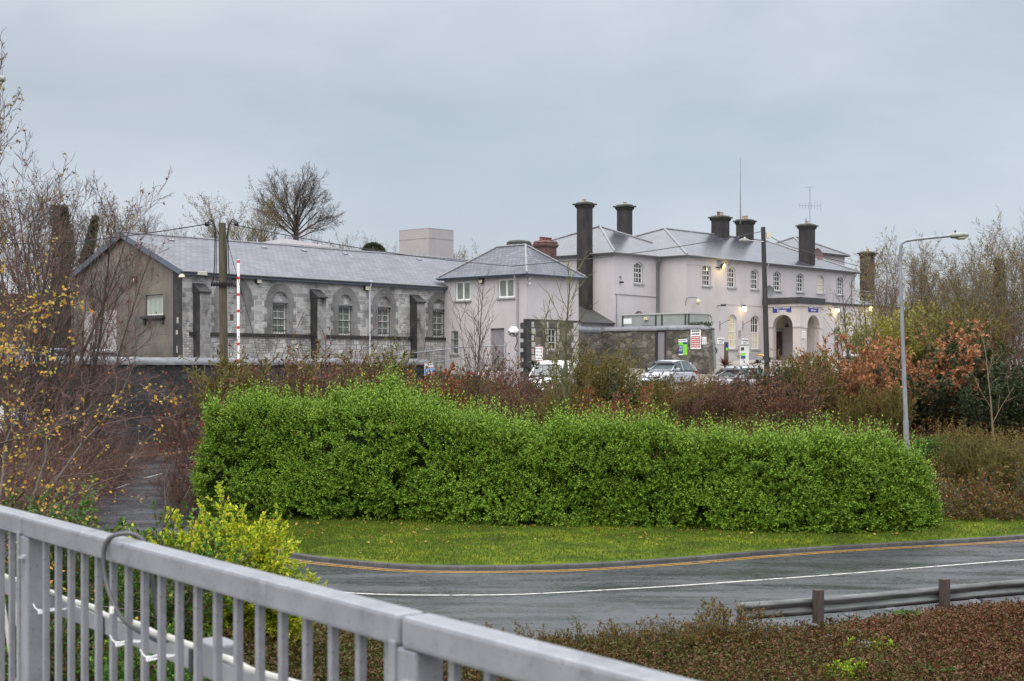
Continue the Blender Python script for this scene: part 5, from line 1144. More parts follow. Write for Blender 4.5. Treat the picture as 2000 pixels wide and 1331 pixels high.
def shrub_proto(kind, i):
    g = np.random.default_rng(hash_(kind)*10+i); r = bpy.data.objects.new(kind+'_shrub', None)
    r = thing(kind.replace('rustred', 'rust')+'_shrub', 'x', 'shrub', (0, 0, -50))
    if kind == 'rust': shrub_mesh(r, g, 2.0, .75, 26, .006, [('rust', 4, .07, .035), ('crimson', .35, .06, .03)], bark=TWR, lv2=(7, 5))
    if kind == 'olive': shrub_mesh(r, g, 2.2, .55, 26, .006, [('olive', 7, .085, .03)], bark=TWO, up=.14)
    if kind == 'orange': shrub_mesh(r, g, 1.6, .9, 24, .006, [('orange', 7, .055, .03), ('olive', 2, .055, .025)], bark=TWR, lv2=(8, 6))
    if kind == 'dark': shrub_mesh(r, g, 2.2, .75, 24, .006, [('dark', 9, .11, .055)], bark=TWB)
    if kind == 'green': shrub_mesh(r, g, 1.6, .8, 22, .006, [('green', 9, .10, .06)], bark=TWB)
    if kind == 'twiggy': shrub_mesh(r, g, 2.6, .75, 30, .0042, [('brown', .6, .06, .03), ('rust', .5, .06, .03)], bark=TWR, up=.03, lv2=(9, 6), r0=.011, start=.08)
    if kind == 'crimson': shrub_mesh(r, g, 1.9, .7, 18, .005, [('crimson', .5, .06, .035), ('rust', 1, .06, .03)], bark=TWR, up=.05, r0=.012)
    if kind == 'copper': shrub_mesh(r, g, 3.2, .8, 18, .007, [('copper', 7, .16, .095)], bark=TWB, up=.02, lv2=(7, 5), r0=.03)
    if kind == 'willow': shrub_mesh(r, g, 3.6, .65, 24, .007, [('willow', 8, .13, .05)], bark=TWO, lv2=(8, 6), r0=.03, up=.04)
    if kind == 'trail': shrub_mesh(r, g, 1.5, 1.15, 26, .006, [('olive', 5, .07, .04), ('orange', .7, .09, .045)], bark=TWB, up=-.05, lv2=(8, 5))
    return r
def hash_(s): return sum(ord(c)*(i+3) for i, c in enumerate(s)) % 9973
def height_of(root): return max(float(np.percentile(np.array([v.co.z for v in c.data.vertices]), 98.5)) for c in root.children)
def shrub(kind, px, d, sc, label, name=None, group='shrubs on the bank behind the hedge', zs=1.0, top=None):
    i = random.randint(0, 1); key = (kind, i)
    x = (px-1000)/FL*d; loc = (x, d, gz(x, d)-.05)
    if key not in PROTO: PROTO[key] = shrub_proto(kind, i); PH[key] = height_of(PROTO[key]); new = True
    else: new = False
    if top is not None: sc = ((718-top)/FL*d-loc[2])/PH[key]
    if new: o = PROTO[key]; o.location = loc; o.rotation_euler[2] = random.uniform(0, 6); o.scale = (sc, sc, sc*zs)
    else: o = dup(PROTO[key], loc, random.uniform(0, 6), scale=(sc, sc, sc*zs))
    o['label'] = label; o['group'] = group
    return o
BANK = [
 ('crimson',414,51,1.05,'crimson stemmed shrub at the left end of the hedge below the wall'),
 ('crimson',440,54,.8,'small crimson twigged shrub at the foot of the timber utility pole'),
 ('olive',478,54,1.05,'olive brown shrub just right of the timber utility pole'),
 ('olive',520,55,1.1,'olive shrub between the timber pole and the tallest red twigs'),
 ('twiggy',560,56,1.15,'red twigged shrub below the second stone buttress from left'),
 ('rust',600,55,1.15,'rust coloured shrub in front of the middle buttress'),
 ('twiggy',640,56,1.35,'tall thin red twigged shrub reaching over the wall coping'),
 ('olive',682,57,1.2,'olive brown shrub left of the pale drainpipe'),
 ('olive',706,58,1.2,'thin olive shrub beside the pale drainpipe foot'),
 ('crimson',722,55,.75,'red shrub behind the second crest of the hedge'),
 ('orange',768,57,1.0,'orange leaved shrub left of the blue wall sign'),
 ('orange',806,56,1.05,'orange leaved shrub just below the blue wall sign'),
 ('twiggy',780,60,.85,'bare twiggy bush against the rubble wall left of the blue sign'),
 ('orange',850,57,.9,'orange leaved shrub right of the blue wall sign'),
 ('olive',885,58,1.0,'olive shrub left of the red and white barrier plank'),
 ('twiggy',905,57,1.0,'dark brown twiggy bush under the red and white barrier plank'),
 ('twiggy',950,60,1.1,'tangled bare brown bush in front of the small pink house door'),
 ('rust',985,62,1.0,'red brown twiggy shrub in front of the small house corner'),
 ('rust',1010,56,1.0,'rust shrub below the front wheel of the white van'),
 ('dark',1000,64,.72,'small dark green bush at the front of the white van'),
 ('twiggy',1055,59,1.0,'brown bare bush covering the white van side'),
 ('olive',1150,61,1.15,'olive shrub to the right of the mossy green sapling'),
 ('olive',1185,62,1.25,'tallest olive shrub in front of the rubble yard wall'),
 ('olive',1225,62,1.1,'olive shrub left of the silver hatchback'),
 ('olive',1115,58,1.0,'olive shrub at the foot of the mossy green sapling'),
 ('olive',1075,54,1.0,'olive brown shrub behind the middle of the hedge'),
 ('dark',1255,58,.8,'dark green bush below the silver hatchback bonnet'),
 ('olive',1290,56,.85,'olive green bush in front of the silver hatchback wheel'),
 ('orange',1190,53,.9,'orange brown shrub behind the hedge below the yard wall'),
 ('rust',1330,58,.85,'red leaved shrub below the silver hatchback door'),
 ('olive',1365,60,.85,'olive leaved shrub right of the silver hatchback'),
 ('twiggy',1395,62,.95,'bare twiggy bush under the red notice on the yard wall'),
 ('rust',1420,59,.75,'red berried shrub in front of the low silver car'),
 ('dark',1470,61,.62,'dark clipped bush below the creosoted lamp pole'),
 ('trail',1450,56,.8,'brown shrub on the slope below the low silver car'),
 ('dark',1520,62,.62,'dark bush at the edge of the paving by the porch'),
 ('olive',1545,63,1.05,'olive upright shrub in front of the porch arch'),
 ('olive',1580,62,1.12,'dense olive shrub below the corner of the porch'),
 ('olive',1612,60,1.0,'olive green shrub left of the copper leaved tree'),
 ('trail',1480,54,1.0,'low trailing brown shrub on the slope right of centre'),
 ('trail',1560,54,1.0,'low trailing olive shrub below the porch shrubs'),
 ('rust',1400,52,.8,'reddish shrub low on the slope behind the hedge'),
 ('trail',1330,51,.9,'trailing shrub just over the hedge top right of centre'),
 ('rust',1530,57,.75,'reddish creeping shrub below the olive shrubs by the porch'),
 ('trail',1620,52,1.0,'trailing brown shrub left of the tall street lamp'),
 ('rust',1690,53,.8,'red brown low shrub near the foot of the street lamp'),
 ('olive',1665,57,.85,'olive shrub under the copper leaves'),
 ('rust',1700,60,1.15,'red brown shrub beneath the copper beech'),
 ('olive',1745,56,1.0,'olive brown shrub left of the lamp post shaft'),
 ('dark',1790,58,1.2,'dark evergreen shrub right of the lamp post shaft'),
 ('green',1838,52,.8,'bright green round bush among the dark shrubs right of the lamp'),
 ('dark',1885,60,1.45,'large dark evergreen bush right of the copper beech'),
 ('dark',1930,57,1.2,'dark evergreen bush left of the pale bare sapling trunk'),
 ('dark',1990,58,1.4,'dark evergreen bush at the far right edge'),
 ('olive',1865,50,.95,'olive brown shrub above the cotoneaster by the hedge end'),
 ('olive',1920,49,.95,'olive shrub at the foot of the pale sapling trunk'),
 ('olive',1985,48,1.0,'olive shrub by the right edge above the verge'),
 ('trail',1850,45.2,1.25,'arching cotoneaster touching the right end of the hedge'),
 ('trail',1905,45.0,1.35,'arching cotoneaster with orange sprays above the kerb'),
 ('trail',1965,45.5,1.3,'arching cotoneaster with orange sprays at the right edge'),
 ('orange',1935,45.8,.85,'orange leaved spray bush between the arching cotoneasters'),
 ('trail',2040,46.5,1.3,'arching cotoneaster just cut by the right edge'),
 ('copper',1655,62,.95,'copper leaved beech sapling in front of the low wing'),
 ('copper',1700,60,.80,'copper leaved young beech below the yellow green willow'),
 ('copper',1765,58,1.05,'copper leaved beech behind the lamp post shaft'),
 ('copper',1830,60,1.15,'copper leaved beech right of the lamp post'),
 ('olive',1835,68,2.0,'tall olive thicket behind the copper beech right of the lamp'),
 ('olive',1900,69,2.1,'tall olive thicket behind the dark evergreen bushes'),
 ('twiggy',1965,68,1.8,'tall brown twig thicket near the right edge'),
 ('willow',1712,68,1.15,'yellow green leaved willow bush in front of the low wing lamps'),
 ('willow',1775,70,1.2,'yellow green willow bush behind the copper beech'),
]
SKY = np.array([(400,742),(440,740),(480,712),(520,706),(560,690),(600,705),(640,672),(682,692),(706,700),(722,735),(768,735),(780,725),(806,752),(850,748),(885,735),(905,728),(950,695),(985,715),(1000,735),(1010,745),(1055,722),(1075,770),(1115,735),(1150,690),(1185,682),(1225,705),(1255,738),(1290,736),(1330,738),(1365,735),(1395,724),(1420,732),(1450,745),(1470,736),(1520,716),(1545,700),(1580,690),(1612,700)])
for k_, px_, d_, s_, lb_ in BANK:
    tp_ = float(np.interp(px_, SKY[:, 0], SKY[:, 1])) if px_ <= 1255 or (px_ <= 1615 and d_ >= 56 and k_ != 'trail') else None
    if px_ == 1190: tp_ = 765
    shrub(k_, px_, d_, s_, lb_, top=tp_, group='arching cotoneasters above the kerb' if 'cotoneaster' in lb_ else 'copper beeches' if k_ == 'copper' else 'shrubs on the bank behind the hedge')
# brown twiggy scrub at the left, in front of the retaining wall and by the curved road
SCRUB = [(40,40,1.25,'nearest brown twiggy scrub by the left edge'),(95,43,1.3,'brown twiggy scrub left of the parking sign on the wall'),(150,48,1.15,'brown twiggy scrub against the wall near the parked cars'),(205,52,.9,'brown twiggy scrub hanging before the wall below the gable'),(250,56,.7,'brown twiggy scrub at the foot of the dark wall below the gable'),(292,61,.5,'last thin brown scrub along the dark wall'),(70,52,1.5,'tall brown scrub under the bare left trees'),(130,56,1.4,'tall brown scrub before the gable wall corner'),(350,50,.75,'reddish brown bush at the left end of the hedge'),(365,46.8,.62,'low dark brown bush touching the left foot of the hedge')]
for px_, d_, s_, lb_ in SCRUB:
    x_ = (px_-1000)/FL*d_
    o = shrub('twiggy', px_, d_, s_, lb_, group='brown scrub beside the curved road')
# ---------------------------------------------------------------- golden and green bushes beyond the railing
def bush(name, label, loc, h, spread, nst, leaves, seed, **kw):
    r = thing(name, label, 'bush', loc); shrub_mesh(r, np.random.default_rng(seed), h, spread, nst, .004, leaves, **kw); return r
def put(px, d): x = (px-1000)/FL*d; return (x, d, gz(x, d)-.05)
bush('golden_bush', 'golden yellow and green leaved bush beside the railing at the bend', put(392, 18.0), 1.74, .78, 100, [('gold', 15, .054, .027), ('goldgreen', 6, .054, .028)], 61, lv2=(10, 6), bark=TWO, up=.08, r0=.012)
bush('golden_bush', 'golden bush tips spreading low towards the yellow road lines', put(482, 18.6), 1.3, .95, 80, [('gold', 17, .052, .026), ('goldgreen', 2, .052, .026)], 62, lv2=(9, 6), bark=TWO, up=.05, r0=.012)
bush('green_bush', 'light green leaved bush left of the golden bush', put(318, 17.0), 1.5, .72, 44, [('goldgreen', 15, .054, .028), ('gold', 4, .054, .026)], 63, lv2=(8, 6), bark=TWO, up=.06, r0=.012)
bush('green_bush', 'dark green bush between the birch and the golden bush', put(205, 16.0), 2.0, .85, 38, [('green', 9, .055, .03), ('olive', 4, .055, .028)], 64, lv2=(8, 6), r0=.012)
bush('green_bush', 'mid green bush at the roadside below the birch leaves', put(120, 17.0), 1.9, .85, 36, [('green', 8, .055, .03), ('olive', 5, .055, .028)], 67, lv2=(8, 6), r0=.012)
bush('green_bush', 'low green bush seen between the railing bars', put(300, 12.5), .95, .9, 26, [('green', 8, .045, .026), ('goldgreen', 2, .045, .024)], 65, lv2=(7, 6), r0=.01)
bush('green_bush', 'low olive bush behind the left railing post', put(120, 13.5), 1.1, .9, 26, [('olive', 6, .045, .024), ('green', 4, .045, .026)], 66, lv2=(7, 6), r0=.01)
for i, (px, d, lb) in enumerate(((1650,23.2,'small yellow green bush on the red bank at the bottom edge'),(1700,24.6,'small yellow green bush below the middle guard rail post'))):
    bush('yellow_green_bush', lb, put(px, d), .55, 1.0, 16, [('goldgreen', 5, .05, .028), ('gold', 2, .05, .028)], 70+i, lv2=(6, 5), r0=.008, bark=TWO)
def fern(px, d, label, seed):
    r = thing('fern', label, 'fern', put(px, d)); g = np.random.default_rng(seed); q = []
    for k in range(14):
        az = k*2.4; t = np.linspace(.05, 1, 22); D = np.array([math.cos(az), math.sin(az), 0])
        P = D[None]*(.34*t)[:, None]+np.array([0, 0, 1.])*(.42*t-.30*t*t)[:, None]+np.array([0, 0, .1]); sd = np.array([-D[1], D[0], 0.]); ln = .11*np.sin(np.pi*(.1+.88*t))
        for sg in (-1, 1): q.append(leafq(P, np.tile(sd*sg+D*.35, (22, 1)), np.tile([0, 0, 1.], (22, 1)), ln, .028))
    quads_object('fronds', q, LF['green'], r)
for i, (px, d, sc, lb) in enumerate(((880,24.4,.46,'low olive brown cover bush left of the hidden guard rail end'),(960,24.2,.44,'low brown cover bush on the rail in the middle of the picture'),(1040,24.3,.44,'low cover bush with red stems over the rail right of the railing post'),(1120,24.3,.45,'low dense cover bush hiding the guard rail'),(1195,24.5,.45,'low red brown cover bush hiding the guard rail'),(1265,24.6,.46,'low cover bush where the guard rail disappears'),(1325,24.8,.46,'low cover bush beside the first visible guard rail post'),(1365,24.9,.48,'thick cover bush just left of where the guard rail appears'),(1400,25.4,.62,'cover bush overlapping the left end of the guard rail'),(1436,25.4,.6,'lowest cover bush left of the bright guard rail beam'))):
    shrub('trail', px, d, sc, lb, group='low cover bushes along the guard rail')
fern(1776, 27.0, 'bright green fern growing under the guard rail', 81); fern(1830, 23.4, 'small fern on the bank near the right corner', 82)
# ---------------------------------------------------------------- trees
def tree_parts(root, g, S, barks, leaves=(), k0=8, crown_from=2):
    quads_object('trunk', [polyq(p, r, k0 if i == 0 else 5) for i, (p, r) in enumerate(S[:crown_from])], barks[0], root)
    quads_object('crown', [polyq(p, r, 3) for p, r in S[crown_from:]], barks[1], root)
    for nm, lev, k, l, w in leaves:
        P = S[lev][0]
        if k < 1: P = P[g.uniform(0, 1, len(P)) < k]; k = 1
        quads_object('leaves', [leaves_on(g, P, int(k), l, w, .9, .1, 0, -.2)], LF[nm], root)
def oak():
    x = (577-1000)/FL*130; r = thing('oak_tree', 'big round-crowned bare oak standing behind the stone building', 'tree', (x, 130, gz(x, 130)-.3)); g = np.random.default_rng(90)
    H0 = 7.7; n = 22; tr = np.array([[(0,0,0),(.05,0,2.5),(0,.05,H0*.8),(.1,0,H0+1.4)]], float); tl = np.linspace(.04, 1, n)**.62*1.22; az = np.arange(n)*2.4
    D = np.stack([np.cos(az)*np.sin(tl), np.sin(az)*np.sin(tl), np.cos(tl)], 1); B = np.stack([0*az, 0*az, H0+1.5-1.9*tl/1.22], 1); Ls = (5.0-1.0*tl/1.22)*g.uniform(.92, 1.05, n)
    S = grow(g, B, D, Ls, .10-.04*tl/1.38, [dict(seg=7, w=.07, up=.04, tip=.18), dict(n=12, t0=.28, ang=(.25, .7), len=.46, tf=.4, rf=.5, seg=5, w=.10, up=.02, tip=.3), dict(n=9, t0=.12, ang=(.3, .8), len=.44, tf=.3, rf=.55, rmin=.009, seg=3, w=.13, up=.02, tip=.5), dict(n=6, t0=.15, ang=(.3, .8), len=.5, tf=.3, rf=.6, rmin=.0075, seg=2, w=.16, tip=.6)])
    S = [(tr, np.array([[.42, .36, .32, .16]]))]+S
    tree_parts(r, g, S, (TWB, TWB), (), 8, 3)
oak()
BT = {}
def bare_proto(i):
    g = np.random.default_rng(100+i); r = thing('bare_tree', 'x', 'tree', (0, 0, -60))
    kinds = [dict(n=5, sp=.22, h=9.0), dict(n=3, sp=.16, h=9.5), dict(n=7, sp=.34, h=8.0), dict(n=4, sp=.3, h=8.5)][i % 4]
    n = kinds['n']; az = np.arange(n)*2.4+g.uniform(0, 1, n); t = kinds['sp']*g.uniform(.3, 1.3, n); D = np.stack([np.cos(az)*np.sin(t), np.sin(az)*np.sin(t), np.cos(t)], 1)
    S = grow(g, np.zeros((n, 3))+np.stack([np.cos(az), np.sin(az), 0*az], 1)*.12, D, kinds['h']*g.uniform(.75, 1.05, n), np.full(n, .07), [dict(seg=8, w=.05, up=.03, tip=.2), dict(n=15, t0=.22, ang=(.3, .8), len=.36, tf=.45, rf=.5, seg=5, w=.10, up=.08, tip=.3), dict(n=8, t0=.12, ang=(.3, .8), len=.42, tf=.35, rf=.55, rmin=.007, seg=3, w=.14, up=.06, tip=.5), dict(n=5, t0=.15, ang=(.3, .8), len=.5, tf=.3, rf=.6, rmin=.006, seg=2, w=.16, up=.04, tip=.6)])
    bark = [(TWB, TWB), (TWG, TWR), (TWG, TWG), (TWB, TWR)][i % 4]; lv = [(), (('pale', 3, .8, .09, .05),), (('pale', 3, 2, .09, .05),), (('brown', 3, .25, .09, .05),)][i % 4]
    tree_parts(r, g, S, bark, lv, 6, 1); return r
def bare(i, px, d, sc, label, group, zs=1.0, dz=0.0, top=None):
    x = (px-1000)/FL*d; z = gz(x, d)-.1+dz
    if top is not None: sc = ((718-top)/FL*d-z)/9.0; zs = 1.0
    if i not in BT: BT[i] = bare_proto(i); o = BT[i]; o.location = (x, d, z); o.rotation_euler = (0, 0, random.uniform(0, 6)); o.scale = (sc, sc, sc*zs)
    else: o = dup(BT[i], (x, d, z), random.uniform(0, 6), scale=(sc, sc, sc*zs))
    o['label'] = label; o['group'] = group
Gr = 'bare trees right of the street lamp'; Gb = 'bare trees behind the station roofs'; Gl = 'bare trees at the left edge'
for i, px, d, top, lb in [
  (1,1722,80,500,'bare tree just left of the tall street lamp shaft'),(2,1762,84,462,'bare tree rising behind the street lamp arm'),(1,1808,78,510,'reddish bare tree right of the street lamp shaft'),
  (2,1850,82,505,'pale leaved bare tree below the street lamp head'),(2,1888,78,478,'pale leaved bare tree right of the street lamp head'),(1,1925,84,470,'reddish bare tree second from the right edge thicket'),
  (2,1955,76,470,'bare tree beside the ivy covered stump at right'),(2,1995,72,440,'tallest bare tree cut by the right edge'),(0,2030,80,455,'bare tree just beyond the right edge'),
  (2,1830,96,520,'bare tree far behind the street lamp'),(0,1905,100,515,'bare tree far behind the pale sapling'),(0,1980,104,520,'bare tree far behind the right edge thicket'),(3,1770,100,540,'bare brown tree behind the willow bushes')]:
    bare(i, px, d, 1, lb, Gr, top=top+18)
for i, px, d, top, lb in [
  (2,492,122,382,'multi stemmed bare tree left of the big oak'),(2,452,126,420,'smaller bare tree behind the top of the timber pole'),(3,330,124,432,'bare tree behind the ridge of the stone building'),(0,275,118,424,'bare tree behind the gable peak'),
  (3,385,128,440,'bare brown tree between the gable peak and the timber pole'),(3,640,126,452,'low bare tree right of the oak trunk'),(2,702,124,474,'small bare tree left of the round evergreen'),(3,762,124,474,'small bare tree left of the pale tower'),(2,905,124,490,'small bare tree right of the pale tower'),(3,545,124,440,'low bare tree beneath the oak crown')]:
    bare(i, px, d, 1, lb, Gb, top=top)
for i, px, d, top, lb in [
  (0,205,92,418,'bare tree left of the stone gable'),(2,165,88,400,'bare tree right of the ivy covered trunk'),(3,60,70,330,'bare tree behind the scrub at the left'),(0,110,80,390,'bare tree around the ivy covered trunk'),(3,20,44,330,'brown bare tree at the left edge'),
  (0,90,46,395,'near bare tree with twigs over the parked cars'),(1,-110,38,300,'tall bare tree cut by the left edge'),(3,150,52,470,'reddish bare tree in front of the stone gable corner')]:
    bare(i, px, d, 1, lb, Gl, top=top)
# ivy covered trunks
def ivy_tree(px, d, top, r, lean, label, seed):
    x = (px-1000)/FL*d; z0 = gz(x, d); zt = (718-top)/FL*d; g = np.random.default_rng(seed); root = thing('ivy_covered_tree', label, 'tree', (x, d, z0))
    H = zt-z0; ts = np.linspace(0, 1, 8); ax = np.stack([lean*ts*ts*H, 0*ts, ts*H], 1); mb = MB(); mb.tube([tuple(p) for p in ax], [r*.5*(1-.6*t) for t in ts], 7); mb.build('trunk', TWB, root)
    m = 5200; t = g.uniform(0, 1, m)**.8; az = g.uniform(0, 6.28, m); rr = r*(.75+1.1*vnoise(np.stack([np.cos(az)*2, np.sin(az)*2, t*H*1.2], 1), 1.3, seed))*(1.5-1.5*np.abs(t-.62))*g.uniform(.6, 1.1, m)
    P = np.stack([lean*t*t*H+np.cos(az)*rr, np.sin(az)*rr, t*H*1.01], 1); n_ = np.stack([np.cos(az), np.sin(az), .2+0*az], 1)
    quads_object('ivy', [leafq(P, n_*.4+rnd(g, m)+np.array([0,0,-.3]), n_+rnd(g, m)*.5, .16*g.uniform(.7, 1.3, m), .13)], LF['ivy'], root)
ivy_tree(122, 84, 404, .42, .0, 'thick ivy covered trunk among the bare trees at left', 201); ivy_tree(152, 88, 425, .26, .12, 'leaning ivy covered trunk left of the gable', 202); ivy_tree(1951, 80, 510, .24, .0, 'ivy covered broken stump in the thicket at the right', 203)
# round evergreen behind the ridge
def round_evergreen():
    px, d = 729, 118; x = (px-1000)/FL*d; zt = (718-472)/FL*d; root = thing('evergreen_tree', 'small round dark evergreen showing over the stone building ridge', 'tree', (x, d, gz(x, d)-.2)); H = zt-gz(x, d)+.2; g = np.random.default_rng(77)
    mb = MB(); mb.tube([(0,0,0),(0,0,H*.7)], [.2,.12], 7); mb.build('trunk', TWB, root)
    m = 6000; v = rnd(g, m); rr = (.95+.2*vnoise(v, 3.5, 4))*g.uniform(.7, 1.02, m); P = v*rr[:, None]*np.array([1.0, 1.0, .82])+np.array([0, 0, H-.85])
    quads_object('crown', [leafq(P, v+rnd(g, m)*.7, rnd(g, m), .13*g.uniform(.7, 1.3, m), .06)], LF['dark'], root)
round_evergreen()
# bare saplings in front of the houses
def sapling(px, d, top, label, seed, bark, leaf=None, multi=3, lean=.15, n1=11, r0=.055, rm=1.0):
    x = (px-1000)/FL*d; z0 = gz(x, d)-.1; H = (718-top)/FL*d-z0; g = np.random.default_rng(seed); root = thing('sapling', label, 'tree', (x, d, z0), group='saplings on the bank')
    az = np.arange(multi)*2.1+.4; t = np.r_[.02, np.full(multi-1, lean)]; D = np.stack([np.cos(az)*np.sin(t), np.sin(az)*np.sin(t), np.cos(t)], 1); Ls = H*np.r_[1.02, g.uniform(.7, .92, multi-1)]
    S = grow(g, np.zeros((multi, 3)), D, Ls, np.r_[r0, np.full(multi-1, .035)], [dict(seg=9, w=.035, up=.02, tip=.15), dict(n=n1, t0=.22, ang=(.4, .75), len=.36, tf=.55, rf=.5, rmin=.009*rm, seg=4, w=.07, up=.07, tip=.4), dict(n=4, t0=.15, ang=(.35, .8), len=.42, tf=.3, rf=.6, rmin=.007*rm, seg=3, w=.1, up=.05, tip=.6)])
    tree_parts(root, g, S, (bark, bark), leaf or (), 6, 1)
sapling(1108, 54, 545, 'mossy green bare sapling in front of the small pink house corner', 301, TWM, (('olive', 2, 1, .07, .035),), 3, .12, 18, .085, 1.7)
sapling(925, 58, 560, 'bare brown sapling with forked stems in front of the small house', 302, TWB, None, 4, .18, 11, .06, 1.3)
sapling(1655, 64, 545, 'dark bare sapling with open branches in front of the porch wing', 303, TWB, None, 3, .22, 10)
sapling(790, 60, 650, 'thin bare sapling before the rubble wall left of the blue sign', 304, TWM, None, 2, .2, 7)
sapling(1700, 62, 560, 'slim sapling with pale leaves by the copper beech', 305, TWB, (('pale', 2, .8, .10, .05),), 2, .1, 10)
sapling(1942, 54, 640, 'sapling with straight pale trunk at the right', 306, mat('pale_trunk_bark', (.13,.10,.06), (.19,.145,.09), rough=.85, scale=6), (('pale', 2, 1, .10, .05),), 1, .05, 8, .045)
sapling(300, 15.5, 860, 'single thin dark stem rising from the golden bush', 307, TWB, None, 1, .05, 5, .016)
# near birch with yellow and orange leaves; trunk just outside the left edge
def birch():
    d = 13.5; px = -150; x = (px-1000)/FL*d; z0 = gz(x, d)-.1; g = np.random.default_rng(401); root = thing('birch_tree', 'near tree with scattered yellow and orange autumn leaves at the left edge', 'tree', (x, d, z0))
    S = grow(g, [(-.1,0,0),(.0,.1,0),(-.2,-.1,0)], [(-.05,.0,1),(.18,.05,1),(.02,-.12,1)], [4.3, 4.0, 3.6], [.06, .05, .045], [dict(seg=9, w=.06, up=.02, tip=.2), dict(n=17, t0=.12, ang=(.8, 1.35), len=.50, tf=.35, rf=.42, rmin=.005, seg=7, w=.11, up=-.0, tip=.3), dict(n=8, t0=.15, ang=(.35, .9), len=.40, tf=.3, rf=.5, rmin=.0032, seg=4, w=.14, up=-.01, tip=.5), dict(n=4, t0=.2, ang=(.3, .9), len=.5, tf=.3, rf=.6, rmin=.0024, seg=2, w=.18, up=-.02, tip=.6)])
    tree_parts(root, g, S, (TWM, TWB), (('birch', 3, 3, .038, .031), ('birch', 2, 3, .038, .031)), 8, 1)
birch()
def low_tree():
    # crabbed, mossy branches with a few dark red leaves reaching across the curved road
    d = 21; px = -60; x = (px-1000)/FL*d; z0 = gz(x, d)-.1; g = np.random.default_rng(402); root = thing('mossy_tree', 'spreading mossy branched tree reaching right in front of the wall', 'tree', (x, d, z0))
    S = grow(g, [(0,0,0),(.1,.1,0),(.1,-.1,0),(-.1,.05,0)], [(.12,.1,1),(.40,.05,1),(.30,-.2,1),(-.2,0,1)], [3.6, 5.0, 4.2, 4.2], [.05, .038, .036, .04], [dict(seg=10, w=.17, up=.01, tip=.2), dict(n=13, t0=.2, ang=(.5, 1.1), len=.40, tf=.4, rf=.5, rmin=.008, seg=6, w=.14, up=-.02, tip=.3), dict(n=8, t0=.1, ang=(.4, 1.0), len=.42, tf=.3, rf=.5, rmin=.004, seg=4, w=.16, up=-.03, tip=.5), dict(n=5, t0=.15, ang=(.3, .9), len=.5, tf=.3, rf=.6, rmin=.003, seg=2, w=.2, up=-.03, tip=.6)])
    tree_parts(root, g, S, (TWG, TWR), (('brown', 3, .22, .055, .03), ('birch', 3, .03, .05, .035)), 8, 1)
low_tree()
# ---------------------------------------------------------------- poles, lamps, wires
def pole_tree():
    pass
def utility_pole():
    d = 58; b = at(440, 760, d); z0 = gz(b.x, d); t = at(434, 436, d); root = thing('utility_pole', 'weathered brown timber utility pole with looped black cables near its top', 'utility pole', (b.x, d, z0))
    T_ = Vector((t.x-b.x, 0, t.z-z0)); mb = MB(); mb.smooth = True; mb.tube([(0,0,-.5), tuple(T_*.5), tuple(T_)], [.185,.17,.15], 12); mb.build('shaft', POLEW, root)
    for s in (-1, 1):
        mb = MB(); mb.smooth = True; x = T_.x
        mb.tube(smooth_path([(x+s*.60,-.1,T_.z-.02),(x+s*.45,-.12,T_.z+.18),(x+s*.28,-.12,T_.z-.1),(x+s*.26,-.14,T_.z-.7),(x+s*.30,-.14,T_.z-2.2),(x+s*.42,-.12,T_.z-2.5)]), .022, 6)
        mb.tube(smooth_path([(x+s*.56,-.08,T_.z-.02),(x+s*.38,-.1,T_.z+.08),(x+s*.21,-.12,T_.z-.2),(x+s*.22,-.16,T_.z-2.4)]), .018, 6)
        for i in range(3): mb.tube([(x+s*(.45+.09*math.cos(a)), -.1, T_.z+.03+.12*math.sin(a)) for a in [j*.6+i*.3 for j in range(11)]], .012, 5)
        mb.obox((x+s*.6,-.1,T_.z-.05), (1,0,0), (0,1,0), Z3, .07, .05, .08); mb.build('cable_bundle', BLKPL, root)
    mb = MB(); mb.obox((T_.x*.7,-.16,T_.z-2.52), (1,0,0), (0,1,0), Z3, .46, .05, .05); 
    for i in range(9): mb.tube([(T_.x-.4+.1*i, -.2, T_.z-2.6), (T_.x-.4+.1*i+.03, -.22, T_.z-2.42)], .035, 5)
    mb.build('cable_bracket', BLKPL, root)
    mb = MB(); mb.obox((T_.x*.1+.05, -.19, 3.4), (1,0,0), (0,1,0), Z3, .06, .01, .09)
    return Vector((b.x+T_.x, d, t.z))
PT = utility_pole()
def lamp_pole():
    d = 80; b = at(1499, 722, d); z0 = gz(b.x, d); t = at(1490.5, 444, d); root = thing('lamp_pole', 'dark creosoted timber pole with small street lantern on a short arm', 'lamp post', (b.x, d, z0)); T_ = Vector((t.x-b.x, 0, t.z-z0))
    mb = MB(); mb.smooth = True; mb.tube([(0,0,-.3), tuple(T_*.5), tuple(T_)], [.16,.145,.125], 12); mb.build('shaft', POLED, root)
    za = (718-471)/FL*d-z0; x = T_.x*za/T_.z; mb = MB(); mb.tube([(x,-.1,za-.05),(x-.9,-.25,za)], .03, 6); mb.build('arm', STEEL, root)
    mb = MB(); mb.smooth = True; mb.tube([(x-.85,-.25,za),(x-1.0,-.26,za+.01),(x-1.25,-.28,za+.02),(x-1.42,-.3,za)], [.06,.11,.11,.05], 10); ln = mb.build('lantern', LHEAD, root); mb = MB(); mb.lathe((x-1.1,-.27,za+.11), [(.05,0),(.05,.09)], 8); mb.build('photocell', UPVC, ln)
    mb = MB(); mb.obox((x+.27,-.02,za+.30), (1,0,0), (0,1,0), Z3, .11, .1, .16); mb.build('cable_box', LAMPOFF, root, bevel=.01)
    return Vector((t.x, d, t.z))
LT = lamp_pole()
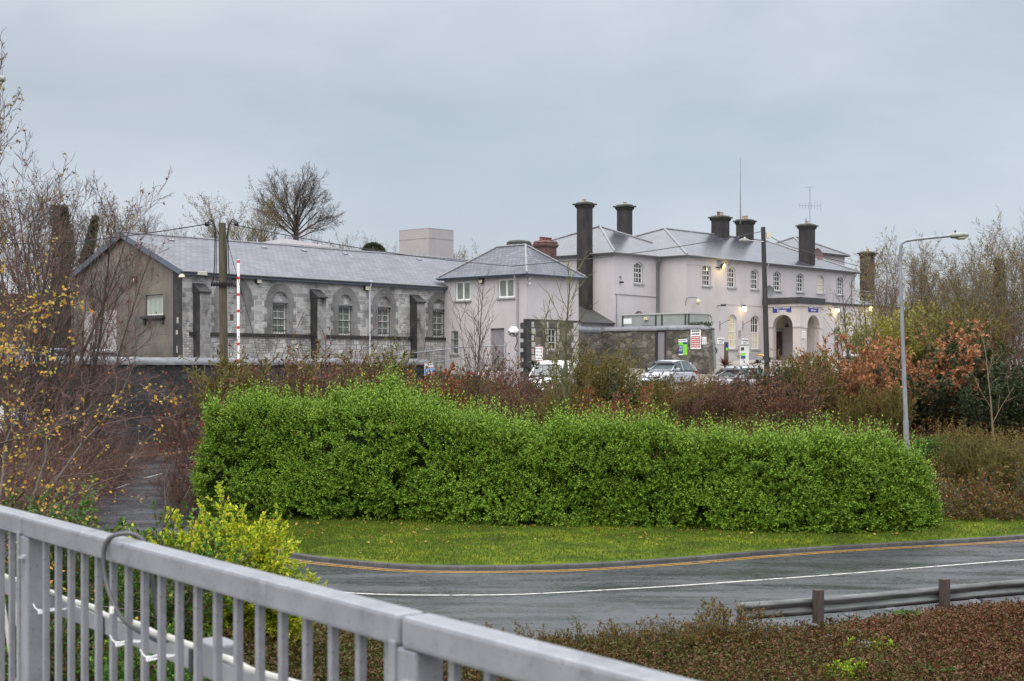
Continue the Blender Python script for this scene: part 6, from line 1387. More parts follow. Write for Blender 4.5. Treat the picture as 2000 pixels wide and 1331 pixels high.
def street_lamp(base, top_px, tip_px, d, label, rb=.105, head=True):
    x = base[0]; z0 = gz(x, d); root = thing('street_lamp', label, 'street lamp', (x, d, z0)); tp = at(*top_px, d)-Vector((x, d, z0)); tip = at(*tip_px, d)-Vector((x, d, z0))
    mb = MB(); mb.smooth = True; sgn = 1 if tip.x > tp.x else -1
    path = smooth_path([(tp.x, 0, tp.z-1.2), (tp.x, 0, tp.z-.25), (tp.x+sgn*.06, 0, tp.z-.02), (tp.x+sgn*.4, 0, tp.z+.06), tuple(tip)])
    mb.tube([(0,0,-.2),(tp.x*.25,0,tp.z*.26)], [rb, rb*.96], 12); mb.tube([(tp.x*.25,0,tp.z*.26),(tp.x,0,tp.z-1.2)], [rb*.78, .058], 12); mb.tube(path, [.058]*3+[.05]*(len(path)-3), 10); mb.build('column', LPOST, root)
    dr = Vector((sgn,0,.06)).normalized(); up = Vector((-dr.z*1,0,abs(dr.x))); hc = tip+dr*.26
    mb = MB(); mb.smooth = True; mb.tube([tip-dr*.06, tip+dr*.02, tip+dr*.2, tip+dr*.46, tip+dr*.60], [.05,.095,.115,.105,.05], 10); h = mb.build('lamp_head', LHEAD, root); h.scale = (1,1.35,1)
    mb = MB(); mb.smooth = True; q = tip-Vector((0,0,.075)); mb.tube([q+dr*.14, q+dr*.24, q+dr*.45, q+dr*.55], [.03,.085,.085,.03], 10); mb.build('lens', LAMPOFF, h)
    mb = MB(); mb.lathe(tuple(tip+dr*.14+Vector((0,0,.09))), [(.035,0),(.035,.06),(.03,.09)], 8); mb.build('photocell', DKMET, h)
b_ = at(1773, 900, 50); street_lamp((b_.x,), (1758.5, 472), (1858, 461), 50, 'tall grey street lamp with a long arm behind the right end of the hedge')
b_ = at(-130, 900, 30); street_lamp((b_.x,), (-132, 175), (-46, 158), 30, 'street lamp whose head just enters at the upper left edge')
def wire(label, pts, r=.018, sag=.0, group='overhead cables'):
    mb = MB(); out = []
    for a, b in zip(pts[:-1], pts[1:]):
        a, b = Vector(a), Vector(b)
        for i in range(13): t = i/12; out.append(a+(b-a)*t-Vector((0,0,sag*4*t*(1-t))))
    mb.tube(out, r, 5); tag(mb.build('overhead_cable', WIRE), label, 'cable', group)
wire('overhead cable running left from the timber pole past the gable', [PT+Vector((-.6,-.1,-.05)), at(150, 472, 66), at(-120, 476, 74)], .024, .05)
wire('overhead cable from the timber pole across the slate roof to the lamp pole', [PT+Vector((.6,-.1,-.1)), at(1000, 520, 74), LT+Vector((-.1,0,-.25))], .022, .22)
wire('overhead cable from the lamp pole across the station roof to the right', [LT+Vector((.1,0,-.3)), at(1560, 487, 82), at(1760, 537, 88), at(1990, 552, 96)], .02, .12)
wire('thin stay wire slanting from the timber pole to the wall', [PT+Vector((.1,-.1,-.3)), at(490, 635, 64), at(505, 705, 66)], .010, 0)
def barrier_boom():
    d = 69.0; b = at(465.5, 712, d); t = at(465, 507, d); root = thing('barrier_boom', 'red and white banded car park barrier arm raised upright', 'barrier', (b.x, d, b.z-.4)); H = t.z-b.z+.4; mb = MB(); n = 6
    mb.box(-.065, .065, -.03, .03, 0, H); mb.build('arm', SWHITE, root)
    mb = MB()
    for i in range(9):
        z = H-.04-i*.80; mb.box(-.068, .068, -.033, .033, max(z-.13, 0), z) if z > .2 else None
    mb.build('red_bands', SRED2, root)
barrier_boom()
def red_white_plank():
    d = 66; c = at(939, 731, d); root = thing('barrier_plank', 'red and white banded barrier plank half hidden in the shrubs', 'barrier', (c.x, d, c.z), R(8)); L_ = .80; mb = MB(); mb.box(-L_/2, L_/2, -.02, .02, -.10, .10); mb.build('plank', SWHITE, root)
    mb = MB()
    for k in (0, 2, 4): mb.box(-L_/2+L_*k/5, -L_/2+L_*(k+1)/5, -.024, .024, -.102, .102)
    mb.build('red_bands', SRED2, root)
    mb = MB(); z0 = gz(c.x, d)-c.z; mb.box(-.3, -.24, .022, .08, z0, .1); mb.box(.24, .3, .022, .08, z0, .1); mb.build('leg', DKMET, root)
red_white_plank()
def handrail():
    root = thing('handrail', 'galvanised ramp handrail in front of the small house', 'handrail', (0, 0, 0)); P = [at(742, 696, 77), at(842, 686, 79), at(900, 678.5, 79.5), at(988, 676, 78)]; Q = [p-Vector((0,0,.65)) for p in P]
    mb = MB(); mb.smooth = True; mb.tube(P, .028, 8); mb.build('top_rail', LPOST, root); mb = MB(); mb.smooth = True; mb.tube(Q, .024, 8); mb.build('middle_rail', LPOST, root)
    for p in P+[(P[1]+P[2])/2, (P[2]+P[3])/2, (P[0]+P[1])/2]: mb = MB(); mb.tube([p, (p.x, p.y, min(gz(p.x, p.y), p.z-.9)-.1)], .026, 8); mb.build('post', LPOST, root)
handrail()
def mirror():
    a, b = -1.0, b_of(1003, -1.0); c = W(a, b, z_of(648, a, b)); root = thing('traffic_mirror', 'round convex traffic mirror on a curved bracket by the small house', 'mirror', c, TH)
    n = Vector((-.80, -.58, .10)).normalized(); e1 = n.cross(Z3).normalized(); e2 = e1.cross(n); mb = MB(); mb.smooth = True; ring = []; rr = .29
    for i in range(7):
        t = i/6*.62; ring.append([n*(.45*math.cos(t)-.45*math.cos(.62))+(e1*math.cos(2*math.pi*k/24)+e2*math.sin(2*math.pi*k/24))*(rr*math.sin(t)/math.sin(.62)) for k in range(24)])
    vs = [p for r_ in ring for p in r_]; mb.add(vs, [(i*24+k, i*24+(k+1) % 24, (i+1)*24+(k+1) % 24, (i+1)*24+k) for i in range(6) for k in range(24)]); mb.build('mirror_glass', MIRR, root)
    mb = MB(); mb.tube([-n*.05, n*-.005], .31, 24); mb.build('backing', LEAD, root)
    mb = MB(); mb.smooth = True; mb.tube(smooth_path([(.05,-.1,-.2),(.1,-.25,-.55),(.15,.1,-.95),(.9,.5,-1.1)]), .025, 8); mb.build('bracket', DKMET, root)
mirror()
# ---------------------------------------------------------------- lamps, dishes, aerials on the station
def glow(loc, en, col, r=.12):
    l = bpy.data.lights.new('lamp_light', 'POINT'); l.energy = en; l.color = col; l.shadow_soft_size = r; o = bpy.data.objects.new('lamp_light', l); C.objects.link(o); o.location = loc
def wall_lamp(px, py, plane, label, flood=False, scale=1.0):
    a = a_of(px, plane-.3); z = z_of(py, a, plane-.3); root = thing('wall_lamp', label, 'wall lamp', W(a, plane, z), TH, group='lit lamps on the station walls')
    if flood:
        mb = MB(); mb.smooth = True; mb.tube([(-.32,-.02,-.1),(-.30,-.25,-.14),(-.12,-.32,-.05)], .045, 6); mb.build('bracket', DKMET, root)
        n = Vector((.35,-.85,-.35)).normalized(); mb = MB(); mb.smooth = True; mb.tube([n*-.16, n*-.02, n*.05], [.10,.20,.21], 16); mb.build('housing', DKMET, root).location = (0,-.3,0)
        mb = MB(); mb.smooth = True; mb.tube([n*.052, n*.10, n*.13], [.19,.15,.05], 16); o = mb.build('lens', LAMPON2, root); o.location = (0,-.3,0); glow(W(a, plane-.62, z-.12), 30, (1,.76,.32), .15)
    else:
        mb = MB(); mb.box(-.03, .03, -.16, -.001, .02, .12); mb.lathe((0,-.22,.10), [(.17,0),(.15,.05),(.04,.14)], 12); mb.build('hood', DKMET, root)
        mb = MB(); mb.smooth = True; mb.lathe((0,-.22,-.24), [(.05,0),(.11,.06),(.145,.2),(.15,.33)], 12); mb.build('globe', LAMPON, root); glow(W(a, plane-.42, z-.22), 9*scale, (1,.74,.42), .12)
wall_lamp(1412, 520, 1.42, 'bright yellow flood lamp under the eaves of the station', True)
wall_lamp(1456, 602, 1.42, 'lit lantern between the ground floor windows of the station')
wall_lamp(1637, 606, -.95, 'lit lantern on the low wing right of the porch', scale=1.4)
wall_lamp(1703, 602, -.95, 'lit lantern far along the low wing behind the willow', scale=.8)
def dish(px, py, plane, r, m, label, col):
    a = a_of(px, plane-.4); z = z_of(py, a, plane-.4); root = thing('satellite_dish', label, 'satellite dish', W(a, plane, z), TH); n = Vector((-.2,-.95,.25)).normalized(); e1 = n.cross(Z3).normalized(); e2 = e1.cross(n); mb = MB(); mb.smooth = True; K = 20; ring = []
    for i in range(6): t = i/5; ring += [Vector((0,-.35,0))+n*(.12*t*t)+(e1*math.cos(2*math.pi*k/K)+e2*1.1*math.sin(2*math.pi*k/K))*(r*t+.005) for k in range(K)]
    mb.add(ring, [(i*K+k, i*K+(k+1) % K, (i+1)*K+(k+1) % K, (i+1)*K+k) for i in range(5) for k in range(K)]); mb.build('reflector', m, root)
    mb = MB(); mb.tube([(0,-.01,-.2),(0,-.33,0)], .02, 6); mb.tube([(0,-.35,-r), tuple(Vector((0,-.35,0))+n*.4)], .012, 5); mb.build('arm', DKMET, root)
dish(1504, 570.5, 1.42, .40, mat('dish_grey', (.13,.14,.15), rough=.5), 'dark grey satellite dish just right of the creosoted pole', None)
dish(1598, 498, 1.6, .44, mat('dish_red_brown', (.12,.07,.065), rough=.6), 'red brown satellite dish beside the front eaves chimney', None)
def mast():
    a = a_of(1446, 7.6); z0, z1 = z_of(428, a, 7.6), z_of(308, a, 7.6); root = thing('radio_mast', 'tall thin whip aerial above the roof ridge chimneys', 'aerial', W(a, 7.6, z0-.4), TH)
    h = z1-z0+.4; mb = MB(); mb.tube([(0,0,0),(0,0,h*.3)], .04, 6); mb.tube([(0,0,h*.3),(0,0,h)], [.03,.018], 6); mb.build('whip', LEAD, root); mb = MB(); mb.tube([(.1,0,.1),(.03,0,h*.55)], .012, 5); mb.build('stay', LEAD, root)
mast()
def aerial():
    a = a_of(1582, 2.2); z0, z1 = z_of(440, a, 2.2), z_of(365, a, 2.2); root = thing('television_aerial', 'television aerial with cross bars on the front eaves chimney', 'aerial', W(a, 2.2, z0-.2), TH); h = z1-z0+.2
    mb = MB(); mb.tube([(0,0,0),(0,0,h)], .025, 6); mb.build('mast', LEAD, root)
    d = Vector((UX, -UY, 0)); s = Vector((UY, UX, 0)); mb = MB(); zz = h-(405-365)/FL*100; mb.tube([d*-.85+Z3*zz, d*.85+Z3*zz], .014, 5)
    for k in range(8): q = d*(-.8+.23*k)+Z3*zz; l = .22+.12*(k == 7)+.015*k; mb.tube([q-Z3*l, q+Z3*l], .010, 4)
    mb.build('yagi', LEAD, root); mb = MB(); mb.tube([d*-.4+Z3*(h-.05), d*.4+Z3*(h-.0)], .013, 5); mb.build('top_dipole', LEAD, root)
    mb = MB(); 
    for k in range(4): mb.tube([(-.45+.09*k, .1*k, .0), (-.50+.1*k, .1*k, .75-.1*(k % 2))], .014, 4)
    mb.build('small_dipoles', LEAD, root)
aerial()
def cctv(px, py, plane, label, bullet=False):
    a = a_of(px, plane-.4); z = z_of(py, a, plane-.4); root = thing('security_camera', label, 'camera', W(a, plane, z), TH)
    if bullet: mb = MB(); mb.tube([(-.35,-.01,-.02),(-.3,-.3,-.02)], .03, 6); mb.build('bracket', DKMET, root); mb = MB(); mb.tube([(-.32,-.32,0),(.12,-.36,.04)], .075, 10); mb.build('body', DKMET, root)
    else:
        mb = MB(); mb.smooth = True; mb.tube(smooth_path([(-.9,-.02,-.2),(-.9,-.02,.2),(-.7,-.2,.32),(-.1,-.35,.3)]), .022, 6); mb.build('bracket', DKMET, root); mb = MB(); mb.smooth = True; mb.lathe((0,-.38,-.16), [(.03,0),(.13,.06),(.17,.16),(.15,.28),(.05,.38)], 14); mb.build('dome', LAMPOFF, root)
cctv(1364, 591, 1.42, 'cream dome camera on a swan neck bracket on the station wall'); cctv(1416, 597, 1.42, 'small dark bullet camera on the station wall', True)
# ---------------------------------------------------------------- signs
def lettering(parent, text, size, loc, rot, m, name='lettering', align='CENTER'):
    cu = bpy.data.curves.new('t', 'FONT'); cu.body = text; cu.size = size; cu.align_x = align; cu.align_y = 'CENTER'; cu.extrude = .003; cu.offset = size*.012; cu.resolution_u = 2
    t = bpy.data.objects.new('t', cu); C.objects.link(t); bpy.context.view_layer.update(); me = bpy.data.meshes.new_from_object(t); bpy.data.objects.remove(t); me.materials.clear(); me.materials.append(m)
    o = bpy.data.objects.new(name, me); C.objects.link(o); o.parent = parent; o.location = loc; o.rotation_euler = rot; return o
RF = (R(90), 0, 0); RL = (R(90), 0, R(-90))    # lettering turned to face -b and -a
def sign(kind, plane, px0, px1, py0, py1, label, m, name='sign', off=.03, proud=.0):
    """flat board; kind F faces -b on plane b, L faces -a on plane a"""
    if kind == 'F': u0, u1 = a_of(px0, plane), a_of(px1, plane); uc = (u0+u1)/2; z1, z0 = z_of(py0, uc, plane), z_of(py1, uc, plane); loc = W(uc, plane-proud, (z0+z1)/2)
    else: u0, u1 = b_of(px1, plane), b_of(px0, plane); uc = (u0+u1)/2; z1, z0 = z_of(py0, plane, uc), z_of(py1, plane, uc); loc = W(plane-proud, uc, (z0+z1)/2)
    root = thing(name, label, 'sign', loc, TH); w, h = u1-u0, z1-z0; mb = MB()
    if kind == 'F': mb.box(-w/2, w/2, -off, -.003, -h/2, h/2)
    else: mb.box(-off, -.003, -w/2, w/2, -h/2, h/2)
    mb.build('board', m, root); root['_k'] = kind; return root, w, h
def patch(root, kind, u0, u1, z0, z1, m, name, off=.034):
    mb = MB()
    if kind == 'F': mb.box(u0, u1, -off, -.02, z0, z1)
    else: mb.box(-off, -.02, u0, u1, z0, z1)
    return mb.build(name, m, root)
def stext(root, kind, u, z, text, size, m, off=.038, align='CENTER'):
    loc = (u, -off, z) if kind == 'F' else (-off, -u, z); return lettering(root, text, size, loc if kind == 'F' else (-off, u, z), RF if kind == 'F' else RL, m, align=align)
def rows(root, kind, u0, u1, zs, h, m, name='small_print', off=.039, seed=1):
    """print too small to read in the photograph: broken rows"""
    r = random.Random(seed); mb = MB()
    for z in zs:
        u = u0
        while u < u1-.02:
            l = r.uniform(.04, .14); e = min(u+l, u1)
            if kind == 'F': mb.box(u, e, -off, -off+.004, z-h/2, z+h/2)
            else: mb.box(-off, -off+.004, u, e, z-h/2, z+h/2)
            u = e+.03
        
    return mb.build(name, m, root)
for kind, plane, x0, x1, y0, y1, lb in (('L', 27.1, 1509.5, 1545.5, 597.5, 610.5, 'blue entrance sign over the wide left arch of the porch'), ('F', -1.53, 1578.5, 1597.5, 597.5, 610, 'blue entrance sign over the narrow right arch of the porch')):
    s, w, h = sign(kind, plane, x0, x1, y0, y1, lb, SBLUE, 'entrance_sign'); ts = min(h*.46, w/7.4*1.05)
    stext(s, kind, 0, h*.22, 'Bealach isteach', ts, SWHITE); stext(s, kind, 0, -h*.22, 'Entrance', ts, SWHITE)
for x0, x1, y0, y1, lb in ((1400.5, 1414, 660, 672.5, 'white no parking sign left of the lit ground floor window'), (1448, 1461, 661.5, 673.5, 'white no parking sign above the ticket machine')):
    s, w, h = sign('F', 1.42, x0, x1, y0, y1, lb, SWHITE, 'no_parking_sign'); stext(s, 'F', 0, h*.2, 'No Parking', w/5.4, INK); rows(s, 'F', -w*.3, w*.3, (-h*.12, -h*.3), h*.09, LEAD)
# notices on the yard wall (faces -a)
s, w, h = sign('L', 11.0, 1326, 1342.5, 663, 694, 'navy and lime green station notice on the rubble yard wall', SWHITE, 'notice_board')
patch(s, 'L', -w/2, 0, -h/2+.0, h*.18, SGREEN, 'green_panel'); patch(s, 'L', .0, w/2, -h*.42, h*.12, SNAVY, 'navy_panel'); patch(s, 'L', -w/2, -.0, h*.18, h*.32, SNAVY, 'navy_panel'); patch(s, 'L', .0, w/2, h*.12, h*.32, SGREEN, 'green_panel')
rows(s, 'L', .04, w/2-.04, [h*.05-.09*k for k in range(4)], .03, SWHITE); rows(s, 'L', -w*.42, w*.42, [h*.41], .05, SNAVY, seed=3)
s, w, h = sign('L', 11.0, 1349.5, 1369, 642.5, 682, 'tall white and dark red notice at the end of the yard wall', SWHITE, 'notice_board')
patch(s, 'L', -w/2+.05, w/2-.05, -h/2+.06, h*.13, SRED, 'red_panel'); rows(s, 'L', -w*.38, w*.38, [h*.38, h*.24], .085, INK, seed=5); rows(s, 'L', -w*.36, w*.36, [h*.06-.115*k for k in range(6)], .05, SWHITE, seed=6)
s, w, h = sign('L', 11.0, 1371.5, 1380, 658.5, 673, 'small white notice right of the red one on the yard wall', SWHITE, 'notice_board'); rows(s, 'L', -w*.4, w*.4, [h*.3-.06*k for k in range(6)], .02, LEAD, seed=8)
# car park signs on the retaining wall and the hidden boards at far left
def wall_board(px0, px1, py0, py1, label, m, b=3.22):
    return sign('F', b, px0, px1, py0, py1, label, m, 'parking_sign', proud=.22)
s, w, h = wall_board(823, 840, 710.5, 734, 'white and bright blue parking sign at the right end of the dark wall', SWHITE); patch(s, 'F', -w/2, w/2, -h/2, h*.08, SBLUE2, 'blue_panel'); rows(s, 'F', -w*.1, w*.4, [h*.4], .06, SNAVY, seed=9); rows(s, 'F', -w*.38, w*.42, [h*.16], .07, SRED, seed=10); rows(s, 'F', -w*.35, w*.35, [-h*.05, -h*.2, -h*.32], .05, SWHITE, seed=11)
s, w, h = wall_board(20, 48, 797, 832, 'white and bright blue parking sign on the wall at far left', SWHITE, 3.0); patch(s, 'F', -w/2, w/2, -h/2, h*.08, SBLUE2, 'blue_panel'); rows(s, 'F', -w*.4, w*.4, [h*.38], .08, SNAVY, seed=12); rows(s, 'F', -w*.35, w*.35, [h*.2], .06, SRED, seed=13)
s, w, h = wall_board(-26, 18, 792, 846, 'plain white board on the wall left of the parking sign', SWHITE, 3.0)
def set_down():
    d = 75; c = at(1053, 691, d); root = thing('set_down_sign', 'white set down and pick up sign on a post with thin red border', 'sign', (c.x, d, c.z), R(-6)); w, h = .42, .74; mb = MB(); mb.box(-w/2, w/2, -.02, 0, -h/2, h/2); mb.build('board', SRED2, root); mb = MB(); mb.box(-w/2+.02, w/2-.02, -.024, -.021, -h/2+.02, h/2-.02); mb.build('white_panel', SWHITE, root)
    for k, t in enumerate(('Set Down', 'Pick Up', 'Max Stay', '20 Minutes')): lettering(root, t, .088, (0, -.028, .26-.17*k), RF, INK)
    mb = MB(); mb.tube([(0,.03,.5),(0,.03,gz(c.x,d)-c.z-.1)], .03, 8); mb.build('post', STEEL, root)
set_down()
def left_sign():
    d = 84; c = at(75, 623, d); root = thing('direction_sign', 'dark blue sign board on grey posts behind the left branches', 'sign', (c.x, d, c.z), R(14)); mb = MB(); mb.box(-.62, .62, -.03, 0, -.33, .33); mb.build('board', SNAVY, root); rows(root, 'F', -.5, .5, (.2, .05, -.1, -.22), .07, SWHITE, seed=15)
    mb = MB(); z0 = gz(c.x, d)-c.z; mb.tube([(-.4,.05,.4),(-.4,.05,z0)], .045, 8); mb.build('post', STEEL, root); mb = MB(); mb.tube([(.4,.05,.4),(.4,.05,z0)], .045, 8); mb.build('post', STEEL, root)
left_sign()
def notice_px(px, py, d): c = at(px, py, d); return c
s, w, h = sign('F', -1.53, 1566, 1573, 647, 662, 'white paper notices on the porch corner pier', SWHITE, 'notice_board'); rows(s, 'F', -w*.4, w*.4, [h*.3-.1*k for k in range(5)], .03, LEAD, seed=18)
# ---------------------------------------------------------------- forecourt furniture
def ticket_machine():
    d = 83.5; b = at(1454, 726, d); root = thing('ticket_machine', 'tall white parking ticket machine with green and blue label', 'ticket machine', (b.x, d, b.z-.1), R(-10)); h = 1.65; mb = MB(); mb.box(-.26, .26, -.2, .2, 0, h); mb.build('cabinet', mat('off_white_cabinet', (.55,.57,.57), (.64,.65,.65), rough=.4), root, bevel=.02); mb = MB(); mb.box(-.29, .29, -.25, .23, h+.002, h+.07); mb.build('hood', STEEL, root, bevel=.01)
    mb = MB(); mb.box(-.2, .06, -.206, -.203, h-.62, h-.45); mb.build('green_label', SGREEN, root); mb = MB(); mb.box(-.2, .06, -.206, -.203, h-.80, h-.63); mb.build('blue_label', SNAVY, root); mb = MB(); mb.box(-.2, -.02, -.206, -.203, h-.32, h-.14); mb.build('screen', DKMET, root)
ticket_machine()
def bench():
    d = 91.5; c = at(1467, 699, d); root = thing('bench', 'metal bench with yellow arm rests beside the station wall', 'bench', (c.x, d, c.z-.55), TH); L_ = 2.3
    for k in range(4): pass
    mb = MB(); mb.box(-L_/2, L_/2, -.22, .22, .42, .46); mb.build('seat', STEEL, root, bevel=.01); mb = MB(); mb.obox((0,.25,.68), (1,0,0), Vector((0,1,.2)).normalized(), Vector((0,-.2,1)).normalized(), L_/2, .015, .2); mb.build('backrest', STEEL, root, bevel=.01)
    for s in (-1, 1):
        mb = MB(); mb.smooth = True; mb.tube(smooth_path([(s*L_/2,-.25,.44),(s*L_/2,-.27,.66),(s*L_/2,-.1,.74),(s*L_/2,.2,.74)]), .045, 8); mb.build('arm_rest', YELLOW, root); mb = MB(); mb.frustum(s*L_*.33, 0, 0, .42, .16, .16, .07, .07); mb.build('leg', DKMET, root)
bench()
def help_post():
    d = 88; c = at(1418.5, 708, d); root = thing('help_post', 'slim wooden post with blue and green information panel', 'post', (c.x, d, c.z-.2), R(20)); mb = MB(); mb.box(-.11, .11, -.08, .08, 0, 1.45); mb.build('post', POLEW, root, bevel=.01); mb = MB(); mb.box(-.07, .07, -.085, -.082, 1.12, 1.38); mb.build('blue_panel', SBLUE, root); mb = MB(); mb.box(-.07, .07, -.085, -.082, .93, 1.1); mb.build('green_panel', SGREEN, root)
help_post()
def grey_post():
    d = 82; b = at(1397, 712, d); t = at(1392.5, 644, d); root = thing('leaning_post', 'slightly leaning grey green sign post without a sign', 'post', (b.x, d, b.z-.3)); mb = MB(); mb.tube([(0,0,0),(t.x-b.x,0,t.z-b.z+.3)], .07, 8); mb.build('shaft', mat('grey_green_post', (.13,.15,.15), (.18,.2,.2), rough=.5), root)
    mb = MB(); mb.lathe((t.x-b.x,0,t.z-b.z+.3), [(.085,0),(.085,.03),(.03,.05)], 10); mb.build('cap', DKMET, root)
grey_post()
def planter():
    d = 76; c = at(1416, 708, d); root = thing('cordyline_plant', 'dark red spiky cordyline behind the bank shrubs', 'plant', (c.x, d, gz(c.x, d)-.1)); g = np.random.default_rng(501); n = 90; v = rnd(g, n); v[:, 2] = np.abs(v[:, 2])*.9+.05; H = c.z-gz(c.x, d)-.1
    mb = MB(); mb.tube([(0,0,0),(0,0,max(H, .3))], .05, 7); mb.build('stem', TWB, root); P = np.tile([0, 0, max(H, .3)], (n, 1)); quads_object('leaves', [leafq(P, v, np.tile([0, 0, 1.], (n, 1)), g.uniform(.45, .75, n), .05)], leafmat('cordyline_leaf', [(.09,.025,.03),(.13,.035,.035),(.07,.025,.025)]), root)
    px, py = 1384, 668; a = 9.6
planter()
def ivy_clump():
    root = thing('potted_shrub', 'small dark green shrub by the end of the yard wall', 'plant', W(11.6, b_of(1386, 11.6), 1.0)); g = np.random.default_rng(502); n = 700; v = rnd(g, n); quads_object('foliage', [leafq(v*g.uniform(.2, .42, n)[:, None]*np.array([1,1,1.3]), v+rnd(g, n)*.6, rnd(g, n), .11, .07)], LF['dark'], root); mb = MB(); mb.tube([(0,0,-2),(0,0,.1)], .04, 6); mb.build('stem', TWB, root)
ivy_clump()
def top_growth():
    root = thing('wall_top_plants', 'green weeds growing on the end of the yard wall coping', 'plant', W(11.3, b_of(1366, 11.3), 2.5), TH); g = np.random.default_rng(503); n = 500; P = np.stack([g.normal(0, .12, n), g.uniform(-.9, .7, n), g.uniform(-.05, .2, n)], 1); quads_object('foliage', [leafq(P, rnd(g, n)+np.array([0,0,.7]), rnd(g, n), .10, .05)], LF['dark'], root)
top_growth()
# paving of the forecourt, a sheet lying on the ground in front of the station
def forecourt():
    nA, nB = 60, 40; A = np.linspace(-1, 52, nA); B = np.linspace(-19, 1.35, nB); AA, BB = np.meshgrid(A, B, indexing='ij'); x = OX+AA*UX-BB*UY; y = OY+AA*UY+BB*UX; z = ground_z(x.ravel(), y.ravel())+.09
    f = [(i*nB+j, (i+1)*nB+j, (i+1)*nB+j+1, i*nB+j+1) for i in range(nA-1) for j in range(nB-1) if 69.5 < (y[i, j]+y[i+1, j+1])/2 and (AA[i, j] > 4.6 or BB[i, j] < -1)]
    m, nt, b, out = newmat('wet_concrete_paving'); o = coords(nt, 'Object'); r = ramp(nt, noise(nt, o, .7, 7, .65), [(.32, (.17,.155,.14)), (.52, (.27,.25,.225)), (.7, (.34,.315,.285))]); L(nt, r.outputs[0], b.inputs['Base Color']); b.inputs['Roughness'].default_value = .35; bump(nt, b, noise(nt, o, 12, 4), .2, .02)
    grid_object('forecourt', np.stack([x.ravel(), y.ravel(), z], 1), f, m, 'structure')
forecourt()
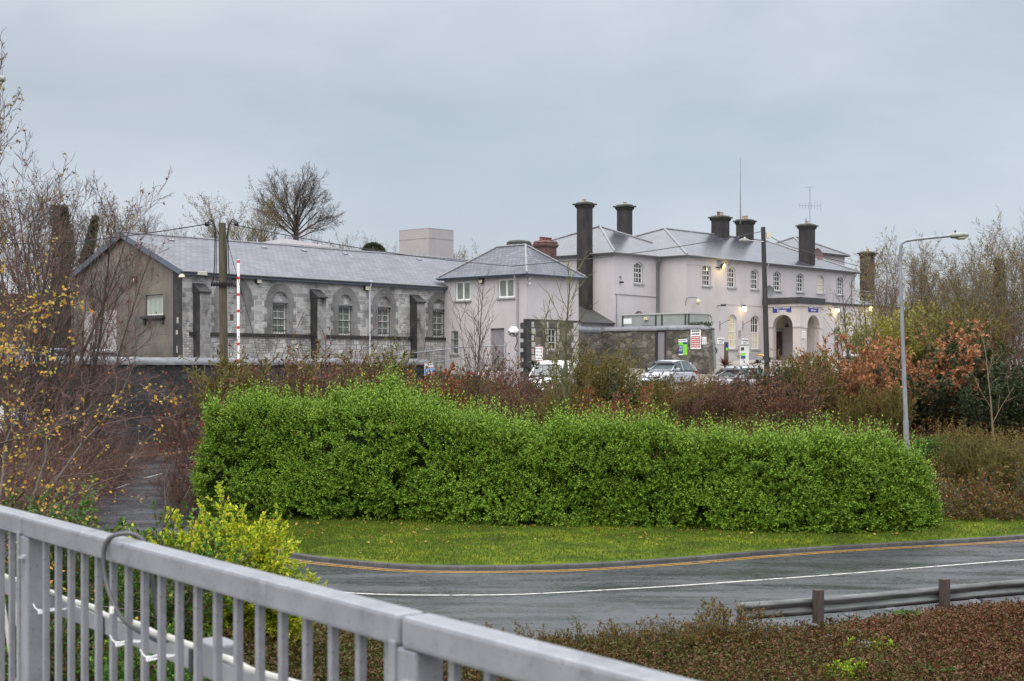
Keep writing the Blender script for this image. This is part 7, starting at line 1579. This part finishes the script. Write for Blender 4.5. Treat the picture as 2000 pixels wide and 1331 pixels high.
# ---------------------------------------------------------------- cars
def paint(name, c, c2, rough=.25, metal=.0):
    m = mat(name, c, c2, rough=rough, metal=metal, scale=1.5); m.node_tree.nodes['Principled BSDF'].inputs['Coat Weight'].default_value = .6; return m
CARGL = mat('car_glass', (.055,.075,.08), (.10,.13,.135), rough=.06, scale=1.2, spec=.9)
TYRE = mat('tyre_rubber', (.012,.012,.012), rough=.8); RIMM = mat('wheel_rim', (.35,.36,.37), rough=.35, metal=.8)
HLAMP = mat('headlight_lens', (.62,.66,.68), rough=.08, spec=.8); RLAMP = mat('tail_light_lens', (.35,.02,.02), rough=.15)
def car(label, loc, rz, body, L_=4.1, w=1.72, h=1.46, van=False, group='parked cars', name='parked_car'):
    """x = forward; lofted body and glasshouse with pillars, four wheels, lamps and mirrors"""
    root = thing(name, label, 'van' if van else 'car', loc, rz, group)
    hl = L_/2; hw = w/2
    st = [(-hl,.42,.62,.80),(-hl+.10,.30,.88,.93),(-hl+.5,.20,.95,.98),(-.6,.18,.94,1.0),(.5,.18,.93,1.0),(hl-1.05,.2,.90,.99),(hl-.45,.22,.80,.95),(hl-.12,.28,.66,.86),(hl,.38,.55,.72)]
    if van: st = [(x,a,b+.12,c) for x,a,b,c in st]
    mb = MB(); mb.smooth = True; ring = []
    for x, zb, zt, k in st:
        y = hw*k; ring.append([(x,-y*.86,zb),(x,-y,zb+.16),(x,-y*1.0,zb+(zt-zb)*.62),(x,-y*.93,zt-.03),(x,-y*.6,zt+.02),(x,y*.6,zt+.02),(x,y*.93,zt-.03),(x,y*1.0,zb+(zt-zb)*.62),(x,y,zb+.16),(x,y*.86,zb)])
    n = 10; mb.add([p for r_ in ring for p in r_], [(i*n+j, i*n+(j+1) % n, (i+1)*n+(j+1) % n, (i+1)*n+j) for i in range(len(ring)-1) for j in range(n)]+[tuple(range(n)), tuple(reversed([(len(ring)-1)*n+j for j in range(n)]))])
    bo = mb.build('body', body, root); sb = bo.modifiers.new('smooth', 'SUBSURF'); sb.levels = sb.render_levels = 1
    zr = h; zw = .92+(.12 if van else 0)
    lo = [(-hl+.22,.90),(-hl+.5,.93),(-.2,.94),(hl-1.55,.92),(hl-1.0,.84)]; 
    if van: lo = [(-hl+.06,.95),(-hl+.4,.96),(.2,.96),(hl-1.5,.93),(hl-.75,.86)]
    up = [(-hl+.62,.70,zr-.14),(-hl+.95,.72,zr-.02),(-.15,.74,zr),(.55,.72,zr-.05),(hl-1.72,.66,zr-.20)] if not van else [(-hl+.16,.84,zr-.05),(-hl+.5,.85,zr),(.0,.85,zr),(hl-2.0,.82,zr-.04),(hl-1.55,.78,zr-.2)]
    def gl(i, s, t): # point on side i station, s=-1/1, t 0 bottom 1 top
        a, b = lo[i], up[i]; return Vector((a[0]+(b[0]-a[0])*t, s*hw*(a[1]+(b[1]-a[1])*t), zw+(b[2]-zw)*t))
    gm = MB()
    for s in (-1, 1):
        for i in range(4): q = [gl(i,s,0), gl(i+1,s,0), gl(i+1,s,1), gl(i,s,1)]; gm.quad(*(q if s < 0 else q[::-1]))
    gm.quad(gl(4,-1,0), gl(4,1,0), gl(4,1,1), gl(4,-1,1)); gm.quad(gl(0,1,0), gl(0,-1,0), gl(0,-1,1), gl(0,1,1)); gm.build('windows', CARGL, root)
    rm = MB(); rm.smooth = True; rg = []
    for i in range(5):
        b = up[i]; y = hw*b[1]; rg.append([(b[0],-y-.012,b[2]-.05),(b[0],-y*.98,b[2]+.0),(b[0],-y*.6,b[2]+.045),(b[0],y*.6,b[2]+.045),(b[0],y*.98,b[2]+.0),(b[0],y+.012,b[2]-.05)])
    rm.add([p for r_ in rg for p in r_], [(i*6+j,(i+1)*6+j,(i+1)*6+j+1,i*6+j+1) for i in range(4) for j in range(5)])
    for s in (-1, 1):
        for i, wd in ((0,.11),(1,.05) if not van else (1,.4),(2,.06),(4,.06)):
            p, q = gl(i,s,-.03), gl(i,s,1.0); rm.tube([p+Vector((0,s*.004,0)), (p+q)/2+Vector((0,s*.006,0)), q+Vector((0,s*.002,0))], wd/2, 6)
    rm.build('roof', body, root)
    if van: pm = MB(); [pm.quad(*[gl(i,s,t)+Vector((0,s*.012,0)) for i,t in ((0,0),(2,0),(2,1),(0,1))]) for s in (-1,1)]; pm.build('side_panel', body, root)
    for sx in (hl-.78, -hl+.76):
        for s in (-1, 1):
            wl = MB(); wl.tube([(sx, s*(hw-.17), .31), (sx, s*(hw+.005), .31)], .31, 20); o = wl.build('wheel', TYRE, root); ri = MB(); ri.tube([(sx, s*(hw-.02), .31), (sx, s*(hw+.012), .31)], .20, 16); ri.build('rim', RIMM, o)
    for s in (-1, 1):
        m_ = MB(); m_.obox((hl-.16, s*hw*.66, .66+(.12 if van else 0)), Vector((.9,s*.35,-.25)).normalized(), Vector((-.35*s,.9,0)).normalized(), Vector((.25,0,.95)).normalized(), .035, .2, .075); m_.build('headlight', HLAMP, root, bevel=.02)
        m_ = MB(); m_.obox((-hl+.12, s*hw*.80, .82), (1,0,0), (0,1,0), Z3, .06, .09, .14); m_.build('tail_light', RLAMP, root, bevel=.02)
        m_ = MB(); m_.obox((hl-1.42, s*(hw+.06), zw+.06), (1,0,0), (0,1,0), Z3, .05, .10, .075); m_.build('wing_mirror', BLKPL if van else body, root, bevel=.025)
    return root
SILV = paint('silver_car_paint', (.42,.45,.52), (.46,.49,.56), .25, .3); WHT = paint('white_car_paint', (.80,.81,.82), (.84,.84,.85), .25); SILV2 = paint('pale_silver_paint', (.50,.52,.57), (.54,.56,.6), .3, .3); DARKC = paint('dark_car_paint', (.05,.055,.07), (.07,.075,.09), .25)
def park(px, py_roof, d, rz, h, **kw): c = at(px, py_roof, d); return (c.x, d, c.z-h)
hd = TH+math.pi
car('silver hatchback facing left below the rubble yard wall', park(1306, 705, 79, 0, 1.46), hd+R(8), SILV)
car('white van half hidden by bare shrubs before the small house', park(1080, 706, 71, 0, 1.75), hd+R(25), WHT, L_=4.5, h=1.75, w=1.8, van=True, name='parked_van')
car('low silver car whose roof shows over the red shrubs', park(1440, 719.5, 74, 0, 1.42), hd-R(10), SILV2)
car('white car behind the copper leaved beech sapling', park(1668, 694, 84, 0, 1.46), hd+R(15), WHT)
car('silver car behind the willow bushes by the low wing', park(1735, 690, 88, 0, 1.46), hd+R(5), SILV2)
car('pale blue silver car nearest the left edge in the car park', park(62, 674, 70, 0, 1.46), R(-25), SILV2)
car('silver car in the middle of the three left cars', park(118, 682, 73, 0, 1.46), R(-55), SILV)
car('dark roofed car right of the other left cars before the gable', park(205, 686, 72.5, 0, 1.42), R(-70), SILV2)
# ---------------------------------------------------------------- sky, sun, camera
def world():
    w = bpy.data.worlds.new('World'); SC.world = w; w.use_nodes = True; nt = w.node_tree; nt.nodes.clear()
    out = nt.nodes.new('ShaderNodeOutputWorld'); tc = N(nt, 'TexCoord'); sp = N(nt, 'SeparateXYZ'); L(nt, tc.outputs['Generated'], sp.inputs[0])
    sky = N(nt, 'TexSky'); sky.sky_type = 'NISHITA'; sky.sun_disc = False; sky.sun_elevation = R(38); sky.sun_rotation = R(200); sky.air_density = 1; sky.dust_density = 3
    b1 = N(nt, 'Background'); L(nt, sky.outputs[0], b1.inputs[0]); b1.inputs[1].default_value = .05
    # overcast cloud deck: brighter overhead than at the horizon, with soft darker bands of rain cloud
    el = ramp(nt, sp.outputs['Z'], [(0.0, (.49,.52,.59)), (.10, (.458,.475,.535)), (.18, (.40,.415,.442)), (.25, (.515,.52,.53)), (.42, (1.35,1.36,1.38)), (.7, (2.4,2.4,2.42)), (1.0, (2.9,2.9,2.92))])
    mp = N(nt, 'Mapping'); mp.inputs['Scale'].default_value = (1.0, 1.0, 2.3); mp.inputs['Rotation'].default_value = (0, R(9), 0); L(nt, tc.outputs['Generated'], mp.inputs[0])
    n1 = noise(nt, mp.outputs[0], 2.6, 7, .52, .35); r1 = ramp(nt, n1, [(.30, (.76,.79,.83)), (.5, (.97,.98,.985)), (.70, (1.20,1.18,1.15))])
    mp2 = N(nt, 'Mapping'); mp2.inputs['Scale'].default_value = (1.0, 1.0, 1.9); mp2.inputs['Location'].default_value = (3.1, .4, 0); L(nt, tc.outputs['Generated'], mp2.inputs[0])
    n2 = noise(nt, mp2.outputs[0], 9, 5, .5, .6); r2 = ramp(nt, n2, [(.35, (.965,.97,.975)), (.68, (1.05,1.045,1.04))])
    c = mixc(nt, 1, el.outputs[0], r1.outputs[0], 'MULTIPLY'); c = mixc(nt, 1, c, r2.outputs[0], 'MULTIPLY')
    b2 = N(nt, 'Background'); L(nt, c, b2.inputs[0]); b2.inputs[1].default_value = 1.0
    a = N(nt, 'AddShader'); L(nt, b1.outputs[0], a.inputs[0]); L(nt, b2.outputs[0], a.inputs[1]); L(nt, a.outputs[0], out.inputs[0])
world()
sl = bpy.data.lights.new('sun', 'SUN'); sl.energy = 1.5; sl.angle = R(40); sl.color = (1, .97, .93)
so = bpy.data.objects.new('sun', sl); C.objects.link(so); so.rotation_euler = (R(24), 0, R(-22))
cam = bpy.data.cameras.new('camera'); co_ = bpy.data.objects.new('camera', cam); C.objects.link(co_); SC.camera = co_
cam.lens = 50; cam.sensor_width = 36; cam.shift_y = 52.5/2000; co_.rotation_euler = (R(90), 0, 0); cam.clip_end = 4000; cam.clip_start = .1
cam.dof.use_dof = True; cam.dof.focus_distance = 46; cam.dof.aperture_fstop = 8.5
SC.view_settings.view_transform = 'Standard'; SC.view_settings.look = 'None'; SC.view_settings.exposure = 0; SC.view_settings.gamma = 1
SC.cycles.max_bounces = 6; SC.cycles.diffuse_bounces = 3; SC.cycles.glossy_bounces = 3; SC.cycles.transmission_bounces = 3; SC.cycles.use_denoising = True
